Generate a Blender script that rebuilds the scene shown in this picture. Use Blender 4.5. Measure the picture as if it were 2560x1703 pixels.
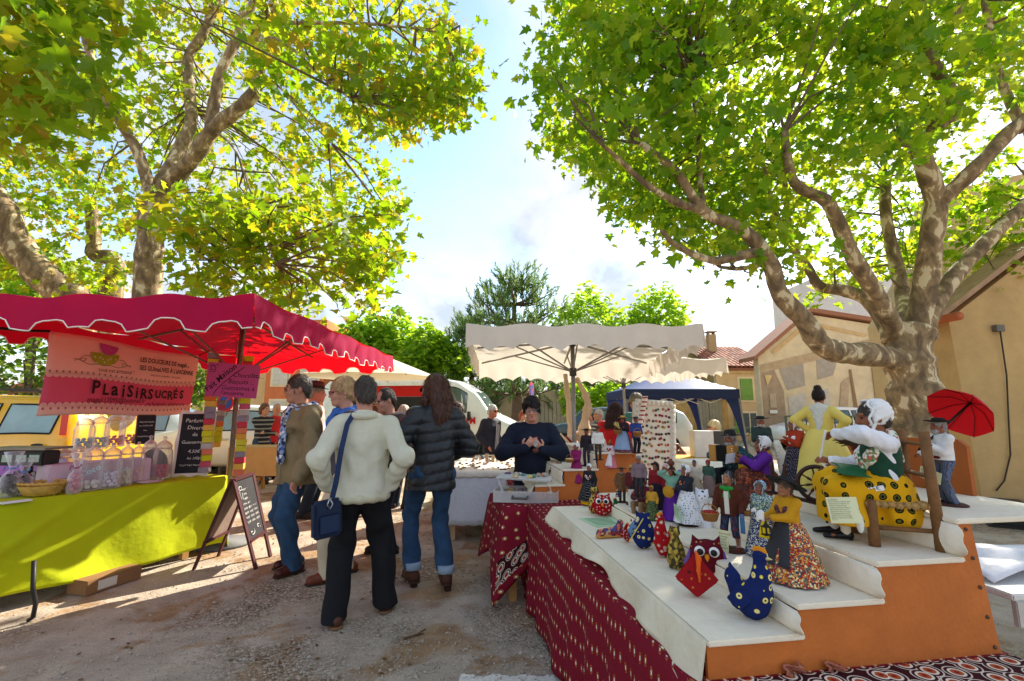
import bpy, bmesh, math, random, zlib
import numpy as np
from math import sin, cos, pi, radians, sqrt, atan2
from mathutils import Vector, Matrix
random.seed(7); RNG = np.random.default_rng(7)
for o in list(bpy.data.objects): bpy.data.objects.remove(o)
scn = bpy.context.scene; COL = scn.collection
# ---------------------------------------------------------------- camera, sky, sun, exposure
CH = 1.45; FPX = 1150.0; TH = math.atan(174/1150)
cam = bpy.data.cameras.new('camera'); camo = bpy.data.objects.new('camera', cam); COL.objects.link(camo)
cam.sensor_width = 36; cam.lens = 36*FPX/2560; cam.clip_start = 0.05; cam.clip_end = 3000
camo.location = (0, 0, CH); camo.rotation_euler = (pi/2+TH, 0, 0); scn.camera = camo
SUN = Vector((.739, .886, .828)).normalized()
w = bpy.data.worlds.new('World'); scn.world = w; w.use_nodes = True
nt = w.node_tree; N = nt.nodes; L = nt.links; N.clear()
def nd(tree, typ, **k):
    n = tree.nodes.new(typ)
    for a, b in k.items():
        if a.startswith('i_'):
            key = a[2:]; key = int(key) if key.isdigit() else key
            n.inputs[key].default_value = b
        else: setattr(n, a, b)
    return n
sky = nd(nt, 'ShaderNodeTexSky', sky_type='NISHITA', sun_disc=False, sun_elevation=math.asin(SUN.z),
         sun_rotation=math.atan2(SUN.x, SUN.y), altitude=200, air_density=1.0, dust_density=.6, ozone_density=2.0)
tc = nd(nt, 'ShaderNodeTexCoord'); sep = nd(nt, 'ShaderNodeSeparateXYZ'); L.new(tc.outputs['Generated'], sep.inputs[0])
den = nd(nt, 'ShaderNodeMath', operation='ADD', i_1=.22); L.new(sep.outputs[2], den.inputs[0])
mx = nd(nt, 'ShaderNodeMath', operation='MAXIMUM', i_1=.05); L.new(den.outputs[0], mx.inputs[0])
dx = nd(nt, 'ShaderNodeMath', operation='DIVIDE'); L.new(sep.outputs[0], dx.inputs[0]); L.new(mx.outputs[0], dx.inputs[1])
dy = nd(nt, 'ShaderNodeMath', operation='DIVIDE'); L.new(sep.outputs[1], dy.inputs[0]); L.new(mx.outputs[0], dy.inputs[1])
cmb = nd(nt, 'ShaderNodeCombineXYZ'); L.new(dx.outputs[0], cmb.inputs[0]); L.new(dy.outputs[0], cmb.inputs[1])
mp = nd(nt, 'ShaderNodeMapping'); mp.inputs['Location'].default_value = (3.35, 1.1, 0); mp.inputs['Rotation'].default_value = (0, 0, .5); mp.inputs['Scale'].default_value = (1.0, .6, 1)
L.new(cmb.outputs[0], mp.inputs[0])
n1 = nd(nt, 'ShaderNodeTexNoise', i_Scale=1.5, i_Detail=9.0, i_Roughness=.58, i_Distortion=.35); L.new(mp.outputs[0], n1.inputs['Vector'])
cr = nd(nt, 'ShaderNodeValToRGB'); cr.color_ramp.elements[0].position = .43; cr.color_ramp.elements[1].position = .60
L.new(n1.outputs[0], cr.inputs[0])
# thicker cloud low over the horizon, thinner overhead
hz = nd(nt, 'ShaderNodeMapRange', i_1=.08, i_2=.5, i_3=.45, i_4=.0); L.new(sep.outputs[2], hz.inputs[0])
mxf = nd(nt, 'ShaderNodeMath', operation='ADD', use_clamp=True); L.new(cr.outputs[0], mxf.inputs[0]); L.new(hz.outputs[0], mxf.inputs[1])
sc_ = nd(nt, 'ShaderNodeMath', operation='MULTIPLY', i_1=.93); L.new(mxf.outputs[0], sc_.inputs[0])
n2 = nd(nt, 'ShaderNodeTexNoise', i_Scale=2.6, i_Detail=6.0, i_Roughness=.55); L.new(mp.outputs[0], n2.inputs['Vector'])
cc = nd(nt, 'ShaderNodeValToRGB'); e = cc.color_ramp.elements
e[0].position = .38; e[0].color = (1.85, 2.05, 2.3, 1); e[1].position = .58; e[1].color = (3.05, 2.98, 2.86, 1); L.new(n2.outputs[0], cc.inputs[0])
cm = nd(nt, 'ShaderNodeMix', data_type='RGBA'); L.new(sc_.outputs[0], cm.inputs[0]); L.new(sky.outputs[0], cm.inputs[6]); L.new(cc.outputs[0], cm.inputs[7])
bg = nd(nt, 'ShaderNodeBackground', i_Strength=.125); L.new(cm.outputs[2], bg.inputs[0])
wo = nd(nt, 'ShaderNodeOutputWorld'); L.new(bg.outputs[0], wo.inputs[0])
sl = bpy.data.lights.new('sun', 'SUN'); sl.energy = 4; sl.angle = radians(.6); sl.color = (1, .93, .80)
so = bpy.data.objects.new('sun', sl); COL.objects.link(so); so.rotation_euler = SUN.to_track_quat('Z', 'Y').to_euler()
scn.view_settings.view_transform = 'Standard'; scn.view_settings.look = 'None'; scn.view_settings.exposure = 1.6; scn.view_settings.gamma = 1
scn.view_settings.use_curve_mapping = False
# ---------------------------------------------------------------- pixel -> place
_c, _s = cos(TH), sin(TH)
def ray(px, py):
    xc = (px-1280)/FPX; yc = -(py-851.5)/FPX
    return Vector((xc, _c-yc*_s, _s+yc*_c))
def G(px, py, z=0.0):
    d = ray(px, py); t = (z-CH)/d.z; return Vector((d.x*t, d.y*t, z))
def V(px, py, Y):
    d = ray(px, py); t = Y/d.y; return Vector((d.x*t, Y, CH+d.z*t))
def depth(p): return p.y*_c+(p.z-CH)*_s
# ---------------------------------------------------------------- materials
MATS = {}
def rgb(h):
    if isinstance(h, str):
        v = [int(h[i:i+2], 16)/255 for i in (0, 2, 4)]
        return tuple(((c+.055)/1.055)**2.4 if c > .04045 else c/12.92 for c in v)
    return tuple(h)
def newmat(name):
    m = bpy.data.materials.new(name); m.use_nodes = True; t = m.node_tree
    return m, t, t.nodes['Principled BSDF']
def addbump(t, b, vec, scale, strength, detail=4):
    n = nd(t, 'ShaderNodeTexNoise', i_Scale=scale, i_Detail=float(detail)); t.links.new(vec, n.inputs['Vector'])
    bm_ = nd(t, 'ShaderNodeBump', i_Strength=strength, i_Distance=.01); t.links.new(n.outputs[0], bm_.inputs['Height'])
    t.links.new(bm_.outputs[0], b.inputs['Normal'])
def M(col, rough=.75, var=.15, vs=6., bump=.15, bs=80., metal=0., spec=.3, coat=0., trans=0., alpha=1., emit=0., translucent=None, uv=False, stretch=None):
    key = ('M', str(col), rough, var, vs, bump, bs, metal, spec, coat, trans, alpha, emit, str(translucent), uv, stretch)
    if key in MATS: return MATS[key]
    c = rgb(col); m, t, b = newmat('material_%d' % len(MATS)); MATS[key] = m; l = t.links
    co = nd(t, 'ShaderNodeTexCoord'); vec = co.outputs['UV' if uv else 'Object']
    if stretch:
        mpn = nd(t, 'ShaderNodeMapping'); mpn.inputs['Scale'].default_value = stretch; l.new(vec, mpn.inputs[0]); vec = mpn.outputs[0]
    if var > 0:
        n = nd(t, 'ShaderNodeTexNoise', i_Scale=vs, i_Detail=6.0, i_Roughness=.65); l.new(vec, n.inputs['Vector'])
        r = nd(t, 'ShaderNodeValToRGB'); r.color_ramp.elements[0].position = .25; r.color_ramp.elements[1].position = .75
        r.color_ramp.elements[0].color = (*[x*(1-var) for x in c], 1); r.color_ramp.elements[1].color = (*[min(1, x*(1+var)) for x in c], 1)
        l.new(n.outputs[0], r.inputs[0]); l.new(r.outputs[0], b.inputs['Base Color']); csock = r.outputs[0]
    else:
        b.inputs['Base Color'].default_value = (*c, 1); csock = None
    b.inputs['Roughness'].default_value = rough; b.inputs['Metallic'].default_value = metal
    b.inputs['Specular IOR Level'].default_value = spec; b.inputs['Coat Weight'].default_value = coat
    b.inputs['Transmission Weight'].default_value = trans; b.inputs['Alpha'].default_value = alpha
    if emit: b.inputs['Emission Color'].default_value = (*c, 1); b.inputs['Emission Strength'].default_value = emit
    if bump > 0: addbump(t, b, vec, bs, bump)
    if translucent:
        tr = nd(t, 'ShaderNodeBsdfTranslucent'); tr.inputs[0].default_value = (*rgb(translucent[0]), 1)
        ms = nd(t, 'ShaderNodeMixShader', i_0=translucent[1]); l.new(b.outputs[0], ms.inputs[1]); l.new(tr.outputs[0], ms.inputs[2])
        l.new(ms.outputs[0], t.nodes['Material Output'].inputs[0])
    return m
def glassy(col, mix=.25, rough=.05):
    key = ('glass', str(col), mix, rough)
    if key in MATS: return MATS[key]
    m, t, b = newmat('glass_%d' % len(MATS)); MATS[key] = m; l = t.links
    b.inputs['Base Color'].default_value = (*rgb(col), 1); b.inputs['Roughness'].default_value = rough; b.inputs['Specular IOR Level'].default_value = .7
    tr = nd(t, 'ShaderNodeBsdfTransparent'); tr.inputs[0].default_value = (.97, .97, .97, 1)
    fr = nd(t, 'ShaderNodeLayerWeight', i_Blend=.35); ad = nd(t, 'ShaderNodeMath', operation='ADD', i_1=mix, use_clamp=True); l.new(fr.outputs['Facing'], ad.inputs[0])
    ms = nd(t, 'ShaderNodeMixShader'); l.new(ad.outputs[0], ms.inputs[0]); l.new(tr.outputs[0], ms.inputs[1]); l.new(b.outputs[0], ms.inputs[2])
    l.new(ms.outputs[0], t.nodes['Material Output'].inputs[0]); return m
def ramp_const(t, stops):
    r = nd(t, 'ShaderNodeValToRGB'); r.color_ramp.interpolation = 'CONSTANT'; el = r.color_ramp.elements
    while len(el) < len(stops): el.new(.5)
    for q, (p, c) in zip(el, stops): q.position = p; q.color = (*rgb(c), 1)
    return r
def Mdots(base, stops, scale, rnd=.25, uv=False, stretch=(1, 1, 1), rough=.85, rot=0.):
    """printed cloth: motif rings around scattered centres; stops = [(distance, colour), ...] from the centre outwards"""
    key = ('dots', str(base), str(stops), scale, rnd, uv, stretch, rot)
    if key in MATS: return MATS[key]
    m, t, b = newmat('printed_cloth_%d' % len(MATS)); MATS[key] = m; l = t.links
    co = nd(t, 'ShaderNodeTexCoord'); mpn = nd(t, 'ShaderNodeMapping'); mpn.inputs['Scale'].default_value = [s*scale for s in stretch]; mpn.inputs['Rotation'].default_value = (0, 0, rot)
    l.new(co.outputs['UV' if uv else 'Object'], mpn.inputs[0])
    v = nd(t, 'ShaderNodeTexVoronoi', voronoi_dimensions='2D' if uv else '3D', i_Scale=1.0, i_Randomness=rnd); l.new(mpn.outputs[0], v.inputs['Vector'])
    st = []; lo = 0.
    for dd, c in stops: st.append((lo, c)); lo = dd
    st.append((lo, base)); r = ramp_const(t, st); l.new(v.outputs['Distance'], r.inputs[0]); l.new(r.outputs[0], b.inputs['Base Color'])
    b.inputs['Roughness'].default_value = rough; b.inputs['Specular IOR Level'].default_value = .15
    addbump(t, b, co.outputs['Object'], 90, .15); return m
def Mcells(cols, scale, stretch=(1, 1, 1), rough=.85, bump=.15):
    key = ('cells', str(cols), scale, stretch)
    if key in MATS: return MATS[key]
    m, t, b = newmat('printed_cloth_%d' % len(MATS)); MATS[key] = m; l = t.links
    co = nd(t, 'ShaderNodeTexCoord'); mpn = nd(t, 'ShaderNodeMapping'); mpn.inputs['Scale'].default_value = [s*scale for s in stretch]; l.new(co.outputs['Object'], mpn.inputs[0])
    v = nd(t, 'ShaderNodeTexVoronoi', i_Scale=1.0); l.new(mpn.outputs[0], v.inputs['Vector'])
    sp = nd(t, 'ShaderNodeSeparateColor'); l.new(v.outputs['Color'], sp.inputs[0])
    r = ramp_const(t, [(i/len(cols), c) for i, c in enumerate(cols)]); l.new(sp.outputs[0], r.inputs[0]); l.new(r.outputs[0], b.inputs['Base Color'])
    b.inputs['Roughness'].default_value = rough; addbump(t, b, co.outputs['Object'], 90, bump); return m
def Mstripe(cols, scale, axis='X', rough=.85, radial=False, uv=False, dist=.3):
    key = ('stripe', str(cols), scale, axis, radial, uv, dist)
    if key in MATS: return MATS[key]
    m, t, b = newmat('striped_cloth_%d' % len(MATS)); MATS[key] = m; l = t.links
    co = nd(t, 'ShaderNodeTexCoord')
    if radial:
        sp = nd(t, 'ShaderNodeSeparateXYZ'); l.new(co.outputs['Object'], sp.inputs[0]); a = nd(t, 'ShaderNodeMath', operation='ARCTAN2')
        l.new(sp.outputs[1], a.inputs[0]); l.new(sp.outputs[0], a.inputs[1]); s_ = nd(t, 'ShaderNodeMath', operation='MULTIPLY', i_1=scale); l.new(a.outputs[0], s_.inputs[0])
        f = nd(t, 'ShaderNodeMath', operation='FRACT'); l.new(s_.outputs[0], f.inputs[0]); src = f.outputs[0]
    else:
        wv = nd(t, 'ShaderNodeTexWave', wave_type='BANDS', bands_direction=axis, wave_profile='SAW', i_Scale=scale, i_Distortion=dist); l.new(co.outputs['UV' if uv else 'Object'], wv.inputs['Vector']); src = wv.outputs['Fac']
    r = ramp_const(t, [(i/len(cols), c) for i, c in enumerate(cols)]); l.new(src, r.inputs[0]); l.new(r.outputs[0], b.inputs['Base Color'])
    b.inputs['Roughness'].default_value = rough; addbump(t, b, co.outputs['Object'], 90, .15); return m
# ---------------------------------------------------------------- objects
def tag(o, label=None, cat=None, group=None, kind=None):
    if label: o['label'] = label
    if cat: o['category'] = cat
    if group: o['group'] = group
    if kind: o['kind'] = kind
    return o
def thing(name, label, cat, loc=(0, 0, 0), rz=0., group=None, scale=1.):
    o = bpy.data.objects.new(name, None); COL.objects.link(o); o.empty_display_size = .1
    o.location = loc; o.rotation_euler = (0, 0, rz); o.scale = (scale,)*3
    return tag(o, label, cat, group)
def link(name, me, mat=None, parent=None, mw=None):
    o = bpy.data.objects.new(name, me); COL.objects.link(o)
    if mat is not None and not me.materials: me.materials.append(mat)
    if parent: o.parent = parent
    if mw is not None: o.matrix_local = mw
    return o
def meshfrom(name, v, f, smooth=False, uv=None):
    me = bpy.data.meshes.new(name); me.from_pydata(v, [], f)
    if smooth: me.polygons.foreach_set('use_smooth', [True]*len(me.polygons))
    if uv is not None:
        ul = me.uv_layers.new(); li = np.empty(len(me.loops), 'i4'); me.loops.foreach_get('vertex_index', li)
        ul.data.foreach_set('uv', np.asarray(uv, 'f4')[li].ravel())
    me.update(); return me
def frame_of(d, up=(0, 0, 1)):
    d = Vector(d).normalized(); u = Vector(up)
    if abs(d.dot(u)) > .98: u = Vector((0, 1, 0))
    a = u.cross(d).normalized(); return a, d.cross(a)
class MB:
    def __init__(s): s.v = []; s.f = []; s.uv = None
    def add(s, v, f):
        o = len(s.v); s.v += [tuple(x) for x in v]; s.f += [tuple(i+o for i in q) for q in f]; return s
    def box(s, c, d, R=None, taper=1.):
        x, y, z = d[0]/2, d[1]/2, d[2]/2; v = [Vector((a*x*(taper if k > 0 else 1), b*y*(taper if k > 0 else 1), k*z)) for k in (-1, 1) for a, b in ((-1, -1), (1, -1), (1, 1), (-1, 1))]
        if R is not None: v = [R @ q for q in v]
        c = Vector(c); return s.add([q+c for q in v], [(0, 3, 2, 1), (4, 5, 6, 7), (0, 1, 5, 4), (1, 2, 6, 5), (2, 3, 7, 6), (3, 0, 4, 7)])
    def bar(s, a, b, wd, ht=None, up=(0, 0, 1)):
        a, b = Vector(a), Vector(b); ht = ht or wd; p, q = frame_of(b-a, up)
        v = [e_+p*i*wd/2+q*j*ht/2 for e_ in (a, b) for i, j in ((-1, -1), (1, -1), (1, 1), (-1, 1))]
        return s.add(v, [(0, 3, 2, 1), (4, 5, 6, 7), (0, 1, 5, 4), (1, 2, 6, 5), (2, 3, 7, 6), (3, 0, 4, 7)])
    def tube(s, pts, r, n=8, cap=True):
        pts = [Vector(p) for p in pts]; m = len(pts); rr = r if hasattr(r, '__len__') else [r]*m; v = []; f = []; a = None
        for i, p in enumerate(pts):
            d = (pts[min(i+1, m-1)]-pts[max(i-1, 0)]).normalized()
            if a is None: a, b = frame_of(d)
            else:
                a = (a-d*a.dot(d)); a = a.normalized() if a.length > 1e-6 else frame_of(d)[0]; b = d.cross(a)
            v += [p+(a*cos(2*pi*k/n)+b*sin(2*pi*k/n))*rr[i] for k in range(n)]
        for i in range(m-1):
            for k in range(n):
                k2 = (k+1) % n; f.append((i*n+k, i*n+k2, (i+1)*n+k2, (i+1)*n+k))
        if cap: f.append(tuple(range(n-1, -1, -1))); f.append(tuple((m-1)*n+k for k in range(n)))
        return s.add(v, f)
    def lathe(s, prof, n=24, c=(0, 0, 0), R=None, wob=None):
        c = Vector(c); v = []; f = []
        for i, (r, z) in enumerate(prof):
            for k in range(n):
                a = 2*pi*k/n; r2 = r*(1+(wob(a, i) if wob else 0)); q = Vector((r2*cos(a), r2*sin(a), z)); v.append((R @ q if R is not None else q)+c)
        for i in range(len(prof)-1):
            for k in range(n): k2 = (k+1) % n; f.append((i*n+k, i*n+k2, (i+1)*n+k2, (i+1)*n+k))
        if prof[0][0] > 1e-5: f.append(tuple(range(n-1, -1, -1)))
        if prof[-1][0] > 1e-5: f.append(tuple((len(prof)-1)*n+k for k in range(n)))
        return s.add(v, f)
    def ell(s, c, r, R=None, n=12, m=8):
        r = r if hasattr(r, '__len__') else (r, r, r); v = []; f = []
        for i in range(m+1):
            t = pi*i/m
            for k in range(n):
                a = 2*pi*k/n; q = Vector((r[0]*sin(t)*cos(a), r[1]*sin(t)*sin(a), -r[2]*cos(t))); v.append((R @ q if R is not None else q)+Vector(c))
        for i in range(m):
            for k in range(n): k2 = (k+1) % n; f.append((i*n+k, i*n+k2, (i+1)*n+k2, (i+1)*n+k))
        return s.add(v, f)
    def prism(s, poly, o, ux, uy, th):
        """polygon in the plane (o, ux, uy), thickness th along ux x uy, centred"""
        o, ux, uy = Vector(o), Vector(ux), Vector(uy); n = ux.cross(uy).normalized(); k = len(poly)
        v = [o+ux*x+uy*y-n*th/2 for x, y in poly]+[o+ux*x+uy*y+n*th/2 for x, y in poly]
        return s.add(v, [tuple(range(k-1, -1, -1)), tuple(range(k, 2*k))]+[(i, (i+1) % k, k+(i+1) % k, k+i) for i in range(k)])
    def grid(s, fn, nu, nv, uvf=None):
        v = [fn(i/nu, j/nv) for j in range(nv+1) for i in range(nu+1)]
        if uvf:
            s.uv = (s.uv or [])+[uvf(i/nu, j/nv) for j in range(nv+1) for i in range(nu+1)]
        return s.add(v, [(j*(nu+1)+i, j*(nu+1)+i+1, (j+1)*(nu+1)+i+1, (j+1)*(nu+1)+i) for j in range(nv) for i in range(nu)])
    def build(s, name, mat, parent=None, smooth=False, bevel=0., mw=None, solid=0.):
        me = meshfrom(name, s.v, s.f, smooth, s.uv)
        if bevel or solid:
            bm_ = bmesh.new(); bm_.from_mesh(me)
            if solid: bmesh.ops.solidify(bm_, geom=bm_.faces[:], thickness=solid)
            if bevel:
                eg = [e_ for e_ in bm_.edges if len(e_.link_faces) == 2 and e_.calc_face_angle(0) > .5]
                bmesh.ops.bevel(bm_, geom=eg, offset=bevel, segments=2, affect='EDGES', clamp_overlap=True)
            bm_.to_mesh(me); bm_.free()
        return link(name, me, mat, parent, mw)
def rx(a): return Matrix.Rotation(a, 3, 'X')
def ry(a): return Matrix.Rotation(a, 3, 'Y')
def rz_(a): return Matrix.Rotation(a, 3, 'Z')
def text(body, size, mat, parent, o, ux, uy, name='lettering', align='LEFT', shear=0., wild=0., ext=.0006, weight=0., sx=1.):
    """flat lettering lying in the plane (o, ux, uy)"""
    ux, uy = Vector(ux).normalized(), Vector(uy).normalized(); n = ux.cross(uy)
    cu = bpy.data.curves.new('t', 'FONT'); cu.body = body; cu.size = size; cu.align_x = align; cu.resolution_u = 2; cu.extrude = 0; cu.shear = shear; cu.offset = weight
    ob = bpy.data.objects.new('t', cu); me = bpy.data.meshes.new_from_object(ob); bpy.data.objects.remove(ob); bpy.data.curves.remove(cu)
    k = len(me.vertices); a = np.empty(k*3, 'f4'); me.vertices.foreach_get('co', a); a = a.reshape(-1, 3); a[:, 0] *= sx
    if wild: a[:, 1] += wild*size*np.sin(a[:, 0]/size*2.3+1); a[:, 0] += wild*.4*size*np.sin(a[:, 1]/size*3)
    P = np.array(o)+a[:, :1]*np.array(ux)+a[:, 1:2]*np.array(uy)+np.array(n)*ext
    me.vertices.foreach_set('co', P.astype('f4').ravel()); me.materials.clear(); me.update()
    return link(name, me, mat, parent)
def strokes(lines, r, mat, parent, name='handwriting'):
    mb = MB()
    for ln in lines: mb.tube(ln, r, 4)
    return tag(mb.build(name, mat, parent), kind='stuff')
def wavy(x): return sin(x*2.1)+.6*sin(x*4.7+1.3)+.35*sin(x*9.1+.4)
# ---------------------------------------------------------------- soft bodies: blended solids turned into one skin
class SDF:
    def __init__(s): s.p = []; s.cuts = []
    def cap(s, a, b, ra, rb=None, k=.03, flat=None, sub=False):
        s.p.append(('c', np.array(a, 'f4'), np.array(b, 'f4'), ra, ra if rb is None else rb, k, None if flat is None else (np.array(Vector(flat[0]).normalized(), 'f4'), flat[1]), sub)); return s
    def chain(s, pts, rs, k=.03, flat=None):
        for i in range(len(pts)-1): s.cap(pts[i], pts[i+1], rs[i], rs[i+1], k, flat)
        return s
    def ell(s, c, r, R=None, k=.03, sub=False):
        r = r if hasattr(r, '__len__') else (r, r, r)
        s.p.append(('e', np.array(c, 'f4'), np.array(r, 'f4'), None if R is None else np.array(R, 'f4'), 0, k, None, sub)); return s
    def cut(s, n, p):
        n = Vector(n).normalized(); s.cuts.append((np.array(n, 'f4'), float(n.dot(Vector(p))))); return s
    def mesh(s, res, disp=None):
        bb = []
        for q in s.p:
            if q[0] == 'c': r = max(q[3], q[4]); bb.append((np.minimum(q[1], q[2])-r, np.maximum(q[1], q[2])+r))
            else: r = q[2].max(); bb.append((q[1]-r, q[1]+r))
        pos = [b for b, q in zip(bb, s.p) if not q[7]]
        lo = np.min([b[0] for b in pos], 0)-2.5*res-.01; hi = np.max([b[1] for b in pos], 0)+2.5*res+.01
        n = np.ceil((hi-lo)/res).astype(int)+1; D = np.full(n, .3, 'f4')
        ax = [lo[i]+res*np.arange(n[i], dtype='f4') for i in range(3)]
        for q, b in zip(s.p, bb):
            k = q[5]; m = k+2*res; i0 = np.clip(((b[0]-m-lo)/res).astype(int), 0, n-1); i1 = np.clip(((b[1]+m-lo)/res).astype(int)+2, 1, n)
            if (i1 <= i0).any(): continue
            X = ax[0][i0[0]:i1[0], None, None]; Y = ax[1][None, i0[1]:i1[1], None]; Z = ax[2][None, None, i0[2]:i1[2]]
            if q[0] == 'c':
                a, e_ = q[1], q[2]; qx, qy, qz = X-a[0], Y-a[1], Z-a[2]; dv = e_-a; L2 = float(dv@dv)+1e-9
                t = np.clip((qx*dv[0]+qy*dv[1]+qz*dv[2])/L2, 0, 1); qx, qy, qz = qx-t*dv[0], qy-t*dv[1], qz-t*dv[2]
                if q[6] is not None:
                    fn, fs = q[6]; g = (qx*fn[0]+qy*fn[1]+qz*fn[2])*(1/fs-1); qx, qy, qz = qx+g*fn[0], qy+g*fn[1], qz+g*fn[2]
                d = np.sqrt(qx*qx+qy*qy+qz*qz)-(q[3]+t*(q[4]-q[3]))
            else:
                qx, qy, qz = X-q[1][0], Y-q[1][1], Z-q[1][2]; R = q[3]
                if R is not None: qx, qy, qz = (qx*R[0, 0]+qy*R[1, 0]+qz*R[2, 0]), (qx*R[0, 1]+qy*R[1, 1]+qz*R[2, 1]), (qx*R[0, 2]+qy*R[1, 2]+qz*R[2, 2])
                r = q[2]; u = np.sqrt((qx/r[0])**2+(qy/r[1])**2+(qz/r[2])**2); d = (u-1)*float(r.min())
            S = D[i0[0]:i1[0], i0[1]:i1[1], i0[2]:i1[2]]
            if q[7]: h = np.maximum(k-np.abs(S+d), 0)/k; S[...] = np.maximum(S, -d)+h*h*k/4
            else: h = np.maximum(k-np.abs(S-d), 0)/k; S[...] = np.minimum(S, d)-h*h*k/4
        if disp is not None:
            I = np.nonzero(np.abs(D) < .05); P = [ax[i][I[i]] for i in range(3)]; D[I] += disp(*P).astype('f4')
        for nn, d0 in s.cuts: D = np.maximum(D, nn[0]*ax[0][:, None, None]+nn[1]*ax[1][None, :, None]+nn[2]*ax[2][None, None, :]-d0)
        return snets(D, lo, res)
    def build(s, name, mat, parent=None, res=.012, disp=None, mw=None):
        v, f = s.mesh(res, disp)
        me = bpy.data.meshes.new(name); me.vertices.add(len(v)); me.vertices.foreach_set('co', v.astype('f4').ravel())
        me.loops.add(len(f)*4); me.loops.foreach_set('vertex_index', f.astype('i4').ravel())
        me.polygons.add(len(f)); me.polygons.foreach_set('loop_start', np.arange(len(f), dtype='i4')*4); me.polygons.foreach_set('use_smooth', np.ones(len(f), bool))
        me.update(calc_edges=True); return link(name, me, mat, parent, mw)
_CO = np.array([[i, j, k] for i in (0, 1) for j in (0, 1) for k in (0, 1)])
_ED = [(a, b) for a in range(8) for b in range(a+1, 8) if np.abs(_CO[a]-_CO[b]).sum() == 1]
def snets(D, lo, res):
    nx, ny, nz = D.shape; S = D < 0; cnt = np.zeros((nx-1, ny-1, nz-1), 'u1')
    for i, j, k in _CO: cnt += S[i:nx-1+i, j:ny-1+j, k:nz-1+k]
    I = np.argwhere((cnt > 0) & (cnt < 8)); Vv = np.stack([D[I[:, 0]+i, I[:, 1]+j, I[:, 2]+k] for i, j, k in _CO], 1)
    acc = np.zeros((len(I), 3)); c = np.zeros(len(I))
    for a, b in _ED:
        x = (Vv[:, a] < 0) != (Vv[:, b] < 0); t = np.where(x, Vv[:, a]/np.where(x, Vv[:, a]-Vv[:, b], 1), 0)
        acc += (x[:, None])*(_CO[a]+t[:, None]*(_CO[b]-_CO[a])); c += x
    v = lo+res*(I+acc/c[:, None]); idg = np.full(cnt.shape, -1, 'i4'); idg[I[:, 0], I[:, 1], I[:, 2]] = np.arange(len(I)); F = []
    for axn in range(3):
        sl_ = [slice(None)]*3; s2 = [slice(None)]*3; sl_[axn] = slice(0, -1); s2[axn] = slice(1, None)
        A = S[tuple(sl_)]; B = S[tuple(s2)]; E = np.argwhere(A != B); o1, o2 = [(1, 2), (2, 0), (0, 1)][axn]
        ok = (E[:, o1] > 0) & (E[:, o2] > 0) & (E[:, o1] < D.shape[o1]-1) & (E[:, o2] < D.shape[o2]-1); E = E[ok]
        if not len(E): continue
        q = []
        for da, db in ((-1, -1), (0, -1), (0, 0), (-1, 0)):
            T = E.copy(); T[:, o1] += da; T[:, o2] += db; q.append(idg[T[:, 0], T[:, 1], T[:, 2]])
        q = np.stack(q, 1); ins = S[E[:, 0], E[:, 1], E[:, 2]]; q[~ins] = q[~ins][:, ::-1]; F.append(q)
    return v, np.concatenate(F)
def folds(amp, s, seed=0, dirs=((.3, .2, 1), (1, .4, .5), (-.6, 1, .8)), aniso=1.):
    r = random.Random(seed); ph = [r.uniform(0, 6) for _ in range(8)]
    def fn(x, y, z):
        wx = x+.35/s*np.sin(z*s*.6+ph[0])+.2/s*np.sin(y*s+ph[1]); wz = z+.5/s*np.sin(x*s*.8+ph[2])
        a = np.sin(s*(wx*1.0+wz*.35)+ph[3])+.7*np.sin(s*1.7*(wz*.7-wx*.6+y*.5)+ph[4])+.5*np.sin(s*2.9*(y*.9+wz*.45)+ph[5])
        return amp*a
    return fn
# ---------------------------------------------------------------- people and dolls
SKIN = dict(var=.08, vs=20, bump=.05, bs=150, rough=.55, spec=.35)
def skin(h): return M(h, **SKIN)
HAIRK = dict(var=.55, vs=30, bump=.9, bs=70, rough=.5, stretch=(1, 1, .22))
def hairm(h): return M(h, **HAIRK)
def ik(a, t, l1, l2, pole):
    a, t, pole = Vector(a), Vector(t), Vector(pole); d = t-a; D = min(max(d.length, abs(l1-l2)+.02), l1+l2-.004); u = d.normalized(); t = a+u*D
    x = (l1*l1-l2*l2+D*D)/(2*D); h = sqrt(max(l1*l1-x*x, 0)); p = pole-u*pole.dot(u); p = p.normalized() if p.length > 1e-5 else Vector((0, 1, 0))
    return a+u*x+p*h, t
DEF = dict(H=1.75, lean=0., side=0., twist=0., head=(0, 0, 0), pel=(0, 0, .93), feet=((.10, 0, .15), (-.10, 0, -.15)), hands=((.27, -.04, .84), (-.27, -.04, .84)),
           wide=1., belly=0., bust=0., hipw=1., res=.010, fingers=True, armpole=((.4, 1, -.2), (-.4, 1, -.2)), hdir=(None, None), legpole=((.1, -1, 0), (-.1, -1, 0)), curl=.6, headscale=1., neckfwd=0.)
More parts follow.
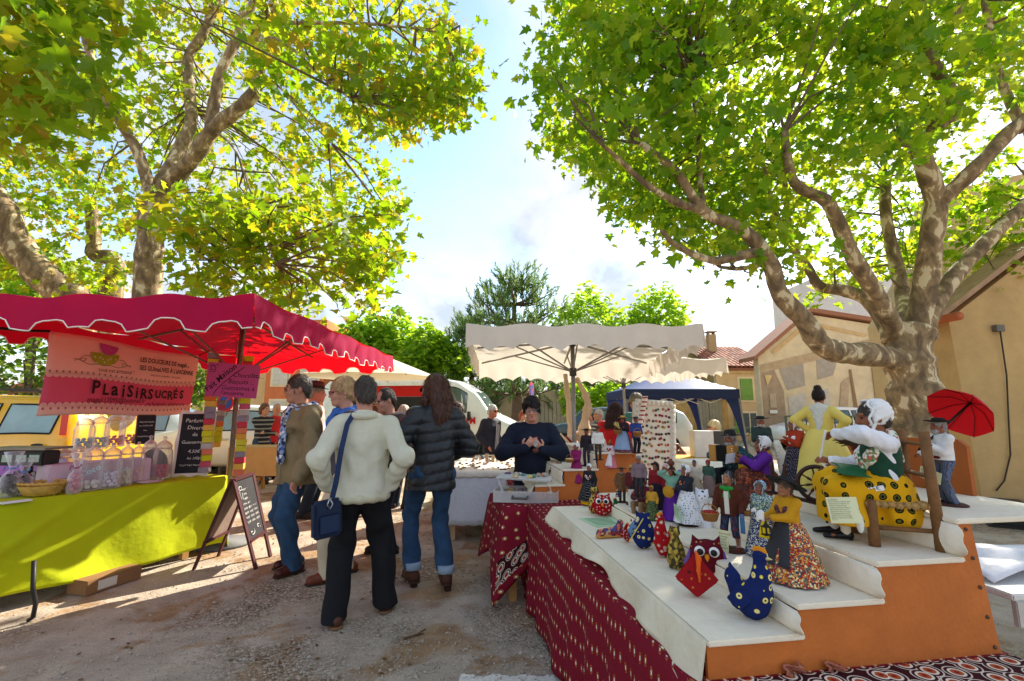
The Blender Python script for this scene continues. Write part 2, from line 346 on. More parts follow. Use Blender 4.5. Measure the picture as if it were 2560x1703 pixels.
def joints(p):
    J = {}; R = Matrix.Rotation(p['twist'], 3, 'Z') @ Matrix.Rotation(p['side'], 3, 'Y') @ Matrix.Rotation(p['lean'], 3, 'X')
    pel = Vector(p['pel']); w_ = p['wide']; J['R'] = R; J['pel'] = pel; T = lambda x, y, z: pel+R @ Vector((x, y, z)); J['T'] = T
    J['waist'] = T(0, 0, .16); J['chest'] = T(0, -.005, .34); J['neck'] = T(0, .015-p['neckfwd']*.3, .525); J['sh'] = [T(s*.168*w_, .01, .432) for s in (1, -1)]
    yw, pt, rl = p['head']; Rh = R @ Matrix.Rotation(yw, 3, 'Z') @ Matrix.Rotation(pt, 3, 'X') @ Matrix.Rotation(rl, 3, 'Y'); J['Rh'] = Rh
    J['head'] = J['neck']+R @ Vector((0, -.03-p['neckfwd'], .055))+Rh @ Vector((0, -.012, .10))
    hs = p['headscale']; J['Hd'] = lambda x, y, z: J['head']+Rh @ Vector((x, y, z))*hs
    J['elb'] = []; J['wr'] = []; J['hip'] = []; J['kn'] = []; J['an'] = []
    for i, s in enumerate((1, -1)):
        e_, t = ik(J['sh'][i], p['hands'][i], .30, .26, p['armpole'][i]); J['elb'].append(e_); J['wr'].append(t)
        h = pel+Matrix.Rotation(p['twist']*.5, 3, 'Z') @ Vector((s*.09*p['hipw'], 0, -.02)); J['hip'].append(h)
        f = p['feet'][i]; an = Vector((f[0], f[1]+.02, .085+(f[3] if len(f) > 3 else 0))); k, an = ik(h, an, .43, .43, p['legpole'][i]); J['kn'].append(k); J['an'].append(an)
    return J
def hand_prims(S, w, d, side, up, curl, fingers, k=.008):
    d = d.normalized(); lat = d.cross(up); lat = lat.normalized() if lat.length > 1e-4 else Vector((1, 0, 0)); nrm = lat.cross(d).normalized(); lat = lat*side
    S.cap(w, w+d*.075, .030, .036, .02, (nrm, .5))
    if not fingers: S.cap(w+d*.06, w+d*.13-nrm*.03*curl, .034, .026, .02, (nrm, .55)); S.cap(w+d*.02+lat*.02, w+d*.075+lat*.045, .013, .011, .01); return
    for j, (o, ln) in enumerate(((.027, .075), (.009, .085), (-.009, .08), (-.027, .062))):
        a = w+d*.078+lat*o; c1 = curl*.8; b = a+(d*cos(c1)-nrm*sin(c1))*ln*.5; c2 = curl*1.9; e_ = b+(d*cos(c2)-nrm*sin(c2))*ln*.5
        S.chain([a, b, e_], [.0105, .0095, .008], .004)
    a = w+d*.022+lat*.028; b = a+(d*.6+lat*.8)*.035-nrm*.008; S.chain([a, b, b+(d*.95+lat*.2-nrm*.3).normalized()*.032], [.014, .0115, .0095], .006)
def body_sdf(p, J, face=True):
    S = SDF(); R = J['R']; fw = R @ Vector((0, 1, 0)); w_ = p['wide']; b = p['belly']
    S.cap(J['pel'], J['waist'], .155*p['hipw'], .135*w_, .05, (fw, .72)); S.cap(J['waist'], J['chest'], .135*w_, .155*w_, .05, (fw, .7)); S.cap(J['chest'], J['T'](0, .005, .41), .155*w_, .09, .05, (fw, .68))
    for s_ in J['sh']: S.cap(J['T'](0, .012, .455), s_, .055, .05, .04)
    S.cap(J['T'](0, .01, .46), J['Hd'](0, .02, -.07), .064, .055, .03)
    for i, s in enumerate((1, -1)):
        S.chain([J['sh'][i], J['elb'][i], J['wr'][i]], [.055, .04, .027], .03)
        d = J['wr'][i]-J['elb'][i]; hd = p['hdir'][i]; up = Vector((-s*.8, 0, .5)) if hd is None or len(hd) < 2 else Vector(hd[1])
        if hd: d = Vector(hd[0])
        hand_prims(S, J['wr'][i], d, s if (hd is None) else s, up, p['curl'], p['fingers'])
        S.chain([J['hip'][i], J['kn'][i], J['an'][i]], [.078, .046, .033], .03)
        yaw = p['feet'][i][2]; fd = Vector((sin(yaw), -cos(yaw), 0)); S.cap(J['an'][i]-Vector((0, 0, .035))-fd*.03, J['an'][i]-Vector((0, 0, .05))+fd*.12, .026, .020, .03)
    H = J['Hd']; Rh = J['Rh']; hs = p['headscale']
    S.ell(H(0, .012, .025), (.076*hs, .096*hs, .098*hs), Rh, .03); S.ell(H(0, -.028, -.045), (.060*hs, .070*hs, .078*hs), Rh, .035)
    S.cap(H(-.018, -.078, -.098), H(.018, -.078, -.098), .022*hs, None, .035)
    S.cap(H(0, -.092, .018), H(0, -.113, -.026), .009*hs, .015*hs, .014); S.cap(H(-.014, -.098, -.030), H(.014, -.098, -.030), .010*hs, None, .010)
    S.cap(H(-.035, -.086, .032), H(.035, -.086, .032), .013*hs, None, .02)
    for s in (1, -1):
        S.ell(H(s*.038, -.077, -.030), .023*hs, None, .03); S.ell(H(s*.033, -.101, .006), .0135*hs, None, .012, True)
        S.ell(H(s*.078, .012, -.008), (.012*hs, .022*hs, .034*hs), Rh @ Matrix.Rotation(s*.35, 3, 'Z'), .008)
    S.cap(H(-.016, -.095, -.062), H(.016, -.095, -.062), .010*hs, None, .014)
    return S
def face_bits(p, J, root, brow='403028', lip='9c5048', iris='2a2018', hi=True):
    H = J['Hd']; Rh = J['Rh']; hs = p['headscale']
    for s in (1, -1):
        if p['res'] > .0105:
            mb = MB(); mb.ell(H(s*.033, -.0885, .005), (.012*hs, .009*hs, .0065*hs), Rh, 8, 6); mb.build('eye', M('241812', var=0, bump=0, rough=.2), root, True); continue
        mb = MB(); mb.ell(H(s*.033, -.0845, .005), (.0125*hs, .0125*hs, .009*hs), None, 10, 8); ey = mb.build('eye', M('e6dfd4', var=0, bump=0, rough=.2), root, True)
        mb = MB(); mb.ell(H(s*.033, -.0935, .004), (.0072*hs, .005*hs, .0072*hs), Rh, 8, 6); mb.build('iris', M(iris, var=0, bump=0, rough=.15), ey, True)
        mb = MB(); mb.tube([H(s*.015, -.098, .031), H(s*.034, -.099, .037), H(s*.052, -.086, .030)], [.004*hs, .005*hs, .003*hs], 5); mb.build('eyebrow', hairm(brow), root, True)
    mb = MB(); mb.tube([H(-.024, -.093, -.063), H(-.008, -.1045, -.0605), H(0, -.105, -.062), H(.008, -.1045, -.0605), H(.024, -.093, -.063)], [.002*hs, .006*hs, .0065*hs, .006*hs, .002*hs], 6); mb.build('lips', M(lip, var=.1, bump=0, rough=.45), root, True)
def glasses_on(p, J, root, mat, lens=None):
    H = J['Hd']; mb = MB()
    for s in (1, -1):
        c = [H(s*.034+.024*cos(a), -.112+abs(.024*cos(a)*.0), .004+.019*sin(a)) for a in np.linspace(0, 2*pi, 13)]; mb.tube(c, .0022, 5, False)
        mb.tube([H(s*.057, -.108, .010), H(s*.078, -.06, .012), H(s*.083, .01, .008)], .0022, 5)
    mb.tube([H(-.011, -.113, .008), H(0, -.115, .011), H(.011, -.113, .008)], .002, 5); g = mb.build('glasses', mat, root, True)
    mb = MB()
    for s in (1, -1): mb.prism([(.023*cos(a), .018*sin(a)) for a in np.linspace(0, 2*pi, 13)[:-1]], H(s*.034, -.111, .004), J['Rh'] @ Vector((1, 0, 0)), J['Rh'] @ Vector((0, 0, 1)), .002)
    mb.build('lens', lens or glassy('d0d4d8', .12), g)
def hair_on(p, J, root, kind, mat):
    H = J['Hd']; Rh = J['Rh']; S = SDF(); hs = p['headscale']; dn = Rh @ Vector((0, 0, -1)); fold = folds(.0028, 150, 3)
    if kind in ('short', 'receding', 'thick'):
        t = {'short': .008, 'receding': .006, 'thick': .02}[kind]
        S.ell(H(0, .016, .028), ((.076+t)*hs, (.097+t)*hs, (.100+t)*hs), Rh)
        S.ell(H(0, .075, -.035), (.066*hs, .036*hs, .055*hs), Rh, .03)
        if kind == 'receding': S.ell(H(0, -.085, .085), (.055*hs, .075*hs, .06*hs), Rh, .015, True)
        S.ell(H(0, -.10, -.02), (.085*hs, .085*hs, .062*hs), Rh, .012, True); S.ell(H(0, -.03, -.13), (.12*hs, .095*hs, .10*hs), Rh, .01, True)
        for s in (1, -1): S.ell(H(s*.085, -.005, -.03), (.03*hs, .03*hs, .04*hs), Rh, .01, True)
    elif kind == 'fringe':
        S.ell(H(0, .016, .034), (.092*hs, .110*hs, .105*hs), Rh); S.ell(H(0, .07, -.03), (.075*hs, .045*hs, .06*hs), Rh)
        S.cap(H(-.03, -.085, .085), H(.075, -.085, -.005), .026*hs, .014*hs, .02); S.cap(H(-.03, -.085, .08), H(-.078, -.06, .01), .026*hs, .014*hs, .02)
        for s in (1, -1): S.cap(H(s*.083, -.02, .05), H(s*.083, -.015, -.04), .018*hs, .01*hs, .02)
        S.ell(H(0, -.105, -.035), (.06*hs, .085*hs, .065*hs), Rh, .012, True)
    elif kind == 'long':
        S.ell(H(0, .018, .034), (.090*hs, .108*hs, .105*hs), Rh)
        for s in (1, 0, -1):
            S.chain([H(s*.05, .06, .03), H(s*.058, .085, -.10), H(s*.06, .095, -.24), H(s*.05+.02, .085, -.36)], [.06*hs, .058*hs, .05*hs, .022*hs], .03)
        S.chain([H(.075, .0, .03), H(.095, -.02, -.1), H(.085, -.03, -.22)], [.03, .03, .012], .02); S.chain([H(-.075, .0, .03), H(-.09, -.02, -.1), H(-.085, -.03, -.22)], [.03, .03, .012], .02)
        S.ell(H(0, -.10, -.035), (.07*hs, .085*hs, .08*hs), Rh, .012, True)
    elif kind == 'bob':
        S.ell(H(0, .018, .030), (.094*hs, .112*hs, .108*hs), Rh)
        for s in (1, 0, -1): S.cap(H(s*.055, .055, .0), H(s*.06, .06, -.085), .052*hs, .04*hs, .03)
        S.ell(H(0, -.10, -.03), (.066*hs, .085*hs, .085*hs), Rh, .012, True)
    elif kind == 'bun':
        S.ell(H(0, .018, .032), (.086*hs, .105*hs, .104*hs), Rh); S.ell(H(0, .03, .14), (.05*hs, .05*hs, .045*hs), Rh, .02); S.ell(H(0, -.10, -.02), (.085*hs, .085*hs, .07*hs), Rh, .012, True); S.ell(H(0, -.03, -.13), (.12*hs, .095*hs, .10*hs), Rh, .01, True)
    elif kind == 'beard':
        S.ell(H(0, -.055, -.085), (.058*hs, .05*hs, .05*hs), Rh); S.ell(H(0, -.10, -.035), (.03*hs, .03*hs, .022*hs), Rh, .01, True)
    o = S.build('beard' if kind == 'beard' else 'hair', mat, root, p['res']*.8, fold)
    if p['res'] < .0135:   # loose strands lying over the cap of hair
        me = o.data; n = len(me.vertices); co = np.empty(n*3, 'f4'); me.vertices.foreach_get('co', co); co = co.reshape(-1, 3); nr = np.empty(n*3, 'f4'); me.vertices.foreach_get('normal', nr); nr = nr.reshape(-1, 3); rng = np.random.default_rng(n)
        k = rng.choice(n, min(n, 1500), replace=False); c0 = co[k]; nn = nr[k]; ctr = np.array(J['Hd'](0, .03, .06)); g = np.array(dn)*1.0+.35*(c0-ctr)/.1+rng.normal(0, .25, (len(k), 3)); g -= nn*(g*nn).sum(1)[:, None]; g /= np.linalg.norm(g, axis=1)[:, None]+1e-6; L_ = rng.uniform(.6, 1.3, len(k))[:, None]*(.075 if kind in ('long', 'bob') else .034)
        wd = np.cross(g, nn)*.0016; a0 = c0+nn*.0005; a1 = c0+g*L_*.5+nn*.0035; a2 = c0+g*L_+nn*rng.uniform(-.002, .006, len(k))[:, None]; v = np.concatenate([a0-wd, a0+wd, a1-wd, a1+wd, a2]); m = len(k); i = np.arange(m); f = [(a, b, d_, c) for a, b, c, d_ in zip(i, i+m, i+2*m, i+3*m)]+[(a, b, c) for a, b, c in zip(i+2*m, i+3*m, i+4*m)]
        tag(link('strands', meshfrom('strands', v.tolist(), f), mat, o), kind='stuff')
    return o
def hat_on(p, J, root, kind, mat, band=None):
    Rh = J['Rh']; H = J['Hd']; hs = p['headscale']
    def lat(prof, c, R, nm, m, wob=None, n=28): mb = MB(); mb.lathe([(r*hs, z*hs) for r, z in prof], n, c, R, wob); return mb.build(nm, m, root, True)
    if kind == 'felt':
        o = lat([(.10, -.004), (.165, .0), (.17, .006), (.105, .008), (.092, .05), (.086, .085), (.055, .100), (.0, .092)], H(0, .01, .065), Rh @ rx(.05), 'hat', mat, lambda a, i: .06*cos(2*a) if i in (1, 2) else 0)
        lat([(.1045, .006), (.104, .026), (.098, .028)], H(0, .01, .065), Rh @ rx(.05), 'hat_band', band or M('1c1714'))
    elif kind == 'widefelt': lat([(.10, -.004), (.22, .02), (.225, .028), (.105, .008), (.094, .04), (.088, .062), (.05, .074), (.0, .072)], H(0, .01, .07), Rh, 'hat', mat, lambda a, i: .08*cos(2*a) if i in (1, 2) else 0)
    elif kind == 'straw':
        lat([(.10, -.006), (.20, -.004), (.205, .003), (.103, .006), (.096, .06), (.085, .085), (.0, .09)], H(0, .01, .065), Rh @ rx(-.06), 'straw_hat', mat)
        lat([(.1035, .006), (.102, .022), (.097, .024)], H(0, .01, .065), Rh @ rx(-.06), 'hat_band', band or M('3a2a20'))
    elif kind == 'flatstraw':
        lat([(.0, .0), (.24, -.035), (.285, -.04), (.288, -.03), (.11, .01), (.105, .045), (.07, .055), (.0, .055)], H(0, .03, .09), Rh @ rx(-.45), 'straw_hat', mat)
    elif kind == 'cap':
        S = SDF(); S.ell(H(0, .015, .055), (.092*hs, .112*hs, .068*hs), Rh); S.cap(H(-.04, -.105, .058), H(.04, -.105, .058), .016*hs, None, .03); S.ell(H(0, -.13, .048), (.066*hs, .038*hs, .010*hs), Rh @ rx(.2), .01)
        S.cut(Rh @ Vector((0, .25, -1)), H(0, 0, .028)); S.build('flat_cap', mat, root, p['res'])
    elif kind == 'bonnet':
        S = SDF(); S.ell(H(0, .035, .035), (.096*hs, .108*hs, .112*hs), Rh); S.ell(H(0, -.10, -.02), (.075*hs, .09*hs, .095*hs), Rh, .012, True)
        for s in (1, -1): S.cap(H(s*.085, -.01, .0), H(s*.06, -.05, -.11), .018*hs, .008*hs, .02)
        S.build('bonnet', mat, root, p['res'], lambda x, y, z: .004*np.sin(90*(x+.5*z))+.003*np.sin(120*(z-.4*y)))
        mb = MB(); c = [H(.098*cos(a)*1.0, -.045+.012*sin(6*a)+.02*sin(a), .03+.108*sin(a)) for a in np.linspace(-.9, pi+.9, 40)]; mb.tube(c, .010*hs, 5); mb.build('frill', mat, root, True)
    elif kind == 'kerchief':
        S = SDF(); S.ell(H(0, .02, .035), (.090*hs, .108*hs, .106*hs), Rh); S.cap(H(0, .09, .0), H(0, .12, -.13), .06*hs, .03*hs, .04); S.ell(H(0, -.10, -.02), (.072*hs, .085*hs, .085*hs), Rh, .012, True); S.build('headscarf', mat, root, p['res'], folds(.003, 60, 2))
    elif kind == 'stocking':
        S = SDF(); S.ell(H(0, .015, .05), (.088*hs, .105*hs, .092*hs), Rh); S.chain([H(0, .02, .12), H(.05, .06, .14), H(.11, .06, .06)], [.05*hs, .035*hs, .02*hs], .03); S.ell(H(0, -.10, -.02), (.085*hs, .085*hs, .07*hs), Rh, .012, True); S.build('stocking_cap', mat, root, p['res'])
def jacket_on(p, J, root, mat, off=.02, hem=-.08, sleeve=1., disp=None, collar=True, puff=0., name='jacket', belly=None, cuff=.0, neckcut=True, sleeve_r=None, hemflare=0.):
    S = SDF(); R = J['R']; fw = R @ Vector((0, 1, 0)); w_ = p['wide']; b = p['belly'] if belly is None else belly; T = J['T']
    S.cap(T(0, 0, hem), T(0, 0, .14), .166*p['hipw']+off+hemflare, .140*w_+off, .06, (fw, .80)); S.cap(T(0, 0, .14), J['chest'], .138*w_+off, .158*w_+off, .06, (fw, .72)); S.cap(J['chest'], T(0, .005, .41), .158*w_+off, .10+off, .05, (fw, .7))
    if b: S.ell(T(0, -.06-b*.3, .12), (.13*w_+b*.5, .09+b, .15), R, .06)
    if p['bust']:
        for s in (1, -1): S.ell(T(s*.065, -.09, .31), p['bust'], None, .05)
    for s_ in J['sh']: S.cap(T(0, .012, .45), s_, .050+off*.6, .050+off*.85, .045)
    lowarms = max(h.z for h in J['wr']+J['elb']) < J['pel'].z+.36
    if collar: S.cap(T(0, .015, .46), T(0, .02, .515 if lowarms else .46), .072+off*.3, .066+off*.3, .02)
    sr = sleeve_r or (.060, .050, .040)
    for i in range(2):
        a, e_, wv = J['sh'][i], J['elb'][i], J['wr'][i]
        if sleeve >= .95: S.chain([a, e_, wv], [sr[0]+off, sr[1]+off, sr[2]+off*.7], .035)
        elif sleeve > .5: S.chain([a, e_, e_.lerp(wv, (sleeve-.5)*2)], [sr[0]+off, sr[1]+off, sr[1]+off*.8], .035)
        else: S.cap(a, a.lerp(e_, sleeve*2), sr[0]+off, sr[1]+off, .035)
        if sleeve >= .95: S.cut((wv-e_), wv+(wv-e_).normalized()*.0) if False else None
    S.cut(R @ Vector((0, 0, -1)), T(0, 0, hem))
    if neckcut and lowarms: S.cut(R @ Vector((0, -.25, 1)), T(0, 0, .53))
    return S.build(name, mat, root, p['res'], disp)
def trousers_on(p, J, root, mat, off=.012, bottom=.035, disp=None, flare=0., name='trousers', thigh=.084):
    S = SDF(); fw = J['R'] @ Vector((0, 1, 0)); S.cap(J['pel']+Vector((0, 0, .02)), J['waist'], .142*p['hipw']+off, .125*p['wide']+off, .04, (fw, .76))
    for i in range(2):
        h, k, a = J['hip'][i], J['kn'][i], J['an'][i]
        S.cap(h+Vector((0, .025, -.02)), h+Vector((0, .02, -.08)), .092*p['hipw'], .085, .04)
        S.chain([h, k, a-Vector((0, 0, .06))], [thigh+off, .064+off, .052+off+flare], .025)
        if bottom: S.cut((0, 0, -1), (0, 0, bottom))
    return S.build(name, mat, root, p['res'], disp)
def shoes_on(p, J, root, mat, sole=None, res=None, name='shoe'):
    for i in range(2):
        yaw = p['feet'][i][2]; fd = Vector((sin(yaw), -cos(yaw), 0)); lf = p['feet'][i][3] if len(p['feet'][i]) > 3 else 0; a = Vector((J['an'][i].x, J['an'][i].y, lf)); S = SDF()
        S.cap(a-fd*.05+Vector((0, 0, .045)), a+fd*.13+Vector((0, 0, .036)), .044, .042, .03); S.cap(a-fd*.015+Vector((0, 0, .075)), a+fd*.06+Vector((0, 0, .052)), .037, .038, .03); S.cut((0, 0, -1), a+Vector((0, 0, .012))); sh = S.build(name, mat, root, (res or p['res'])*.8)
        S = SDF(); S.cap(a-fd*.055+Vector((0, 0, .012)), a+fd*.135+Vector((0, 0, .012)), .047, .047, .01, ((0, 0, 1), .28)); S.build('sole', sole or M('3a2418'), sh, (res or p['res'])*.8)
def skirt_on(p, J, root, mat, r=.36, top=.14, bottom=.06, pleat=.03, n=72, npl=17, name='skirt', bell=.55, off=(0, 0), rt=.125, flat=.85, half=None):
    mb = MB(); c0 = J['T'](0, 0, top); rows = 14; rr = random.Random(int(r*999)+npl); ph = rr.uniform(0, 6)
    a0, a1 = half or (0, 2*pi); full = half is None; base = Vector((J['pel'].x+off[0], J['pel'].y+off[1], bottom))
    def fn(u, v):
        a = a0+(a1-a0)*u; c = c0.lerp(base, v); q = rt+(r-rt)*(v**bell); q *= 1+pleat*v*(sin(npl*a+ph+.8*sin(3*a))+.4*sin(5*a+ph*2)); return (c.x+q*cos(a), c.y+q*sin(a)*(flat+(1-flat)*v), c.z+.006*v*sin(9*a))
    mb.grid(fn, n, rows); return mb.build(name, mat, root, True, solid=.006 if half else 0)
def apron_on(p, J, root, mat, r=.37, top=.14, bottom=.15, w=.9, name='apron', rt=.132, facing=-pi/2): return skirt_on(p, J, root, mat, r*1.04, top, bottom, .03, 24, 11, name, .55, (0, 0), rt*1.06, .85, (facing-w, facing+w))
def figure(name, label, cat, loc, rz, **kw):
    p = dict(DEF); p.update({k: v for k, v in kw.items() if k in DEF}); J = joints(p)
    root = thing(name, label, cat, loc, rz-atan2(loc[0], loc[1]), kw.get('group'), p['H']/1.75)
    sk = kw.get('skin', skin('c98f6f')); body_sdf(p, J).build('body', sk, root, p['res'])
    if kw.get('face', True): face_bits(p, J, root, kw.get('brow', '403028'), kw.get('lip', '9c5048'))
    if 'hair' in kw: hair_on(p, J, root, *kw['hair'])
    if 'beard' in kw: hair_on(p, J, root, 'beard', kw['beard'])
    if 'hat' in kw: hat_on(p, J, root, *kw['hat'])
    if 'top' in kw: jacket_on(p, J, root, **kw['top'])
    if 'legs' in kw: trousers_on(p, J, root, **kw['legs'])
    if 'skirt' in kw: skirt_on(p, J, root, **kw['skirt'])
    if 'apron' in kw: apron_on(p, J, root, **kw['apron'])
    if 'shoes' in kw: shoes_on(p, J, root, **(kw['shoes'] if isinstance(kw['shoes'], dict) else dict(mat=kw['shoes'])))
    if 'glasses' in kw: glasses_on(p, J, root, *kw['glasses'])
    root['pj'] = 0; del root['pj']
    return root, p, J
# ---------------------------------------------------------------- the ground
def ground_mat():
    m, t, b = newmat('dusty_gravel'); l = t.links; co = nd(t, 'ShaderNodeTexCoord'); P = co.outputs['Object']
    def nz(s, d=6., r=.6, dist=0.): n = nd(t, 'ShaderNodeTexNoise', i_Scale=s, i_Detail=d, i_Roughness=r, i_Distortion=dist); l.new(P, n.inputs['Vector']); return n.outputs[0]
    def rp(src, stops, const=False):
        r = nd(t, 'ShaderNodeValToRGB'); el = r.color_ramp.elements
        while len(el) < len(stops): el.new(.5)
        for q, (p_, c) in zip(el, stops): q.position = p_; q.color = (*rgb(c), 1)
        l.new(src, r.inputs[0]); return r.outputs[0]
    def mix(f, a, b_, bt='MIX'):
        n = nd(t, 'ShaderNodeMix', data_type='RGBA', blend_type=bt)
        if isinstance(f, float): n.inputs[0].default_value = f
        else: l.new(f, n.inputs[0])
        l.new(a, n.inputs[6]); l.new(b_, n.inputs[7]); return n.outputs[2]
    asphalt = rp(nz(3.2), [(.3, 'a3988a'), (.7, 'c8beae')]); dirt = rp(nz(5.), [(.3, '8a6e52'), (.7, 'b59a78')])
    patch = rp(nz(1.3, 8., .62, .6), [(.50, '000000'), (.575, 'ffffff')]); base = mix(patch, asphalt, dirt)
    # loose stones: every cell its own tone
    v = nd(t, 'ShaderNodeTexVoronoi', i_Scale=62.); l.new(P, v.inputs['Vector']); sp = nd(t, 'ShaderNodeSeparateColor'); l.new(v.outputs['Color'], sp.inputs[0])
    stone = rp(sp.outputs[0], [(0., '544a40'), (.35, '8c8070'), (.7, 'a89c8a'), (1., 'd6cdbd')])
    gm = rp(nz(.9, 7., .6, .4), [(.50, '000000'), (.60, 'ffffff')]); base = mix(gm, base, mix(.75, base, stone))
    v2 = nd(t, 'ShaderNodeTexVoronoi', i_Scale=21.); l.new(P, v2.inputs['Vector']); spk = rp(v2.outputs['Distance'], [(.0, 'ffffff'), (.10, 'ffffff'), (.13, '000000')]); sp2 = nd(t, 'ShaderNodeSeparateColor'); l.new(v2.outputs['Color'], sp2.inputs[0])
    few = nd(t, 'ShaderNodeMath', operation='GREATER_THAN', i_1=.6); l.new(sp2.outputs[1], few.inputs[0]); ff = nd(t, 'ShaderNodeMath', operation='MULTIPLY'); l.new(spk, ff.inputs[0]); l.new(few.outputs[0], ff.inputs[1])
    dk = rp(sp2.outputs[0], [(0., '3c322a'), (.6, '6e6256'), (1., 'd8d0c2')]); base = mix(ff.outputs[0], base, dk)
    l.new(mix(.5, base, rp(nz(140., 2.), [(.3, '6a6058'), (.7, 'cfc6b8')]), 'OVERLAY'), b.inputs['Base Color']); b.inputs['Roughness'].default_value = .93; b.inputs['Specular IOR Level'].default_value = .15
    h1 = nd(t, 'ShaderNodeMath', operation='MULTIPLY', i_1=-1.); l.new(v.outputs['Distance'], h1.inputs[0]); hm = nd(t, 'ShaderNodeMath', operation='MULTIPLY'); l.new(h1.outputs[0], hm.inputs[0]); l.new(gm, hm.inputs[1])
    ha = nd(t, 'ShaderNodeMath', operation='ADD'); l.new(hm.outputs[0], ha.inputs[0]); l.new(nz(30., 8.), ha.inputs[1])
    bm_ = nd(t, 'ShaderNodeBump', i_Strength=.7, i_Distance=.02); l.new(ha.outputs[0], bm_.inputs['Height']); l.new(bm_.outputs[0], b.inputs['Normal']); return m
mb = MB(); mb.grid(lambda u, v: ((u-.5)*500, (v-.5)*500, 0), 2, 2); tag(mb.build('ground', ground_mat()), kind='structure')
# loose pebbles near the camera, far too many to count
def pebbles():
    v, f = [], []; r = random.Random(3)
    base = [Vector(p) for p in ((1, 0, 0), (-1, 0, 0), (0, 1, 0), (0, -1, 0), (0, 0, 1), (0, 0, -1))]; fs = [(0, 2, 4), (2, 1, 4), (1, 3, 4), (3, 0, 4), (2, 0, 5), (1, 2, 5), (3, 1, 5), (0, 3, 5)]
    cl = [(-.5, 2.75, .7, 900), (-.1, 2.5, .5, 500), (-1.5, 2.9, .6, 260), (.2, 3.3, .35, 160), (-.9, 5.5, 2, 500), (-3, 3, 1.6, 300), (4.5, 4.5, 1.5, 300), (-1, 3.5, 1.8, 500)]
    for cx, cy, sd, n in cl:
        for _ in range(n):
            x, y = r.gauss(cx, sd), r.gauss(cy, sd*.6); s = r.uniform(.004, .012)*(1.6 if r.random() < .06 else 1); R = Matrix.Rotation(r.uniform(0, 6), 3, (r.random()+.1, r.random(), r.random())); o = len(v)
            v += [tuple(R @ Vector((q.x*s*r.uniform(.7, 1.2), q.y*s*r.uniform(.6, 1), q.z*s*.7))+Vector((x, y, s*.4))) for q in base]; f += [tuple(i+o for i in q) for q in fs]
    tag(link('gravel', meshfrom('gravel', v, f), M('a89d8d', var=.5, vs=8, bump=0)), 'loose grey pebbles scattered over the dusty market ground', 'gravel', kind='stuff')
pebbles()
mb = MB(); r_ = random.Random(2); a, b_ = G(1150, 1690), G(1470, 1680); e0 = [.016*sin(i*.7)+r_.uniform(-.008, .008) for i in range(41)]; e1 = [r_.uniform(-.02, .02) for _ in range(41)]
mb.grid(lambda u, v: (a.x+(b_.x-a.x)*u+.01*sin(u*90), a.y-.10+(.10+e0[int(u*40)])*v+e1[int(u*40)]*(1-v), .004), 40, 1); tag(mb.build('painted_line', M('d9d6cc', var=.25, vs=40)), kind='structure')
def twig(pts, label):
    mb = MB(); mb.tube(pts, [.006]*(len(pts)-1)+[.003], 6); mb.tube([pts[1], pts[1]+Vector((.05, .07, .004))], .004, 5); tag(mb.build('twig', M('5a4636'), None, True), label, 'twig')
twig([G(1010, 1600)+Vector((0, 0, .008)), G(1040, 1592)+Vector((0, 0, .012)), G(1060, 1588)+Vector((0, 0, .01))], 'broken brown twig lying on the gravel in the foreground')
def litter():
    rng = np.random.default_rng(5); n = 420; P = np.stack([rng.normal(-1.2, 2.2, n), rng.uniform(2.2, 9, n), np.full(n, .006)], 1); LV, LF = np.array([(0, 0, 0), (.3, .4, .05), (0, 1, .12), (-.3, .4, .03)], 'f4'), [(0, 1, 2), (0, 2, 3)]; az = rng.uniform(0, 6.3, n); x = np.stack([np.cos(az), np.sin(az), 0*az], 1); y = np.stack([-np.sin(az), np.cos(az), 0*az], 1); s = rng.uniform(.012, .05, n)[:, None, None]
    W_ = P[:, None, :]+s*(LV[None, :, 0:1]*x[:, None]+LV[None, :, 1:2]*y[:, None]+LV[None, :, 2:3]*np.array([0, 0, 1.])); F = (np.array(LF)[None]+(np.arange(n)*4)[:, None, None]).reshape(-1, 3)
    tag(link('leaf_litter', meshfrom('leaf_litter', W_.reshape(-1, 3).tolist(), F.tolist()), M('6a4c2c', var=.5, vs=3, bump=0)), 'small dry leaf fragments and bud scales on the ground', 'litter', kind='stuff')
litter()
# ---------------------------------------------------------------- trees
def leaf_mat(front, back, mix=.55, name='leaf'):
    m, t, b = newmat(name); l = t.links
    g = nd(t, 'ShaderNodeNewGeometry'); rn = nd(t, 'ShaderNodeTexNoise', i_Scale=.9, i_Detail=3.); co = nd(t, 'ShaderNodeTexCoord'); l.new(co.outputs['Object'], rn.inputs['Vector'])
    wn = nd(t, 'ShaderNodeMath', operation='MULTIPLY_ADD', i_1=.5); l.new(g.outputs['Random Per Island'], wn.inputs[0]); s2 = nd(t, 'ShaderNodeMath', operation='MULTIPLY', i_1=.6); l.new(rn.outputs[0], s2.inputs[0]); l.new(s2.outputs[0], wn.inputs[2])
    def rp(cs):
        r = nd(t, 'ShaderNodeValToRGB'); el = r.color_ramp.elements
        while len(el) < len(cs): el.new(.5)
        for i, (q, c) in enumerate(zip(el, cs)): q.position = .12+.7*i/(len(cs)-1); q.color = (*rgb(c), 1)
        l.new(wn.outputs[0], r.inputs[0]); return r.outputs[0]
    l.new(rp(front), b.inputs['Base Color']); b.inputs['Roughness'].default_value = .5; b.inputs['Specular IOR Level'].default_value = .35
    tr = nd(t, 'ShaderNodeBsdfTranslucent'); l.new(rp(back), tr.inputs[0]); ms = nd(t, 'ShaderNodeMixShader', i_0=mix); l.new(b.outputs[0], ms.inputs[1]); l.new(tr.outputs[0], ms.inputs[2]); l.new(ms.outputs[0], t.nodes['Material Output'].inputs[0]); return m
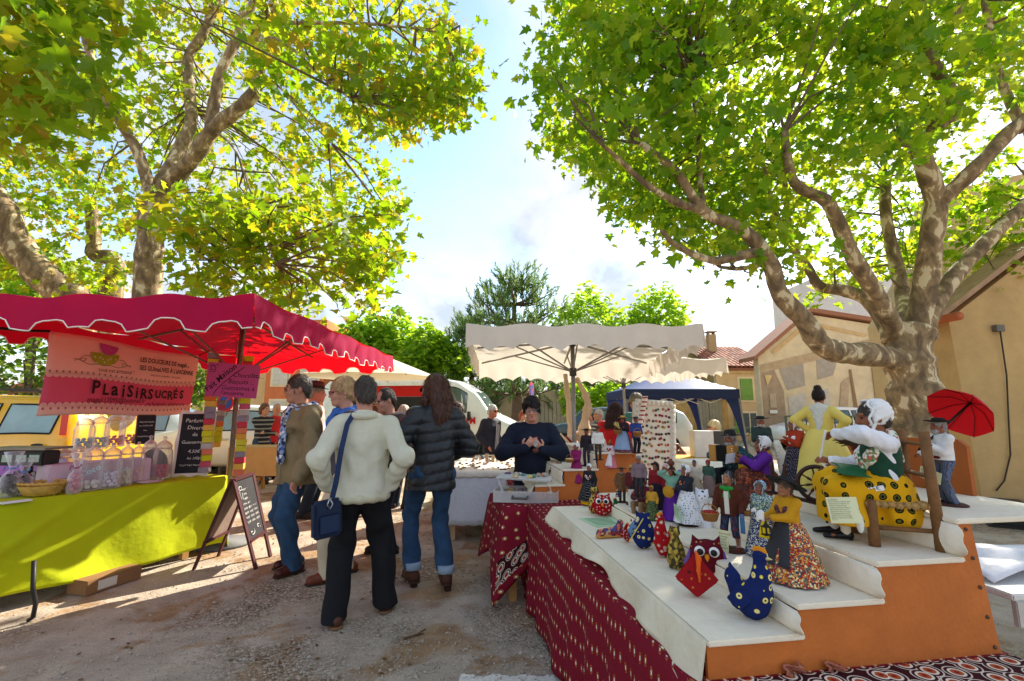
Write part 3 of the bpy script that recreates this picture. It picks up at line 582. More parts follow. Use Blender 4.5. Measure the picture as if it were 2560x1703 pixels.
def lobed():
    """outline of a five-lobed plane leaf, stalk at the origin, tip along +y"""
    pts = [(0, 0), (.22, -.06), (.5, .12), (.30, .28), (.62, .55), (.26, .55), (.20, .72), (0, 1.05), (-.20, .72), (-.26, .55), (-.62, .55), (-.30, .28), (-.5, .12), (-.22, -.06)]
    return np.array([(x, y, .24*abs(x)**1.3-.16*y*y) for x, y in pts]+[(0, .42, -.03)], 'f4'), [(14, i, (i+1) % 14) for i in range(14)]
LEAFV, LEAFF = lobed()
SIMPV = np.array([(0, 0, 0), (.34, .35, .06), (.2, .75, .0), (0, 1, -.1), (-.2, .75, .0), (-.34, .35, .06)], 'f4'); SIMPF = [(0, 1, 2), (0, 2, 3), (0, 3, 4), (0, 4, 5)]
def leaf_cloud(P, size, LV, LF, rng, droop=.5, nrm_up=.8):
    n = len(P); az = rng.uniform(0, 2*pi, n); tl = rng.normal(-droop, .35, n); y = np.stack([np.cos(az)*np.cos(tl), np.sin(az)*np.cos(tl), np.sin(tl)], 1)
    u = rng.normal(0, 1, (n, 3)); u[:, 2] += nrm_up*2; x = np.cross(y, u); x /= np.linalg.norm(x, axis=1)[:, None]+1e-6; z = np.cross(x, y)
    s = size[:, None, None]; Wv = P[:, None, :]+s*(LV[None, :, 0:1]*x[:, None, :]+LV[None, :, 1:2]*y[:, None, :]+LV[None, :, 2:3]*z[:, None, :])
    return Wv, x, y, z
def cloud_mesh(name, Wv, LF, mat, parent):
    n, k, _ = Wv.shape; F = (np.array(LF)[None]+(np.arange(n)*k)[:, None, None]).reshape(-1, 3); me = bpy.data.meshes.new(name)
    me.vertices.add(n*k); me.vertices.foreach_set('co', Wv.astype('f4').ravel()); me.loops.add(F.size); me.loops.foreach_set('vertex_index', F.astype('i4').ravel())
    me.polygons.add(len(F)); me.polygons.foreach_set('loop_start', np.arange(len(F), dtype='i4')*3); me.update(calc_edges=True); return link(name, me, mat, parent)
def inpoly(x, y, poly):
    c = np.zeros(len(x), bool); j = len(poly)-1
    for i in range(len(poly)):
        xi, yi = poly[i]; xj, yj = poly[j]; c ^= ((yi > y) != (yj > y)) & (x < (xj-xi)*(y-yi)/(yj-yi+1e-9)+xi); j = i
    return c
def px3(px, py, Y):
    xc = (px-1280)/FPX; yc = -(py-851.5)/FPX; dy_ = _c-yc*_s; t = Y/dy_; return np.stack([xc*t, Y, CH+(_s+yc*_c)*t], 1)
def bark():
    m, t, b = newmat('plane_bark'); l = t.links; co = nd(t, 'ShaderNodeTexCoord'); mpn = nd(t, 'ShaderNodeMapping'); mpn.inputs['Scale'].default_value = (1, 1, .55); l.new(co.outputs['Object'], mpn.inputs[0])
    n = nd(t, 'ShaderNodeTexNoise', i_Scale=6.4, i_Detail=9., i_Roughness=.6, i_Distortion=.5); l.new(mpn.outputs[0], n.inputs['Vector'])
    r = nd(t, 'ShaderNodeValToRGB'); el = r.color_ramp.elements; el.new(.5); el.new(.6)
    for q, (p_, c) in zip(el, ((.40, '66543c'), (.50, '8a7454'), (.575, '9f8662'), (.59, 'cdbd98'))): q.position = p_; q.color = (*rgb(c), 1)
    l.new(n.outputs[0], r.inputs[0]); l.new(r.outputs[0], b.inputs['Base Color']); b.inputs['Roughness'].default_value = .9; addbump(t, b, co.outputs['Object'], 18, 1., 9); return m
BARK = bark()
def limb(mb, pts, r0, r1, n=12, wob=.10, seed=0):
    """smooth tapering branch through the given places, a little knotty"""
    r = random.Random(seed); P = [Vector(p) for p in pts]; out = []; m = len(P)
    for i in range(m-1):
        a, b2, c, d = P[max(i-1, 0)], P[i], P[i+1], P[min(i+2, m-1)]
        for k in range(5):
            t = k/5; out.append(.5*((2*b2)+(c-a)*t+(2*a-5*b2+4*c-d)*t*t+(3*b2-a-3*c+d)*t**3))
    out.append(P[-1]); q = len(out); rr = [(r0+(r1-r0)*(i/(q-1))**.8)*(1+wob*wavy(i*.55+seed)*.6) for i in range(q)]; mb.tube(out, rr, n); return out, rr
def plane_tree(label, limbs, base, crown_polys, mat, seed, lsize, extra_twigs, nleafobj=300):
    rng = np.random.default_rng(seed); root = thing('plane_tree', label, 'tree', base); inv = Matrix.Translation(-Vector(base)); mb = MB(); tips = []
    for i, (pts, ra, rb) in enumerate(limbs):
        ra, rb = (ra*.82, rb*.8) if i else (ra, rb*.95)
        P = [V(*p) for p in pts]; o, rr = limb(mb, [p-Vector(base) for p in P], ra, rb, 14 if ra > .1 else 8, .10, seed+i); tips += [(q+Vector(base), rb) for q in o[len(o)//3:]]
    mb.build('trunk', BARK, root, True)
    # leaf sprays: each twig end carries a handful of leaves
    C = []
    for poly, n, y0, y1 in crown_polys:
        a = np.array(poly, float); lo, hi = a.min(0), a.max(0); got = 0
        while got < n:
            x = rng.uniform(lo[0], hi[0], n*2); y = rng.uniform(lo[1], hi[1], n*2); k = inpoly(x, y, poly); x, y = x[k], y[k]; Y = rng.uniform(y0, y1, len(x))
            p = px3(x, y, Y); q = p*1.1; dn = np.sin(q[:, 0]*1.7+seed)+np.sin(q[:, 1]*1.9+1.3*seed)+np.sin(q[:, 2]*2.3+q[:, 0]*.8)+rng.normal(0, .8, len(p)); p = p[dn > -.35]; p = p[p[:, 2] > 2.5]; C.append(p[:n-got]); got += len(C[-1])
    C = np.concatenate(C); n = len(C); k = 12
    off = rng.normal(0, 1, (n, k, 3))*np.array([.19, .19, .15]); P = (C[:, None, :]+off).reshape(-1, 3); size = rng.uniform(.35, 1.35, len(P))*lsize
    # twigs from the nearest limb towards some of the sprays
    tv = np.array([list(t[0]) for t in tips]); mb = MB(); pick = rng.choice(n, min(extra_twigs, n), replace=False)
    for i in pick:
        c = C[i]; d = np.linalg.norm(tv-c, axis=1); j = int(np.argmin(d))
        if d[j] > 2.6: continue
        a = Vector(tv[j]); b2 = Vector(c); m_ = a.lerp(b2, .5)+Vector((rng.normal(0, .1), rng.normal(0, .1), rng.uniform(0, .25))); bb = Vector(base); mb.tube([a-bb, m_-bb, b2-bb], [.022, .013, .005], 5, False)
    # fruit balls hang on threads
    tag(mb.build('twigs', M('6b5a45', var=.3), root, True), kind='stuff')
    mb = MB(); pk = rng.choice(n, 160, replace=False)
    for i in pk:
        c = Vector(C[i])-Vector(base); mb.ell(c+Vector((0, 0, -.22)), .014, None, 6, 4); mb.tube([c, c+Vector((0, 0, -.21))], .0025, 3, False)
    tag(mb.build('fruit_balls', M('5b4a26'), root, True), kind='stuff')
    Wv, x, y, z = leaf_cloud(P, size, LEAFV, LEAFF, rng); dd = np.linalg.norm(P-np.array([0, 0, CH]), axis=1); az = P[:, 0]/np.maximum(P[:, 1], .1)
    vis = (np.abs(az) < 1.12) & (P[:, 1] > .5) & ((P[:, 2]-CH)/np.maximum(P[:, 1], .1) < 1.05); score = np.where(vis, size/dd, 0); big = np.argsort(-score)[:nleafobj]; keep = np.ones(len(P), bool); keep[big] = False
    cr = cloud_mesh('crown', Wv[keep]-np.array(base), LEAFF, mat, root); tag(cr, kind='stuff')
    lm = meshfrom('leaf', LEAFV.tolist(), LEAFF); lm.materials.append(mat)
    for i in big:
        o = bpy.data.objects.new('leaf', lm); COL.objects.link(o); o.parent = root; s = size[i]
        o.matrix_local = Matrix(((x[i][0]*s, y[i][0]*s, z[i][0]*s, P[i][0]-base[0]), (x[i][1]*s, y[i][1]*s, z[i][1]*s, P[i][1]-base[1]), (x[i][2]*s, y[i][2]*s, z[i][2]*s, P[i][2]-base[2]), (0, 0, 0, 1)))
    return root
LM = leaf_mat(('345410', '587a14', '7c921a', '987e22'), ('5e8e0e', '94bc14', 'c4d41e', 'd0b028'), .52)
LM2 = leaf_mat(('2c500c', '467410', '668c16', '8a9e22'), ('5a920c', '8ebc14', 'bcd01e', 'd8dc36'), .54)
Yr = 6.7
RL = [([(2292, 1180, Yr), (2290, 1060, Yr), (2284, 960, Yr), (2268, 890, Yr), (2280, 820, Yr)], .36, .30),
      ([(2262, 905, Yr), (2185, 888, 6.5), (2110, 882, 6.2), (2052, 862, 6.0), (2010, 800, 5.9), (1950, 735, 5.8), (1925, 655, 5.7), (1877, 592, 5.6), (1823, 559, 5.5), (1758, 527, 5.4), (1690, 430, 5.3), (1600, 358, 5.2)], .23, .05),
      ([(1758, 527, 5.4), (1690, 505, 5.3), (1617, 462, 5.2), (1551, 402, 5.1), (1508, 364, 5.0)], .07, .025),
      ([(1900, 628, 5.65), (1823, 646, 5.6), (1785, 652, 5.6), (1731, 635, 5.6), (1682, 608, 5.6), (1655, 575, 5.6)], .085, .04),
      ([(1905, 660, 5.7), (1850, 672, 6.2), (1800, 668, 6.6)], .05, .03),
      ([(2230, 850, Yr), (2180, 760, 7.0), (2116, 728, 7.2), (2051, 717, 7.3), (2020, 670, 7.3), (1980, 614, 7.3), (1970, 548, 7.4), (1960, 430, 7.5)], .15, .05),
      ([(2250, 850, Yr), (2181, 722, 6.3), (2132, 641, 6.1), (2089, 543, 5.9), (2062, 500, 5.8), (2002, 472, 5.7), (1975, 430, 5.6), (1960, 330, 5.5)], .16, .06),
      ([(2285, 850, Yr), (2312, 720, 6.6), (2328, 600, 6.4), (2339, 505, 6.3), (2312, 413, 6.2), (2301, 369, 6.1), (2344, 315, 6.0), (2388, 272, 6.0), (2366, 217, 5.9), (2328, 152, 5.9), (2301, 65, 5.8), (2310, -120, 5.7)], .21, .08),
      ([(2301, 369, 6.1), (2265, 362, 6.0), (2225, 360, 5.9)], .06, .03),
      ([(2339, 505, 6.3), (2377, 478, 6.2), (2447, 413, 6.0), (2529, 326, 5.9), (2640, 240, 5.7)], .15, .10),
      ([(2300, 840, Yr), (2366, 717, 6.9), (2431, 641, 7.0), (2507, 565, 7.0), (2600, 480, 7.1)], .16, .11),
      ([(2270, 830, 6.9), (2262, 760, 7.6), (2240, 660, 8.0), (2215, 540, 8.2), (2215, 440, 8.3)], .17, .10),
      ([(2328, 152, 5.9), (2390, 40, 5.8), (2420, -90, 5.7)], .08, .05), ([(1757, 520, 5.4), (1749, 430, 5.6), (1742, 300, 5.8), (1738, 180, 6.0)], .05, .03), ([(1980, 614, 7.3), (1935, 520, 7.0), (1905, 390, 6.8)], .05, .03), ([(2560, 330, 6), (2500, 190, 6), (2460, 0, 6)], .08, .05)]
RP = [([(1395, -100), (1400, 60), (1360, 180), (1355, 330), (1440, 420), (1560, 455), (1640, 500), (1860, 470), (2050, 420), (2280, 400), (2420, 280), (2700, 230), (2700, -100)], 1080, 5.2, 11.0),  # crown deepened away from the camera so that it shades the foreground
      ([(1345, -100), (1350, 180), (1560, 330), (1900, 430), (2250, 380), (2560, 160), (2700, -100)], 300, 4.6, 6.2),
      ([(1395, -100), (1300, -700), (2000, -1700), (3000, -1400), (3000, -100)], 620, 4.4, 11),  # unseen leaf sprays beyond the frame, added for the shade they cast
      ([(1400, 330), (1590, 560), (1760, 640), (1960, 600), (2000, 430)], 230, 6.2, 10.5),
      ([(1590, 500), (1600, 570), (1760, 690), (1900, 750), (1970, 690), (2060, 620), (2000, 480)], 60, 5.6, 7),
      ([(1990, 440), (2040, 740), (2300, 720), (2550, 700), (2560, 500), (2480, 330), (2300, 430)], 190, 7.2, 9.5)]
plane_tree('large plane tree with forked mottled trunk behind the doll stand', RL, (V(2292, 1050, Yr).x, Yr, 0), RP, LM2, 11, .135, 420)
Yl = 8.3
LL = [([(369, 1020, Yl), (369, 733, Yl), (375, 625, Yl), (382, 532, Yl), (395, 480, Yl)], .25, .22),
      ([(395, 490, Yl), (420, 460, 8.2), (478, 402, 8.0), (535, 322, 7.8), (597, 272, 7.6), (641, 223, 7.5), (646, 163, 7.4), (635, 109, 7.3), (652, 54, 7.2), (684, 10, 7.2), (700, -150, 7.1)], .20, .08),
      ([(670, 50, 7.2), (722, 57, 7.0), (815, 57, 6.8), (923, 60, 6.6), (1040, 72, 6.4), (1113, 84, 6.3)], .055, .015),
      ([(525, 330, 7.8), (538, 239, 7.8), (554, 174, 7.8), (592, 98, 7.8), (608, 43, 7.8), (641, -10, 7.8), (660, -150, 7.8)], .13, .08),
      ([(400, 470, 8.4), (445, 380, 8.8), (478, 304, 9.0), (472, 217, 9.2), (472, 141, 9.3), (505, 90, 9.3), (543, -10, 9.4), (560, -150, 9.5)], .17, .10),
      ([(380, 500, Yl), (362, 430, 8.2), (340, 370, 8.1), (320, 337, 8.0), (288, 288, 7.8), (258, 240, 7.7), (217, 109, 7.5), (195, 20, 7.4)], .14, .07),
      ([(635, 120, 7.3), (680, 95, 7.0), (740, 130, 6.7), (800, 190, 6.4), (880, 250, 6.2)], .045, .015), ([(597, 272, 7.6), (680, 210, 7.2), (760, 290, 6.9), (830, 360, 6.7)], .03, .012), ([(420, 470, 8.2), (500, 640, 7.4), (620, 620, 6.9), (700, 615, 6.7)], .035, .012), ([(540, 330, 7.8), (590, 380, 7.4), (640, 520, 7.0), (690, 660, 6.7)], .03, .01)]
LP = [([(-150, -120), (-150, 520), (300, 600), (700, 560), (1000, 540), (1000, 380), (1060, 310), (1190, 270), (1150, 190), (1180, 80), (1060, 20), (1010, -120)], 1080, 8.6, 12.5),
      ([(620, -120), (640, 200), (800, 400), (1000, 330), (1190, 270), (1180, 80), (1060, 20), (1010, -120)], 210, 5.6, 7.2),
      ([(380, 520), (420, 760), (700, 790), (930, 780), (965, 690), (1000, 560), (960, 450), (700, 480)], 270, 5.8, 8.4),
      ([(-150, -120), (-150, 300), (130, 400), (230, 330), (260, 100), (420, -20), (420, -120)], 130, 3.2, 4.4),
      ([(-150, 420), (-150, 700), (340, 720), (340, 560)], 200, 8.5, 12),
      ([(-1200, -120), (-1300, 600), (-150, 600), (-150, -120)], 300, 5, 10), ([(-800, -1100), (-150, -120), (1000, -120), (1000, -900)], 380, 6, 11)]  # these two lie out of view, added to extend the crown for shading
plane_tree('large plane tree with spreading yellow green crown behind the red parasol', LL, (V(369, 733, Yl).x, Yl, 0), LP, LM, 23, .145, 560)
mb = MB(); root = thing('plane_tree', 'leaning bare plane trunk at the far left behind the parasol', 'tree', (V(200, 780, 9.5).x, 9.5, 0)); B0 = root.location
limb(mb, [Vector((B0.x+.25, 9.5, 0))-B0, V(190, 780, 9.5)-B0, V(157, 738, 9.4)-B0, V(98, 679, 9.2)-B0, V(43, 614, 9.0)-B0, V(5, 530, 8.8)-B0, V(-60, 430, 8.6)-B0], .36, .24, 14, .08, 5); mb.build('trunk', BARK, root, True)
mb = MB(); root = thing('plane_tree', 'slender twisted plane trunk left of the thick central trunk', 'tree', (V(277, 733, 11).x, 11, 0)); B0 = root.location
limb(mb, [Vector((0, 0, 0)), V(277, 733, 11)-B0, V(290, 680, 11)-B0, V(277, 646, 11)-B0, V(236, 636, 11)-B0, V(236, 590, 11)-B0, V(225, 500, 11)-B0], .26, .13, 12, .12, 7); mb.build('trunk', BARK, root, True)
def leafy(name, label, base, blobs, mat, n, lsize, seed, trunk=.2, group=None, spiky=0., cat='tree'):
    """blobs: (centre, radii) of leaf clumps"""
    rng = np.random.default_rng(seed); root = thing(name, label, cat, base, 0, group); B = np.array(base); Ps = []
    tot = sum(r[0]*r[1]*r[2] for c, r in blobs)
    for c, r in blobs:
        k = max(20, int(n*r[0]*r[1]*r[2]/tot)); d = rng.normal(0, 1, (k, 3)); d /= np.linalg.norm(d, axis=1)[:, None]; rad = rng.uniform(.25, 1, k)**.45
        rad *= 1+.22*np.sin(d[:, 0]*5+seed)*np.sin(d[:, 1]*6+seed*2)+.15*np.sin(d[:, 2]*9+d[:, 0]*7)
        p = np.array(c)+d*rad[:, None]*np.array(r); p[:, 2] += spiky*np.maximum(d[:, 2], 0)*np.abs(np.sin(d[:, 0]*14+seed)*np.sin(d[:, 1]*11))*r[2]; Ps.append(p)
    P = np.concatenate(Ps); P = P[P[:, 2] > .15]; Wv, *_ = leaf_cloud(P, rng.uniform(.6, 1.3, len(P))*lsize, SIMPV, SIMPF, rng, .2, .5); tag(cloud_mesh('crown', Wv-B, SIMPF, mat, root), kind='stuff')
    if trunk:
        mb = MB(); top = max(c[2] for c, r in blobs)-base[2]; limb(mb, [(0, 0, -.05), (.05, 0, top*.5), (-.05, .05, top)], trunk, trunk*.3, 8, .08, seed)
        for c, r in blobs[:6]: cc_ = Vector(c)-Vector(base); mb.tube([(0, 0, cc_.z*.55), cc_*.6+Vector((0, 0, cc_.z*.25)), cc_], [trunk*.4, trunk*.25, .02], 6)
        mb.build('trunk', M('5d5040', var=.3), root, True)
    return root
BG = leaf_mat(('4c7a1c', '6a9424', '86a82c'), ('8cbc20', 'aed42a', 'c8e03c'), .55, 'broadleaf'); HG = leaf_mat(('24401a', '38581c', '5a7422'), ('4c7a1a', '7ea428', 'b0b83a'), .4, 'hedge_leaf')
def blob(px, py, Y, rpx, ry_=None, rzp=None): s = Y/FPX; return (tuple(V(px, py, Y)), (rpx*s, (ry_ or rpx)*s, (rzp or rpx)*s))
leafy('tree', 'bright green tree seen between the red parasol and the pine', (V(930, 1000, 24).x, 24, 0), [blob(930, 870, 24, 75, 75, 70), blob(985, 840, 24, 60, 60, 55), blob(890, 900, 24, 50, 60, 90)], BG, 3600, .34, 31, .22, None, .5)
leafy('tree', 'low bright green tree left of the dark pine, above the van', (V(1080, 1000, 23).x, 23, 0), [blob(1070, 880, 23, 60, 60, 62), blob(1120, 905, 23, 60, 60, 50), blob(1040, 920, 23, 55, 60, 60)], BG, 3000, .32, 32, .2, None, .4)
leafy('tree', 'tall green tree behind the left half of the white parasol', (V(1470, 1000, 29).x, 29, 0), [blob(1470, 815, 29, 85, 85, 80), blob(1410, 840, 29, 50, 50, 60), blob(1480, 930, 29, 110, 90, 60)], BG, 4200, .36, 33, .25, None, .5)
leafy('tree', 'tall rounded green tree behind the right half of the white parasol', (V(1640, 1000, 30).x, 30, 0), [blob(1650, 800, 30, 75, 75, 72), blob(1600, 840, 30, 70, 70, 62), blob(1590, 930, 30, 95, 80, 60)], BG, 4200, .36, 34, .25, None, .5)
leafy('tree', 'green tree between the second white parasol and the ochre house', (V(1560, 1000, 20).x, 20, 0), [blob(1530, 985, 20, 55, 50, 45), blob(1440, 1000, 20, 40, 50, 50)], BG, 1500, .26, 35, .12)
leafy('hedge', 'dark green shrubs on a wire fence behind the yellow car', (V(60, 1050, 11.5).x, 11.5, 0), [blob(60, 900, 11.5, 120, 60, 110), blob(-90, 880, 11.5, 120, 60, 120), blob(180, 940, 12, 90, 60, 90), blob(-250, 900, 11, 150, 80, 130)], HG, 2200, .17, 36, .10, None, 0, 'hedge')
leafy('hedge', 'dark shrubs seen between banner and pink sign', (V(440, 1050, 13).x, 13, 0), [blob(420, 960, 13, 90, 60, 70), blob(510, 960, 13, 50, 50, 70), blob(300, 950, 13, 90, 50, 80)], HG, 2400, .16, 37, .08, None, 0, 'hedge')
leafy('tree', 'airy yellow green tree low at the left edge behind the leaning trunk', (V(90, 800, 16).x, 16, 0), [blob(60, 690, 16, 130, 90, 60), blob(180, 720, 16, 80, 80, 45), blob(-120, 680, 16, 130, 90, 70), blob(60, 780, 16, 150, 80, 60)], BG, 3600, .26, 38, .15, None, .4)
def pine(label, base, tiers, seed, top, mat, trunk=.28):
    rng = np.random.default_rng(seed); root = thing('pine_tree', label, 'tree', base); mb = MB(); B = Vector(base); o, rr = limb(mb, [(0, 0, -.05), (.1, 0, top*.35), (-.05, .1, top*.7), (.1, 0, top*.97)], trunk, .05, 10, .05, seed); v, f = [], []
    for z, rad, n in tiers:
        for i in range(n):
            a = 2*pi*i/n+rng.uniform(-.3, .3); R_ = rad*rng.uniform(.75, 1.1); up = R_*rng.uniform(.15, .40); e_ = Vector((R_*cos(a), R_*sin(a), z+up)); mid = Vector((R_*.5*cos(a), R_*.5*sin(a), z+up*.15)); mb.tube([(0, 0, z), mid, e_], [.07, .045, .015], 5)
            for k in range(20):
                t = rng.uniform(.3, 1.08); c = (Vector((0, 0, z)).lerp(mid, t*2) if t < .5 else mid.lerp(e_, t*2-1))+Vector(rng.normal(0, .16, 3)); ax_ = (Vector((cos(a)*.4, sin(a)*.4, 1))+Vector(rng.normal(0, .35, 3))).normalized(); L_ = rng.uniform(.35, .6)
                p1, p2 = frame_of(ax_)
                for h in range(16):
                    b2 = c+ax_*L_*(h/16); an = h*2.4; d = (ax_*.75+p1*cos(an)*.65+p2*sin(an)*.65).normalized()*.24; w2 = d.cross(ax_).normalized()*.028; o_ = len(v); v += [tuple(b2-w2), tuple(b2+w2), tuple(b2+d)]; f.append((o_, o_+1, o_+2))
    mb.build('trunk', M('6a5646', var=.35, bump=.6, bs=12), root, True); tag(link('needles', meshfrom('needles', v, f), mat, root), kind='stuff'); return root
PN = leaf_mat(('34542a', '4c6e38', '688646'), ('5c8038', '7c9c4c', '98b05c'), .35, 'pine_needle')
pine('tall dark pine with upswept branches behind the white parasol', (V(1288, 1080, 20).x, 20, 0), [(2.1, 2.1, 7), (3.2, 2.3, 7), (4.3, 2.2, 7), (5.2, 2.3, 8), (6.1, 1.9, 7), (6.8, 1.1, 5)], 41, 7.6, PN)
pine('lower dark pine left of the tall pine beside the van', (V(1175, 1080, 24).x, 24, 0), [(1.5, 2.2, 7), (2.4, 2.2, 7), (3.2, 2.1, 8), (4.1, 1.8, 7), (5.0, 1.3, 6), (5.7, .8, 5)], 42, 6.4, PN, .25)
pine('broad low pine behind the driftwood sculpture', (V(1440, 1080, 26).x, 26, 0), [(1.6, 2.8, 7), (2.6, 2.8, 7), (3.6, 2.4, 7), (4.6, 1.9, 6), (5.6, 1.2, 5)], 43, 6.8, PN, .25)
# ---------------------------------------------------------------- buildings
def render_mat(c, var=.14): return M(c, var=var, vs=1.6, bump=.35, bs=28, rough=.92, spec=.1)
def quad(mb, a, b2, c, d): mb.add([a, b2, c, d], [(0, 1, 2, 3)])
def wall_box(name, mat, root, poly, o, ux, uy, th): mb = MB(); mb.prism(poly, o, ux, uy, th); return mb.build(name, mat, root)
TILE = [M(c, var=.3, vs=9, bump=.3) for c in ('a8654a', '96583f', 'b87c5c', '8a5442')]
def tile_mesh(L_, r_):
    v, f = [], []
    for j in (0, 1):
        for k in range(6): a = pi*k/5; q = r_*(1-.12*j); v.append((q*cos(a), j*L_, q*sin(a))); 
    for j in (0, 1):
        for k in range(6): a = pi*k/5; q = (r_-.015)*(1-.12*j); v.append((q*cos(a), j*L_, q*sin(a)))
    for k in range(5): f += [(k, k+1, 7+k, 6+k), (12+k+1, 12+k, 18+k, 19+k), (k+1, k, 12+k, 13+k)]
    me = meshfrom('roof_tile', v, f); return me
def tile_roof(parent, o, ux, uy, W, Hh, pw, pl, seed=1):
    """rows of half-round tiles over the rectangle (o, ux*W, uy*Hh); uy runs up the slope"""
    ux, uy = Vector(ux).normalized(), Vector(uy).normalized(); n = ux.cross(uy); r = random.Random(seed); mes = []
    for m in TILE: me = tile_mesh(pl*1.15, pw*.5); me.materials.append(m); mes.append(me)
    for j in range(int(Hh/pl)):
        for i in range(int(W/pw)):
            ob = bpy.data.objects.new('roof_tile', r.choice(mes)); COL.objects.link(ob); ob.parent = parent; p = Vector(o)+ux*(i+.5)*pw+uy*j*pl+n*(.02+r.uniform(0, .012))
            ob.matrix_local = Matrix(((ux.x, uy.x, n.x, p.x), (ux.y, uy.y, n.y, p.y), (ux.z, uy.z, n.z, p.z), (0, 0, 0, 1)))
X_, Z_ = Vector((1, 0, 0)), Vector((0, 0, 1)); Y_ = Vector((0, 1, 0))
def win(root, cx, y, z0, z1, w_, shutters=None, open_=False, frame='e8e2d4', glass='56646c', reveal='efe0c4'):
    f = MB(); f.prism([(-w_/2-.12, z0-.1), (w_/2+.12, z0-.1), (w_/2+.12, z1+.1), (-w_/2-.12, z1+.1)], (cx, y-.01, 0), X_, Z_, .04); wn = f.build('window', render_mat(reveal), root)
    f = MB(); f.prism([(-w_/2, z0), (w_/2, z0), (w_/2, z1), (-w_/2, z1)], (cx, y-.034, 0), X_, Z_, .01); f.build('pane', M(glass, rough=.12, var=.2, bump=0, spec=.6), wn)
    if open_:
        f = MB()
        for xx in (-w_/2, 0, w_/2): f.box((cx+xx, y-.05, (z0+z1)/2), (.05, .03, z1-z0))
        f.build('frame', M(frame), wn)
    if shutters:
        for s in (-1, 1):
            f = MB(); sw = w_/2; xx = cx+s*(sw/2 if not open_ else w_/2+sw/2+.03); k = 4
            for i in range(k): f.box((xx+(i-(k-1)/2)*sw/k, y-.065, (z0+z1)/2), (sw/k*.94, .03, z1-z0))
            for q in (.2, .8): f.box((xx, y-.088, z0+(z1-z0)*q), (sw*.96, .02, .06))
            f.build('shutter', M(shutters, var=.12), root)
# ochre house with green shutters
hx0, hx1, hy = 10.2, 13.1, 23.0; hz = 3.45; root = thing('house', 'ochre house with green shutters, tiled roof and chimney', 'house', (hx0, hy, 0)); B = root.location
W = lambda x, y, z: Vector((x, y, z))-B
mb = MB(); mb.box(W((hx0+hx1)/2, hy+.15, hz/2), (hx1-hx0, .3, hz)); mb.build('front_wall', render_mat('d8c09a'), root)
mb = MB(); mb.prism([(0.31, 0), (7, 0), (7, hz), (3.6, 4.95), (.31, hz)], W(hx0+.15, hy, 0), Y_, Z_, .3); tag(mb.build('side_wall', M('a8925e', var=.35, vs=.9, bump=.5, bs=10, rough=.95), root), 'darker blotchy bare rendered gable wall')  # darker and blotchier colour than the front wall
mb = MB(); mb.prism([(-.25, hz-.06), (3.6, 4.97), (3.6, 5.09), (-.25, hz+.06)], W((hx0+hx1)/2, hy, 0), Y_, Z_, hx1-hx0+.3); rf = mb.build('roof', M('8a5a44'), root)
tile_roof(rf, W(hx0-.15, hy-.25, hz+.065), X_, Vector((0, 3.85, 1.52)), hx1-hx0+.3, 4.1, .22, .36, 4)
mb = MB(); mb.box(W(hx0+1.0, hy+2.6, 5.1), (.42, .42, 1.1)); mb.box(W(hx0+1.0, hy+2.6, 5.8), (.56, .56, .05)); 
for sx in (-.15, .15): mb.box(W(hx0+1.0+sx, hy+2.6, 5.71), (.06, .3, .14))
mb.build('chimney', render_mat('b59a72'), rf)
mb = MB(); mb.box(W((hx0+hx1)/2, hy-.06, hz-.1), (hx1-hx0+.1, .12, .14)); mb.build('cornice', render_mat('e0c394'), root)
win(root, hx0+1.45-B.x, hy-B.y, 1.95, 3.0, .6, '7fae5a'); win(root, hx0+1.5-B.x, hy-B.y, .35, 1.3, .72, '7fae5a', True)
# shed door left of it
root = thing('garden_wall', 'ochre rubble stone wall with grey wooden double door', 'wall', (8.6, 22.2, 0)); B = root.location
mb = MB(); mb.prism([(-2.2, 0), (1.7, 0), (1.7, 2.2), (-.6, 2.25), (-2.2, 1.5)], (0, .15, 0), X_, Z_, .3); mb.build('wall', M('b0925f', var=.4, vs=2.2, bump=.9, bs=7, rough=.95), root)
for s in (0, 1):
    mb = MB()
    for i in range(4): mb.box((.25+s*.62+i*.15, -.03, .95), (.14, .05, 1.9))
    mb.build('door', M('8d8a7c', var=.25), root)
mb = MB(); mb.box((.75, -.06, 2.0), (1.6, .16, .16)); mb.build('lintel', M('8a7860'), root)
# painted facade
mx0, my = 10.75, 20.0; root = thing('mural_house', 'gabled facade painted with a faded classical mural', 'house', (mx0, my, 0)); B = root.location
mb = MB(); mb.prism([(0, 0), (6.4, 0), (6.4, 5.0), (2.4, 5.65), (0, 3.72)], (0, .2, 0), X_, Z_, .4); mb.build('wall', render_mat('d6c5a4', .2), root)
mb = MB(); mb.prism([(-.25, 3.58), (2.4, 5.74), (2.4, 5.92), (-.25, 3.76)], (0, .5, 0), X_, Z_, 1.4); mb.prism([(2.4, 5.74), (6.5, 5.07), (6.5, 5.25), (2.4, 5.92)], (0, .5, 0), X_, Z_, 1.4); rf = mb.build('roof', M('9a6a50'), root)
tile_roof(rf, (2.4, -.2, 5.93), Vector((0, 1, 0)), Vector((4.1, 0, -.67)), .35, 4.0, .34, .42, 7); tile_roof(rf, (-.25, -.2, 3.77), Vector((0, 1, 0)), Vector((2.65, 0, 2.16)), .35, 3.3, .34, .42, 8)
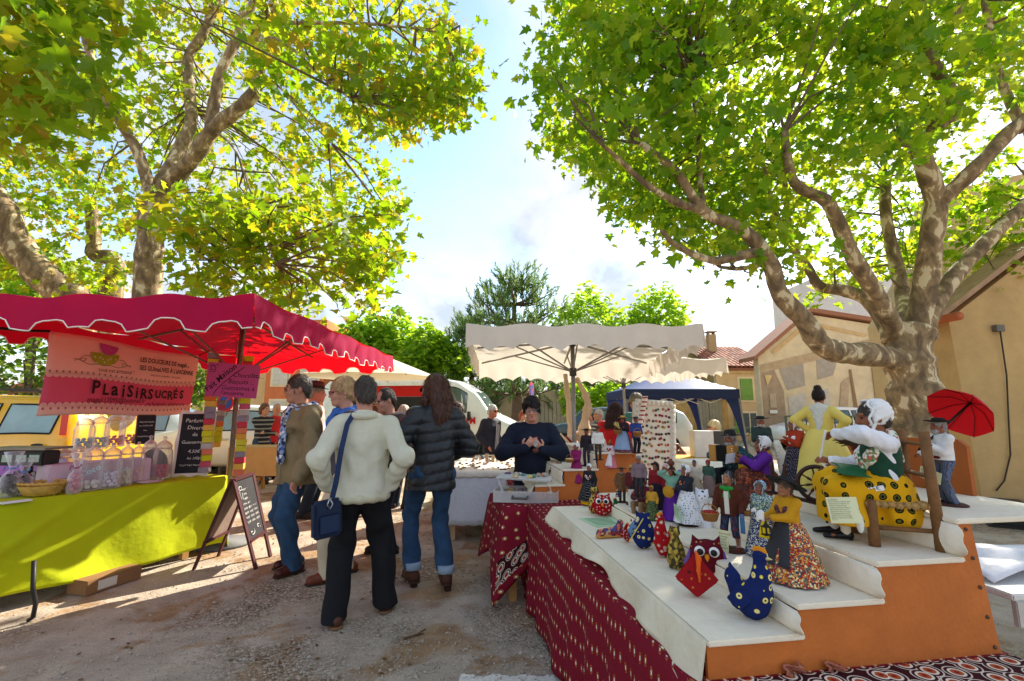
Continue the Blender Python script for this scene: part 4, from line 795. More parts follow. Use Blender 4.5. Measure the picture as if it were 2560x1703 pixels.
for poly, c in (([(0.05, .1), (1.0, .1), (1.0, 2.3), (.62, 3.3), (.05, 3.3)], 'a8937c'), ([(.8, 3.45), (1.95, 3.75), (1.95, 2.5), (1.15, 2.3)], 'aaa094'), ([(2.55, 3.85), (3.6, 4.0), (3.2, 2.95), (2.5, 2.75)], 'aaa094'),
                ([(.05, 3.4), (5.2, 4.6), (5.2, 4.2), (.05, 3.05)], 'b9a283'), ([(.6, 4.0), (2.3, 5.35), (4.9, 4.75), (4.8, 4.62), (2.35, 5.15), (.7, 3.85)], 'c8ab7c'), ([(1.15, .3), (1.9, .3), (1.9, 2.2), (1.15, 2.0)], 'c6bfb4'), ([(2.55, .3), (2.95, .3), (2.95, 2.4), (2.55, 2.3)], 'c9c2b6'),
                ([(1.65, .2), (1.95, .2), (1.95, 1.15), (1.8, 1.3), (1.65, 1.15)], '8f7f6a'), ([(3.1, .2), (3.45, .2), (3.9, 2.9), (3.5, 2.6)], 'b8a288'), ([(4.0, .1), (4.2, .1), (4.0, 3.2), (3.9, 3.2)], '957a5e'), ([(4.9, 1.4), (5.2, 1.4), (5.2, 3.3), (4.9, 3.3)], '9a7358'), ([(.35, 1.55), (.62, 1.55), (.62, 2.15), (.35, 2.15)], 'b7a68e'), ([(.3, 2.5), (.55, 2.95), (.2, 2.95)], 'd8bd86')):
    mb = MB(); mb.prism(poly, (0, -.004-.003*len(root.children), 0), X_, Z_, .004); mb.build('painted_shape', M(c, var=.2, vs=4, bump=.2, bs=20, rough=.95), root)
mb = MB(); mb.box((.45, -.07, 1.38), (.36, .03, .18)); mb.build('name_plate', M('e8e6dc'), root, bevel=.02)
root = thing('building', 'tall pale grey building rising behind the mural facade', 'building', (19.4, 26, 0))
mb = MB(); mb.box((2.5, 2, 4.5), (9, 4, 9.0)); mb.build('wall', render_mat('d5d0cb'), root)
mb = MB(); mb.box((3.5, -.03, 8.0), (.8, .05, 1.0)); mb.build('window', M('86807a'), root)
# ochre building on the right
root = thing('building', 'ochre rendered building at the right edge with sloping eave', 'building', (7.45, 7.55, 0)); OC = M('bf9f6c', var=.25, vs=1.1, bump=.5, bs=16, rough=.93, spec=.1)
mb = MB(); mb.prism([(0, 0), (3.4, 0), (3.4, 5.6), (-.12, 2.95)], (0, .25, 0), Vector((cos(-.10), sin(-.10), 0)), Z_, .5); mb.build('wall', OC, root)
mb = MB(); mb.prism([(-.5, 2.80), (3.5, 5.82), (3.5, 5.93), (-.5, 2.89)], (0, .2, 0), Vector((cos(-.10), sin(-.10), 0)), Z_, .62); rf = mb.build('roof', M('a8886a', var=.3), root)
mb = MB(); mb.tube([(-.35, -.4, 2.93), (-.35, .9, 2.93)], .07, 8); mb.build('eave_tile', M('b8643c'), rf, True)
mb = MB(); mb.box((.55, -.10, 2.78), (.13, .08, .11)); mb.build('junction_box', M('6e6a60'), root)
mb = MB(); mb.tube([(.55, -.12, 2.74), (.56, -.10, 2.0), (.50, -.08, 1.3), (.44, -.08, .75), (.30, -.06, .35), (.15, -.06, .2)], .011, 6); mb.build('cable', M('3c3630'), root, True)
root = thing('building', 'set back ochre wall with small window beside the plane trunk', 'building', (8.55, 10.4, 0))
mb = MB(); mb.prism([(0, 0), (6, 0), (6, 7.6), (1.6, 6.6), (1.0, 4.9), (0, 3.4)], (0, .25, 0), X_, Z_, .5); mb.build('wall', M('c6aa7e', var=.22, vs=1.1, bump=.4, bs=16, rough=.93), root)
mb = MB(); mb.box((1.62, -.02, 1.75), (.30, .06, .40)); w0 = mb.build('window', M('ece6da'), root); mb = MB(); mb.box((1.62, -.06, 1.73), (.2, .03, .28)); mb.build('pane', M('b8b4a8'), w0); mb = MB(); mb.box((1.62, -.04, 2.06), (.30, .1, .2)); mb.build('shutter_box', M('6a4634'), root)
# buildings and walls in the middle distance
root = thing('house', 'salmon orange house with pale shutters behind the striped woman', 'house', (-12.3, 23, 0))
mb = MB(); mb.box((1.45, 2, 3), (2.9, 4, 6)); mb.build('wall', render_mat('d67f55'), root)
for cx, z0, z1 in ((.75, .5, 1.9), (.75, 2.7, 4.0), (2.2, 2.7, 4.0), (2.2, .2, 1.7)): win(root, cx, 0, z0, z1, .75, 'd8d4cc')
root = thing('house', 'cream house wall behind the hanging coloured blocks', 'house', (-17.6, 24, 0)); mb = MB(); mb.box((2.4, 2, 2.6), (4.8, 4, 5.2)); mb.build('wall', render_mat('dcc394'), root); win(root, 3.2, 0, 1.2, 2.4, .8, 'b9aa90')
root = thing('garden_wall', 'long pale rendered wall behind the pines', 'wall', (-1.6, 25, 0)); mb = MB(); mb.box((4.3, .15, 1.25), (8.6, .3, 2.5)); mb.build('wall', render_mat('cdb894'), root)
mb = MB()
for i in range(14): mb.box((3.0+i*.22, -.04, .95), (.19, .06, 1.9))
mb.build('gate', M('b9ad98', var=.2), root)
root = thing('garden_wall', 'low wall behind the parked cars on the left', 'wall', (-22, 14.5, 0)); mb = MB(); mb.box((5.5, .15, .7), (15, .3, 1.4)); mb.build('wall', M('b8966c', var=.3), root)
root = thing('house', 'distant house gable glimpsed through the shrubs at the left', 'house', (-17.5, 16.5, 0)); mb = MB(); mb.prism([(0, 0), (6, 0), (6, 2.0), (3, 3.0), (0, 2.0)], (0, 0, 0), X_, Z_, .4); mb.build('wall', render_mat('d2b48c'), root); mb = MB(); mb.prism([(-.3, 2.0), (3, 3.1), (6.3, 2.0), (6.3, 2.15), (3, 3.25), (-.3, 2.15)], (0, -.1, 0), X_, Z_, .8); mb.build('roof', M('b06848'), root)
def rail(label, a, b2, h, n, col='4c5a4e'):
    a, b2 = Vector(a), Vector(b2); root = thing('railing', label, 'railing', a); d = b2-a
    for z in (h, .15): mb = MB(); mb.bar(Vector((0, 0, z)), d+Vector((0, 0, z)), .045); mb.build('rail', M(col), root)
    for i in range(n): mb = MB(); p = d*(i/(n-1)); mb.bar(p+Vector((0, 0, 0)), p+Vector((0, 0, h)), .03 if i % 8 else .06); mb.build('baluster', M(col), root)
rail('dark metal railing in front of the mural facade', (9.1, 15.5, 0), (13.2, 15.0, 0), 1.25, 34)
root = thing('barrier', 'green metal cross barrier at the edge of the square', 'barrier', G(1835, 1130)); mb = MB(); mb.bar((0, 0, 0), (0, 0, .85), .05); mb.bar((.8, 0, 0), (.8, 0, .85), .05); mb.build('post', M('5f7f5a'), root); mb = MB(); mb.bar((0, 0, .83), (.8, 0, .83), .045); mb.bar((.03, 0, .1), (.77, 0, .8), .03); mb.bar((.03, 0, .8), (.77, 0, .1), .028); mb.build('cross_bars', M('5f7f5a'), root)
def roadsign(label, loc, h, r, edge=0.):
    root = thing('traffic_sign', label, 'sign', loc, edge); mb = MB(); mb.tube([(0, 0, 0), (0, 0, h+r)], .03, 8); mb.build('post', M('9a9a94', metal=.6), root, True)
    for nm, rr, c, y in (('border', r, 'c02a2a', -.035), ('field', r*.76, '2a4a9a', -.047)): mb = MB(); mb.lathe([(0, -.006), (rr, -.006), (rr, .006), (0, .006)], 28, (0, y, h), rx(pi/2)); mb.build(nm, M(c, var=.05, bump=0), root)
    mb = MB(); mb.bar((-r*.55, -.056, h-r*.55), (r*.55, -.056, h+r*.55), r*.18, .004, (0, 1, 0)); mb.build('slash', M('c02a2a', bump=0), root)
roadsign('round no parking sign glimpsed between hanging blocks', (V(565, 1010, 10.5).x, 10.5, 0), V(566, 1007, 10.5).z, .20)
roadsign('round no parking sign seen nearly edge on above the seller', (V(1326, 1000, 13).x, 13, 0), V(1326, 978, 13).z, .25, 1.25)
# ---------------------------------------------------------------- vehicles
def car(label, loc, rz, col, st, glass='2c3840', win_x=((.2, .9), (.95, 1.7)), ws=None, rw=None, wheels=(-1.25, 1.25), wr=.31, cat='car', tail=None, name='parked_car', headl=None, matte=.25):
    """st: stations (x, zbottom, zbelt, ztop, wbelt, wtop) from rear to front"""
    root = thing(name, label, cat, loc, rz); xs = [s[0] for s in st]; pm = M(col, rough=matte, var=.04, bump=0, coat=.6, spec=.5); gm = M(glass, rough=.06, var=.25, vs=2, bump=0, spec=.8)
    def at_(x):
        for i in range(len(st)-1):
            if st[i][0] <= x <= st[i+1][0]: t = (x-st[i][0])/(st[i+1][0]-st[i][0]); t = t*t*(3-2*t)*.5+t*.5; return [st[i][k]+(st[i+1][k]-st[i][k])*t for k in range(6)]
        return st[0] if x < st[0][0] else st[-1]
    def ring(x):
        _, zb, zl, zt, wb, wt = at_(x); hh = zl-zb
        half = [(0, zb), (wb*.86, zb), (wb*.97, zb+hh*.12), (wb*1.0, zb+hh*.45), (wb*1.0, zb+hh*.75), (wb*.97, zl), (wt+(wb*.97-wt)*.12, zt-(zt-zl)*.12), (wt*.90, zt-.012), (wt*.5, zt+.004), (0, zt+.008)]
        return [Vector((x, y, z)) for y, z in half]+[Vector((x, -y, z)) for y, z in half[-2:0:-1]]
    N_ = 46; X = np.linspace(xs[0], xs[-1], N_); mb = MB(); v = []; f = []; k = 18
    for x in X: v += ring(x)
    for i in range(N_-1):
        for j in range(k): j2 = (j+1) % k; f.append((i*k+j, (i+1)*k+j, (i+1)*k+j2, i*k+j2))
    f.append(tuple(range(k))); f.append(tuple((N_-1)*k+j for j in range(k-1, -1, -1))); mb.add(v, f); body = mb.build('body', pm, root, True)
    def sp_(x, v_, s, o=.006):
        r = ring(x); a, b2 = r[5], r[6]; p = a.lerp(b2, v_); return Vector((p.x, s*(p.y+o), p.z))
    for s in (1, -1):
        for x0, x1 in win_x:
            mb = MB(); g = lambda u, v_: sp_(x0+(x1-x0)*u, .10+.80*v_, s); mb.grid(g, 10, 3); mb.build('side_window', gm, root, True)
            mb = MB(); e_ = [g(u, 0) for u in np.linspace(0, 1, 8)]+[g(1, v_) for v_ in (.3, .7)]+[g(u, 1) for u in np.linspace(1, 0, 8)]+[g(0, v_) for v_ in (.7, .3, 0)]; mb.tube(e_, .014, 5, False); mb.build('window_seal', M('24201e'), root, True)
            mb = MB(); p = sp_(x0+.12*(x1-x0) if x1-x0 > .4 else x0, -.25, s, .015); mb.ell(p, (.09, .02, .022), None, 10, 6); mb.build('door_handle', M('302a24' if col not in ('e8e8e6',) else 'c8c8c4'), root, True)
    for rng_, nm in ((ws, 'windscreen'), (rw, 'rear_window')):
        if rng_:
            x0, x1 = rng_; mb = MB(); mb.grid(lambda u, v_: (lambda r: Vector((r[8].x, (u*2-1)*r[7].y*.93, r[7].z+.020)))(ring(x0+(x1-x0)*v_)), 8, 6); mb.build(nm, gm, root, True)
    for x in wheels:
        for s in (1, -1):
            wy = s*(at_(x)[4]-.08); mb = MB(); mb.lathe([(wr*.62, -.09), (wr*.95, -.10), (wr, -.07), (wr, .07), (wr*.95, .10), (wr*.62, .09)], 24, (x, wy, wr), rx(pi/2)); wl = mb.build('wheel', M('1a1a1a', rough=.9), root, True)
            mb = MB(); mb.lathe([(0, -.02), (wr*.25, -.03), (wr*.6, -.085), (wr*.64, -.06), (wr*.64, .06), (wr*.6, .085), (wr*.25, .03), (0, .02)], 20, (x, wy, wr), rx(pi/2)); mb.build('rim', M('9a9a9a', metal=.7, rough=.4), wl, True)
    for spec_, nm, c in ((tail, 'tail_light', 'd01818'), (headl, 'headlight', 'e0e4e4')):
        if spec_:
            x, z0, z1, fw_ = spec_
            for s in (1, -1):
                mb = MB(); a = at_(x); mb.grid(lambda u, v_: (lambda r, zz: Vector((x+fw_*u*(1 if nm == 'tail_light' else -1)-(0), s*(at_(x+(fw_*u if nm == 'tail_light' else -fw_*u))[4]*1.0+.012), zz)))(None, z0+(z1-z0)*v_), 4, 5); mb.build(nm, M(c, rough=.1, var=.15, vs=14, bump=0, coat=1), root, True)
    return root, at_, ring
HB = [(-2.0, .45, .75, .95, .70, .62), (-1.95, .30, .92, 1.05, .82, .66), (-1.75, .24, .98, 1.36, .85, .62), (-1.35, .22, .98, 1.53, .86, .60), (-.3, .22, .95, 1.57, .86, .60), (.35, .22, .93, 1.50, .86, .60), (1.05, .22, .93, 1.0, .85, .66), (1.7, .24, .80, .88, .82, .62), (1.98, .3, .62, .72, .72, .55), (2.05, .42, .55, .6, .6, .45)]
MPV = [(-2.0, .5, .9, 1.05, .74, .66), (-1.96, .30, 1.02, 1.30, .84, .68), (-1.75, .24, 1.06, 1.55, .87, .64), (-1.35, .22, 1.06, 1.66, .88, .62), (-.3, .22, 1.03, 1.69, .88, .62), (.45, .22, 1.0, 1.60, .88, .62), (1.2, .22, .98, 1.06, .86, .66), (1.75, .24, .84, .92, .82, .62), (2.0, .34, .66, .76, .72, .55)]
pc = V(-60, 1100, 7.3); r0, a_, rg = car('bright yellow small car with roof rails behind the sweets table', (-8.62, 7.7, 0), pi+.06, 'f2b40a', MPV, '8fa8a4', ((-1.7, -.95), (-.82, .1), (.2, .62)), (.55, 1.1), None, tail=(-1.95, 1.08, 1.42, .09))
for s in (1, -1): mb = MB(); mb.tube([(-1.35, s*.58, 1.68), (-1.2, s*.58, 1.76), (.2, s*.58, 1.78), (.4, s*.58, 1.66)], .022, 6); mb.build('roof_rail', M('4a4440'), r0, True)
# -> the yellow car points away to the left: its tail is nearest the banner
car('white hatchback parked behind the hanging coloured blocks', (-6.6, 11.2, 0), pi-.05, 'e8e8e6', HB, '7f98a0', ((-1.5, -.55), (-.45, .4)), (.4, 1.0), None, tail=(-1.97, .75, 1.0, .2))
car('silver blue car parked behind the sweet jars', (-8.6, 11.5, 0), .25, 'b9c4cc', HB, '6f8aa8', ((-1.5, -.55), (-.45, .4)), (.4, 1.0), (-1.9, -1.4), headl=(1.95, .55, .72, .25))
car('dark estate car parked behind the seller', (V(1400, 1060, 18).x+1.3, 18, 0), pi, '3a4a52', HB, '5f7478', ((-1.5, -.55), (-.45, .4)), (.4, 1.0), None)
car('pale silver car parked behind the driftwood and red coat', (V(1560, 1060, 17).x+.3, 17, 0), pi-.3, 'c8ccca', HB, '6f8488', ((-1.5, -.55), (-.45, .4)), (.4, 1.0), None)
car('small pale car parked beyond the cross barrier', (V(1990, 1090, 17.5).x+1.2, 17.6, 0), pi, 'd6d8d6', HB, '4a6468', ((-1.5, -.55), (-.45, .4)), (.4, 1.0), None)
VAN = [(-3.3, .45, 1.4, 2.25, .95, .90), (-3.2, .35, 1.4, 2.36, 1.0, .92), (.6, .32, 1.38, 2.40, 1.0, .92), (1.0, .32, 1.35, 2.34, 1.0, .88), (1.5, .32, 1.28, 2.05, .97, .78), (2.15, .34, 1.2, 1.30, .92, .75), (2.75, .36, .98, 1.05, .86, .7), (2.95, .45, .8, .86, .78, .6)]
r0, a_, rg = car('white camper van with red lettering parked behind the shoppers', (V(1120, 1060, 14.6).x-.55, 15.0, 0), -.16, 'ecebe4', VAN, '50605c', ((.75, 1.35),), (1.55, 2.1), None, (-2.0, 1.9), .34, 'van', name='camper_van', matte=.35)
mb = MB(); mb.box((-1.2, -1.02, 1.62), (3.0, .04, .45)); mb.build('serving_hatch', M('2c2a26'), r0); mb = MB(); mb.prism([(-2.8, 0), (.5, 0), (.5, .32), (-2.8, .32)], (0, -1.06, 1.86), X_, Z_, .03); mb.build('red_fascia', M('c41a12'), r0); mb = MB(); mb.box((-1.1, -1.12, 2.24), (3.6, .16, .12)); mb.build('awning_case', M('e2e2da'), r0)
mb = MB(); o_ = (.82, -1.03, 1.0); mb.prism([(0, .16), (.26, .42), (.40, .42), (.16, .14), (.62, .05), (.62, 0), (0, .06)], o_, X_, Z_, .008); mb.build('emblem', M('c8201a', bump=0, var=0), r0); text('RVM', .26, M('c8201a', bump=0, var=0), r0, (1.20, -1.03, 1.06), X_, Z_, sx=.9, weight=.012)
for s in (-1, 1): mb = MB(); mb.bar((1.45, s*1.0, 1.3), (1.5, s*1.14, 1.32), .03); mb.box((1.5, s*1.18, 1.28), (.08, .14, .26)); mb.build('mirror', M('2a2a2a'), r0, bevel=.01)
# ---------------------------------------------------------------- cloth and parasols
def drape(name, mat, parent, wd, dp, z, lens, flare=.05, fold=.02, nf=7., step=.04, rows=10, sag=0., seed=0, sides='fblr', solid=.003, band=None):
    """cloth over a table top wd x dp (centre at the origin, front = -y): flat top plus hanging sides; lens(s, u) gives the hanging length"""
    r = random.Random(seed); ph = r.uniform(0, 6); mb = MB()
    mb.grid(lambda u, v: ((u-.5)*wd, (v-.5)*dp, z+.004), max(4, int(wd/.12)), max(4, int(dp/.12)), lambda u, v: (u*wd, v*dp))
    S_ = {'f': (Vector((-wd/2, -dp/2, 0)), Vector((1, 0, 0)), wd, Vector((0, -1, 0))), 'r': (Vector((wd/2, -dp/2, 0)), Vector((0, 1, 0)), dp, Vector((1, 0, 0))), 'b': (Vector((wd/2, dp/2, 0)), Vector((-1, 0, 0)), wd, Vector((0, 1, 0))), 'l': (Vector((-wd/2, dp/2, 0)), Vector((0, -1, 0)), dp, Vector((-1, 0, 0)))}
    for s in sides:
        o, d, L_, n = S_[s]; nu = max(6, int(L_/step)); off = {'f': 0, 'r': 3.1, 'b': 5.3, 'l': 7.7}[s]
        def fn(u, v):
            ln = lens(s, u); a = u*L_; vv = v**.9; corner = max(0, 1-min(u, 1-u)*L_/.14)
            p = o+d*a+n*(.006*min(1, v*8)+flare*vv*ln+fold*vv*(sin(nf*a*2*pi/1.0+ph+off+1.2*sin(a*3+v))+.5*sin(nf*2.3*a*pi+ph*2+v*1.5))*min(1., 3*v)*(1-corner)); p += d*(corner*(.006*min(1, v*8)+flare*vv*ln)*(1 if u > .5 else -1))
            return (p.x, p.y, z+.004-ln*v)
        mb.grid(fn, nu, rows, lambda u, v: (u*L_+off, -v*lens(s, u)))
        if band and s in band[3]:
            b2 = MB(); b2.grid(lambda u, v: tuple(Vector(fn(u, band[0]+(band[1]-band[0])*v))+n*.005), nu, 4, lambda u, v: (u*L_+off, -v*.1)); b2.build('border_band', band[2], parent, True)
    return mb.build(name, mat, parent, True, solid=solid)
def parasol(label, loc, hx, hy, zedge, val, col, under, trim, post_z, rise=.35, tilt=0., sc=.30, pole_mat=None, scal=.05, flatscal=False, inner=.25, trimr=.006):
    """market parasol: ridge canopy, hanging scalloped valance, ribs, hub and centre pole; loc is the centre under the canopy"""
    root = thing('market_parasol', label, 'parasol', loc); pm = pole_mat or M('8e8a84', metal=.5, rough=.45)
    def tz(y): return -tilt*y
    def top(u, v):
        x, y = (u*2-1), (v*2-1); q = max(abs(x), abs(y)); return (x*hx, y*hy, zedge+rise*(1-q)**1.0+tz(y*hy)-.035*sin(pi*abs(x)*2)**2*q-.02*sin(pi*abs(y)*2)**2*q)
    mb = MB(); mb.grid(top, 32, 32); cn = mb.build('canopy', col, root, True)
    corners = [Vector((-hx, -hy, 0)), Vector((hx, -hy, 0)), Vector((hx, hy, 0)), Vector((-hx, hy, 0))]
    for i in range(4):
        a, b2 = corners[i], corners[(i+1) % 4]; L_ = (b2-a).length; n = int(L_/sc); nu = n*10; out = Vector(((b2-a).y, -(b2-a).x, 0)).normalized()
        def bz(u):
            t = (u*n) % 1.0
            if flatscal: g = min(1, max(0, (abs(t-.5)-.18)/.10)); return scal*(1-g)
            return scal*abs(sin(pi*t))
        def sag(u): return -.035*sin(pi*abs(2*u-1)*2)**2
        def fn(u, v):
            p = a.lerp(b2, u); p = p+out*(.012*v*sin(u*n*6.3+i)+.02*v*sin(u*5+i*2)); return (p.x, p.y, zedge+tz(p.y)+sag(u)-(val-bz(u)*1)*v)
        mb = MB(); mb.grid(fn, nu, 5); mb.build('valance', col, root, True)
        if trim:
            mb = MB(); mb.tube([fn(k/nu, 1.0) for k in range(nu+1)], trimr, 5, False); mb.build('valance_trim', trim, root, True)
    hub = Vector((0, 0, post_z)); apex = Vector((0, 0, zedge+rise-.06)); mb = MB(); mb.tube([(0, 0, 0), apex], .027, 10); mb.build('pole', pm, root, True)
    mb = MB(); mb.tube([hub-Vector((0, 0, .05)), hub+Vector((0, 0, .05))], .045, 10); mb.build('hub', M('4a4642'), root, True)
    mb = MB(); mb.tube([apex-Vector((0, 0, .05)), apex+Vector((0, 0, .02))], .045, 10); mb.build('crown_hub', M('4a4642'), root, True)
    for x, y in ((-1, -1), (0, -1), (1, -1), (1, 0), (1, 1), (0, 1), (-1, 1), (-1, 0)):
        e_ = Vector((x*hx*.96, y*hy*.96, zedge-.03+tz(y*hy))); mb = MB(); mb.bar(apex, e_, .022); rb = mb.build('rib', pm, root); m_ = apex.lerp(e_, .6); mb = MB(); mb.bar(hub, m_-Vector((0, 0, .01)), .016); mb.build('strut', pm, rb)
    mb = MB(); mb.lathe([(.0, 0), (.28, 0), (.28, .03), (.05, .05), (.04, .16), (0, .16)], 20); mb.build('foot', M('6a6a6a', metal=.3), root, True)
    return root
RED = M('9c064a', var=.10, vs=3, bump=.35, bs=22, rough=.8, translucent=('ff1018', .36)); 
PEARL = M('ded5c6', var=.09, vs=3, bump=.5, bs=12, rough=.85, translucent=('f0e6d8', .28))
parasol('big red market parasol with white edged scalloped valance over the sweets', (-3.15, 5.3, 0), 1.25, 2.0, 2.30, .25, RED, None, M('f0e2d8', bump=0), 1.83, .30, 0, .36, M('7a6f66', metal=.4, rough=.5), .07, True, trimr=.0055)
WP = V(1436, 1112, 5.85); parasol('white market parasol with scalloped valance above the doll stand', (WP.x, 5.85, 0), 1.27, 1.0, 2.27, .27, PEARL, None, None, 1.93, .10, .10, .24, None, .05)
parasol('second white parasol half hidden behind the first one', (2.25, 9.3, 0), 1.5, 1.3, 2.35, .28, PEARL, None, None, 1.95, .25, 0., .26, None, .06)
# far cream garden parasol behind the red one
root = thing('garden_parasol', 'cream garden parasol behind the red parasol valance', 'parasol', (V(925, 960, 10.6).x, 10.6, 0)); mb = MB(); mb.lathe([(1.55, 2.20), (1.0, 2.42), (.5, 2.62), (0, 2.8)], 8); cn = mb.build('canopy', M('e6dcc6', translucent=('f6ecd4', .3)), root)
for k in range(8): a = 2*pi*k/8; mb = MB(); mb.bar((0, 0, 2.74), (1.52*cos(a), 1.52*sin(a), 2.185), .02); mb.build('rib', M('b08040'), root)
mb = MB(); mb.tube([(0, 0, 0), (0, 0, 2.75)], .025, 8); mb.build('pole', M('a87a42'), root, True)
# ---------------------------------------------------------------- doll stands on the right
BURG = Mdots('7a1428', [(.09, 'e8dcc0'), (.14, '4a0a18'), (.19, 'b8642c')], 17, .2, True, (1.35, .62, 1)); BORD = Mdots('3a1016', [(.10, '8a1c20'), (.24, 'b0562a'), (.34, 'e8e0cc'), (.46, '401218'), (.52, 'd8d0bc')], 16, .6, True, (1, 1, 1)); PLAINB = M('771426', var=.12, vs=10, bump=.2, bs=60)
ORANGE = M('c06c30', var=.16, vs=7, bump=.3, bs=55, rough=.65, spec=.25); CANV = M('ebdfc8', var=.07, vs=9, bump=.5, bs=30, rough=.9); LINEN = M('d9cfb6', var=.14, vs=6, bump=.6, bs=28, rough=.92)
SA = radians(8.5); SO = Vector((.534, 1.374, 0)); SX = Vector((cos(SA), sin(SA), 0)); SY = Vector((-sin(SA), cos(SA), 0))
def table_frame(root, wd, dp, z, wood='b98a50'):
    mb = MB(); mb.box((0, 0, z-.015), (wd, dp, .03)); mb.build('table_top', M(wood), root)
    for x in (-1, 1):
        for y in (-1, 1): mb = MB(); mb.bar((x*(wd/2-.07), y*(dp/2-.07), 0), (x*(wd/2-.07), y*(dp/2-.07), z-.03), .05); mb.build('leg', M(wood), root)
def doll_table(lab, o, wd, dp, z, nm, lens, border=False, rz=SA, sides='fblr', seed=1):
    c = o+Vector((cos(rz), sin(rz), 0))*wd/2+Vector((-sin(rz), cos(rz), 0))*dp/2
    t = thing('trestle_table', 'wooden trestle table hidden under '+lab, 'table', (c.x, c.y, 0), rz); table_frame(t, wd-.04, dp-.04, z)
    cl = thing('tablecloth', nm, 'tablecloth', (c.x, c.y, 0), rz); drape('cloth', BURG, cl, wd, dp, z+.002, lens, .035, .018, 3.2, .05, 12, seed=seed, sides=sides)
    return t, cl, c
o1 = SO+SX*(-.05)+SY*(-.20); t1, c1, cc1 = doll_table('the burgundy cloth of the near stand', o1, 1.02, 2.62, .718, 'burgundy printed cloth hanging to the ground under the near doll stand', lambda s, u: .69+.01*sin(u*20))
# paisley border band across the near end of the top
mb = MB(); mb.grid(lambda u, v: (-.51+1.02*u, -1.31+.185*v, .727), 10, 2, lambda u, v: (u*1.02, v*.19)); mb.build('border_band', BORD, c1)
o2 = SO+SX*(-.02)+SY*2.50; t2, c2, cc2 = doll_table('the burgundy cloth of the far stand', o2, 1.25, 1.35, .716, 'burgundy printed cloth under the far doll stand', lambda s, u: .66+.015*sin(u*17), seed=4)
def stand(label, o, tiers, dp, zt, panel_r, near_drop, lab2, scal=True):
    """tiers: (x0, x1, z). Side panels carry boards covered in white canvas"""
    root = thing('stepped_stand', label, 'stand', (o.x, o.y, zt), SA); hs = [t[2]-zt for t in tiers]; poly = [(0, 0), (panel_r, 0), (panel_r-.045, hs[-1]-.012)]
    for i in range(len(tiers)-1, 0, -1): poly += [(tiers[i][0]+.012, hs[i]-.012), (tiers[i][0]+.012, hs[i-1]-.012)]
    poly += [(0, hs[0]-.012)]
    for y in (0.0, dp-.01): mb = MB(); mb.prism(poly, (0, y+.006, 0), X_, Z_, .012); pn = mb.build('side_panel', ORANGE, root)
    for i, (x0, x1, z) in enumerate(tiers): mb = MB(); mb.box(((x0+x1)/2, dp/2-.003, hs[i]-.004), (x1-x0+.004, dp+.02, .016)); mb.build('shelf', CANV, root, bevel=.004)
    for i in range(len(tiers)-1):
        x = tiers[i+1][0]+.006; h0, h1 = hs[i]+.004, hs[i+1]-.012; mb = MB()
        def fn(u, v): return (x-.006-.005*abs(sin(u*23+v*2))-.012*max(0, 1-u*9)*sin(v*3), -.012-.030*sin(pi*v)*max(0, 1-u*14)-.008*sin(v*9)*max(0, 1-u*14)+u*dp, h0+(h1-h0)*v)
        mb.grid(fn, 40, 8); mb.build('riser_cloth', CANV, root, True, solid=.003)
    mb = MB(); r_ = random.Random(5)
    def edge(u):
        return near_drop*(.75+.18*sin(u*9+.5)+.12*sin(u*23)+(.65*max(0, 1-abs(u-.27)/.07))+(.45*max(0, 1-u/.06)))
    mb.grid(lambda u, v: (-.006-.03*v*(1+.5*sin(u*14))-.012*v*sin(u*40), -.01+u*(dp+.01), hs[0]+.006-edge(u)*v), 90, 8); mb.build('front_cloth', LINEN, root, True, solid=.002)
    for k in range(5): mb = MB(); mb.ell((panel_r-.022-.045*(k/4.)+.0, -.002, .02+(hs[-1]-.05)*(k/4.)), (.006, .005, .006), None, 8, 5); mb.build('bolt', M('6a5a48', metal=.6), root, True)
    return root
T1 = [(0, .293, .822), (.279, .563, .900), (.549, .858, 1.002), (.848, 1.36, 1.113)]
st1 = stand('stepped orange display stand with white canvas shelves in the foreground', SO, T1, 1.78, .723, .955, .115, 'x')
for x, s in ((.245, 1), (.375, -1)):
    mb = MB(); mb.grid(lambda u, v: (x+(u-.5)*.05+.006*sin(v*12), -.014-.012*sin(u*7+v*4)-.01*v, .0+.028*v+.008*s*u), 8, 6); mb.build('knit_patch', M('b06a54', var=.4, vs=60, bump=.9, bs=120), st1, True, solid=.004)
mb = MB(); mb.prism([(.30, 0), (1.15, 0), (1.15, .20), (.33, .215), (.30, .19)], (1.335, 0, 1.113-.723+.005), Y_, Z_, .018); mb.build('back_board', M('a85c2a', var=.1), st1)
S2O = SO+SX*(.03)+SY*2.54; T2 = [(0, .25, .842), (.235, .54, .962), (.525, .86, 1.095)]
st2 = stand('stepped orange display stand behind the near one, holding small dolls', S2O, T2, 1.15, .721, .92, .05, 'x')
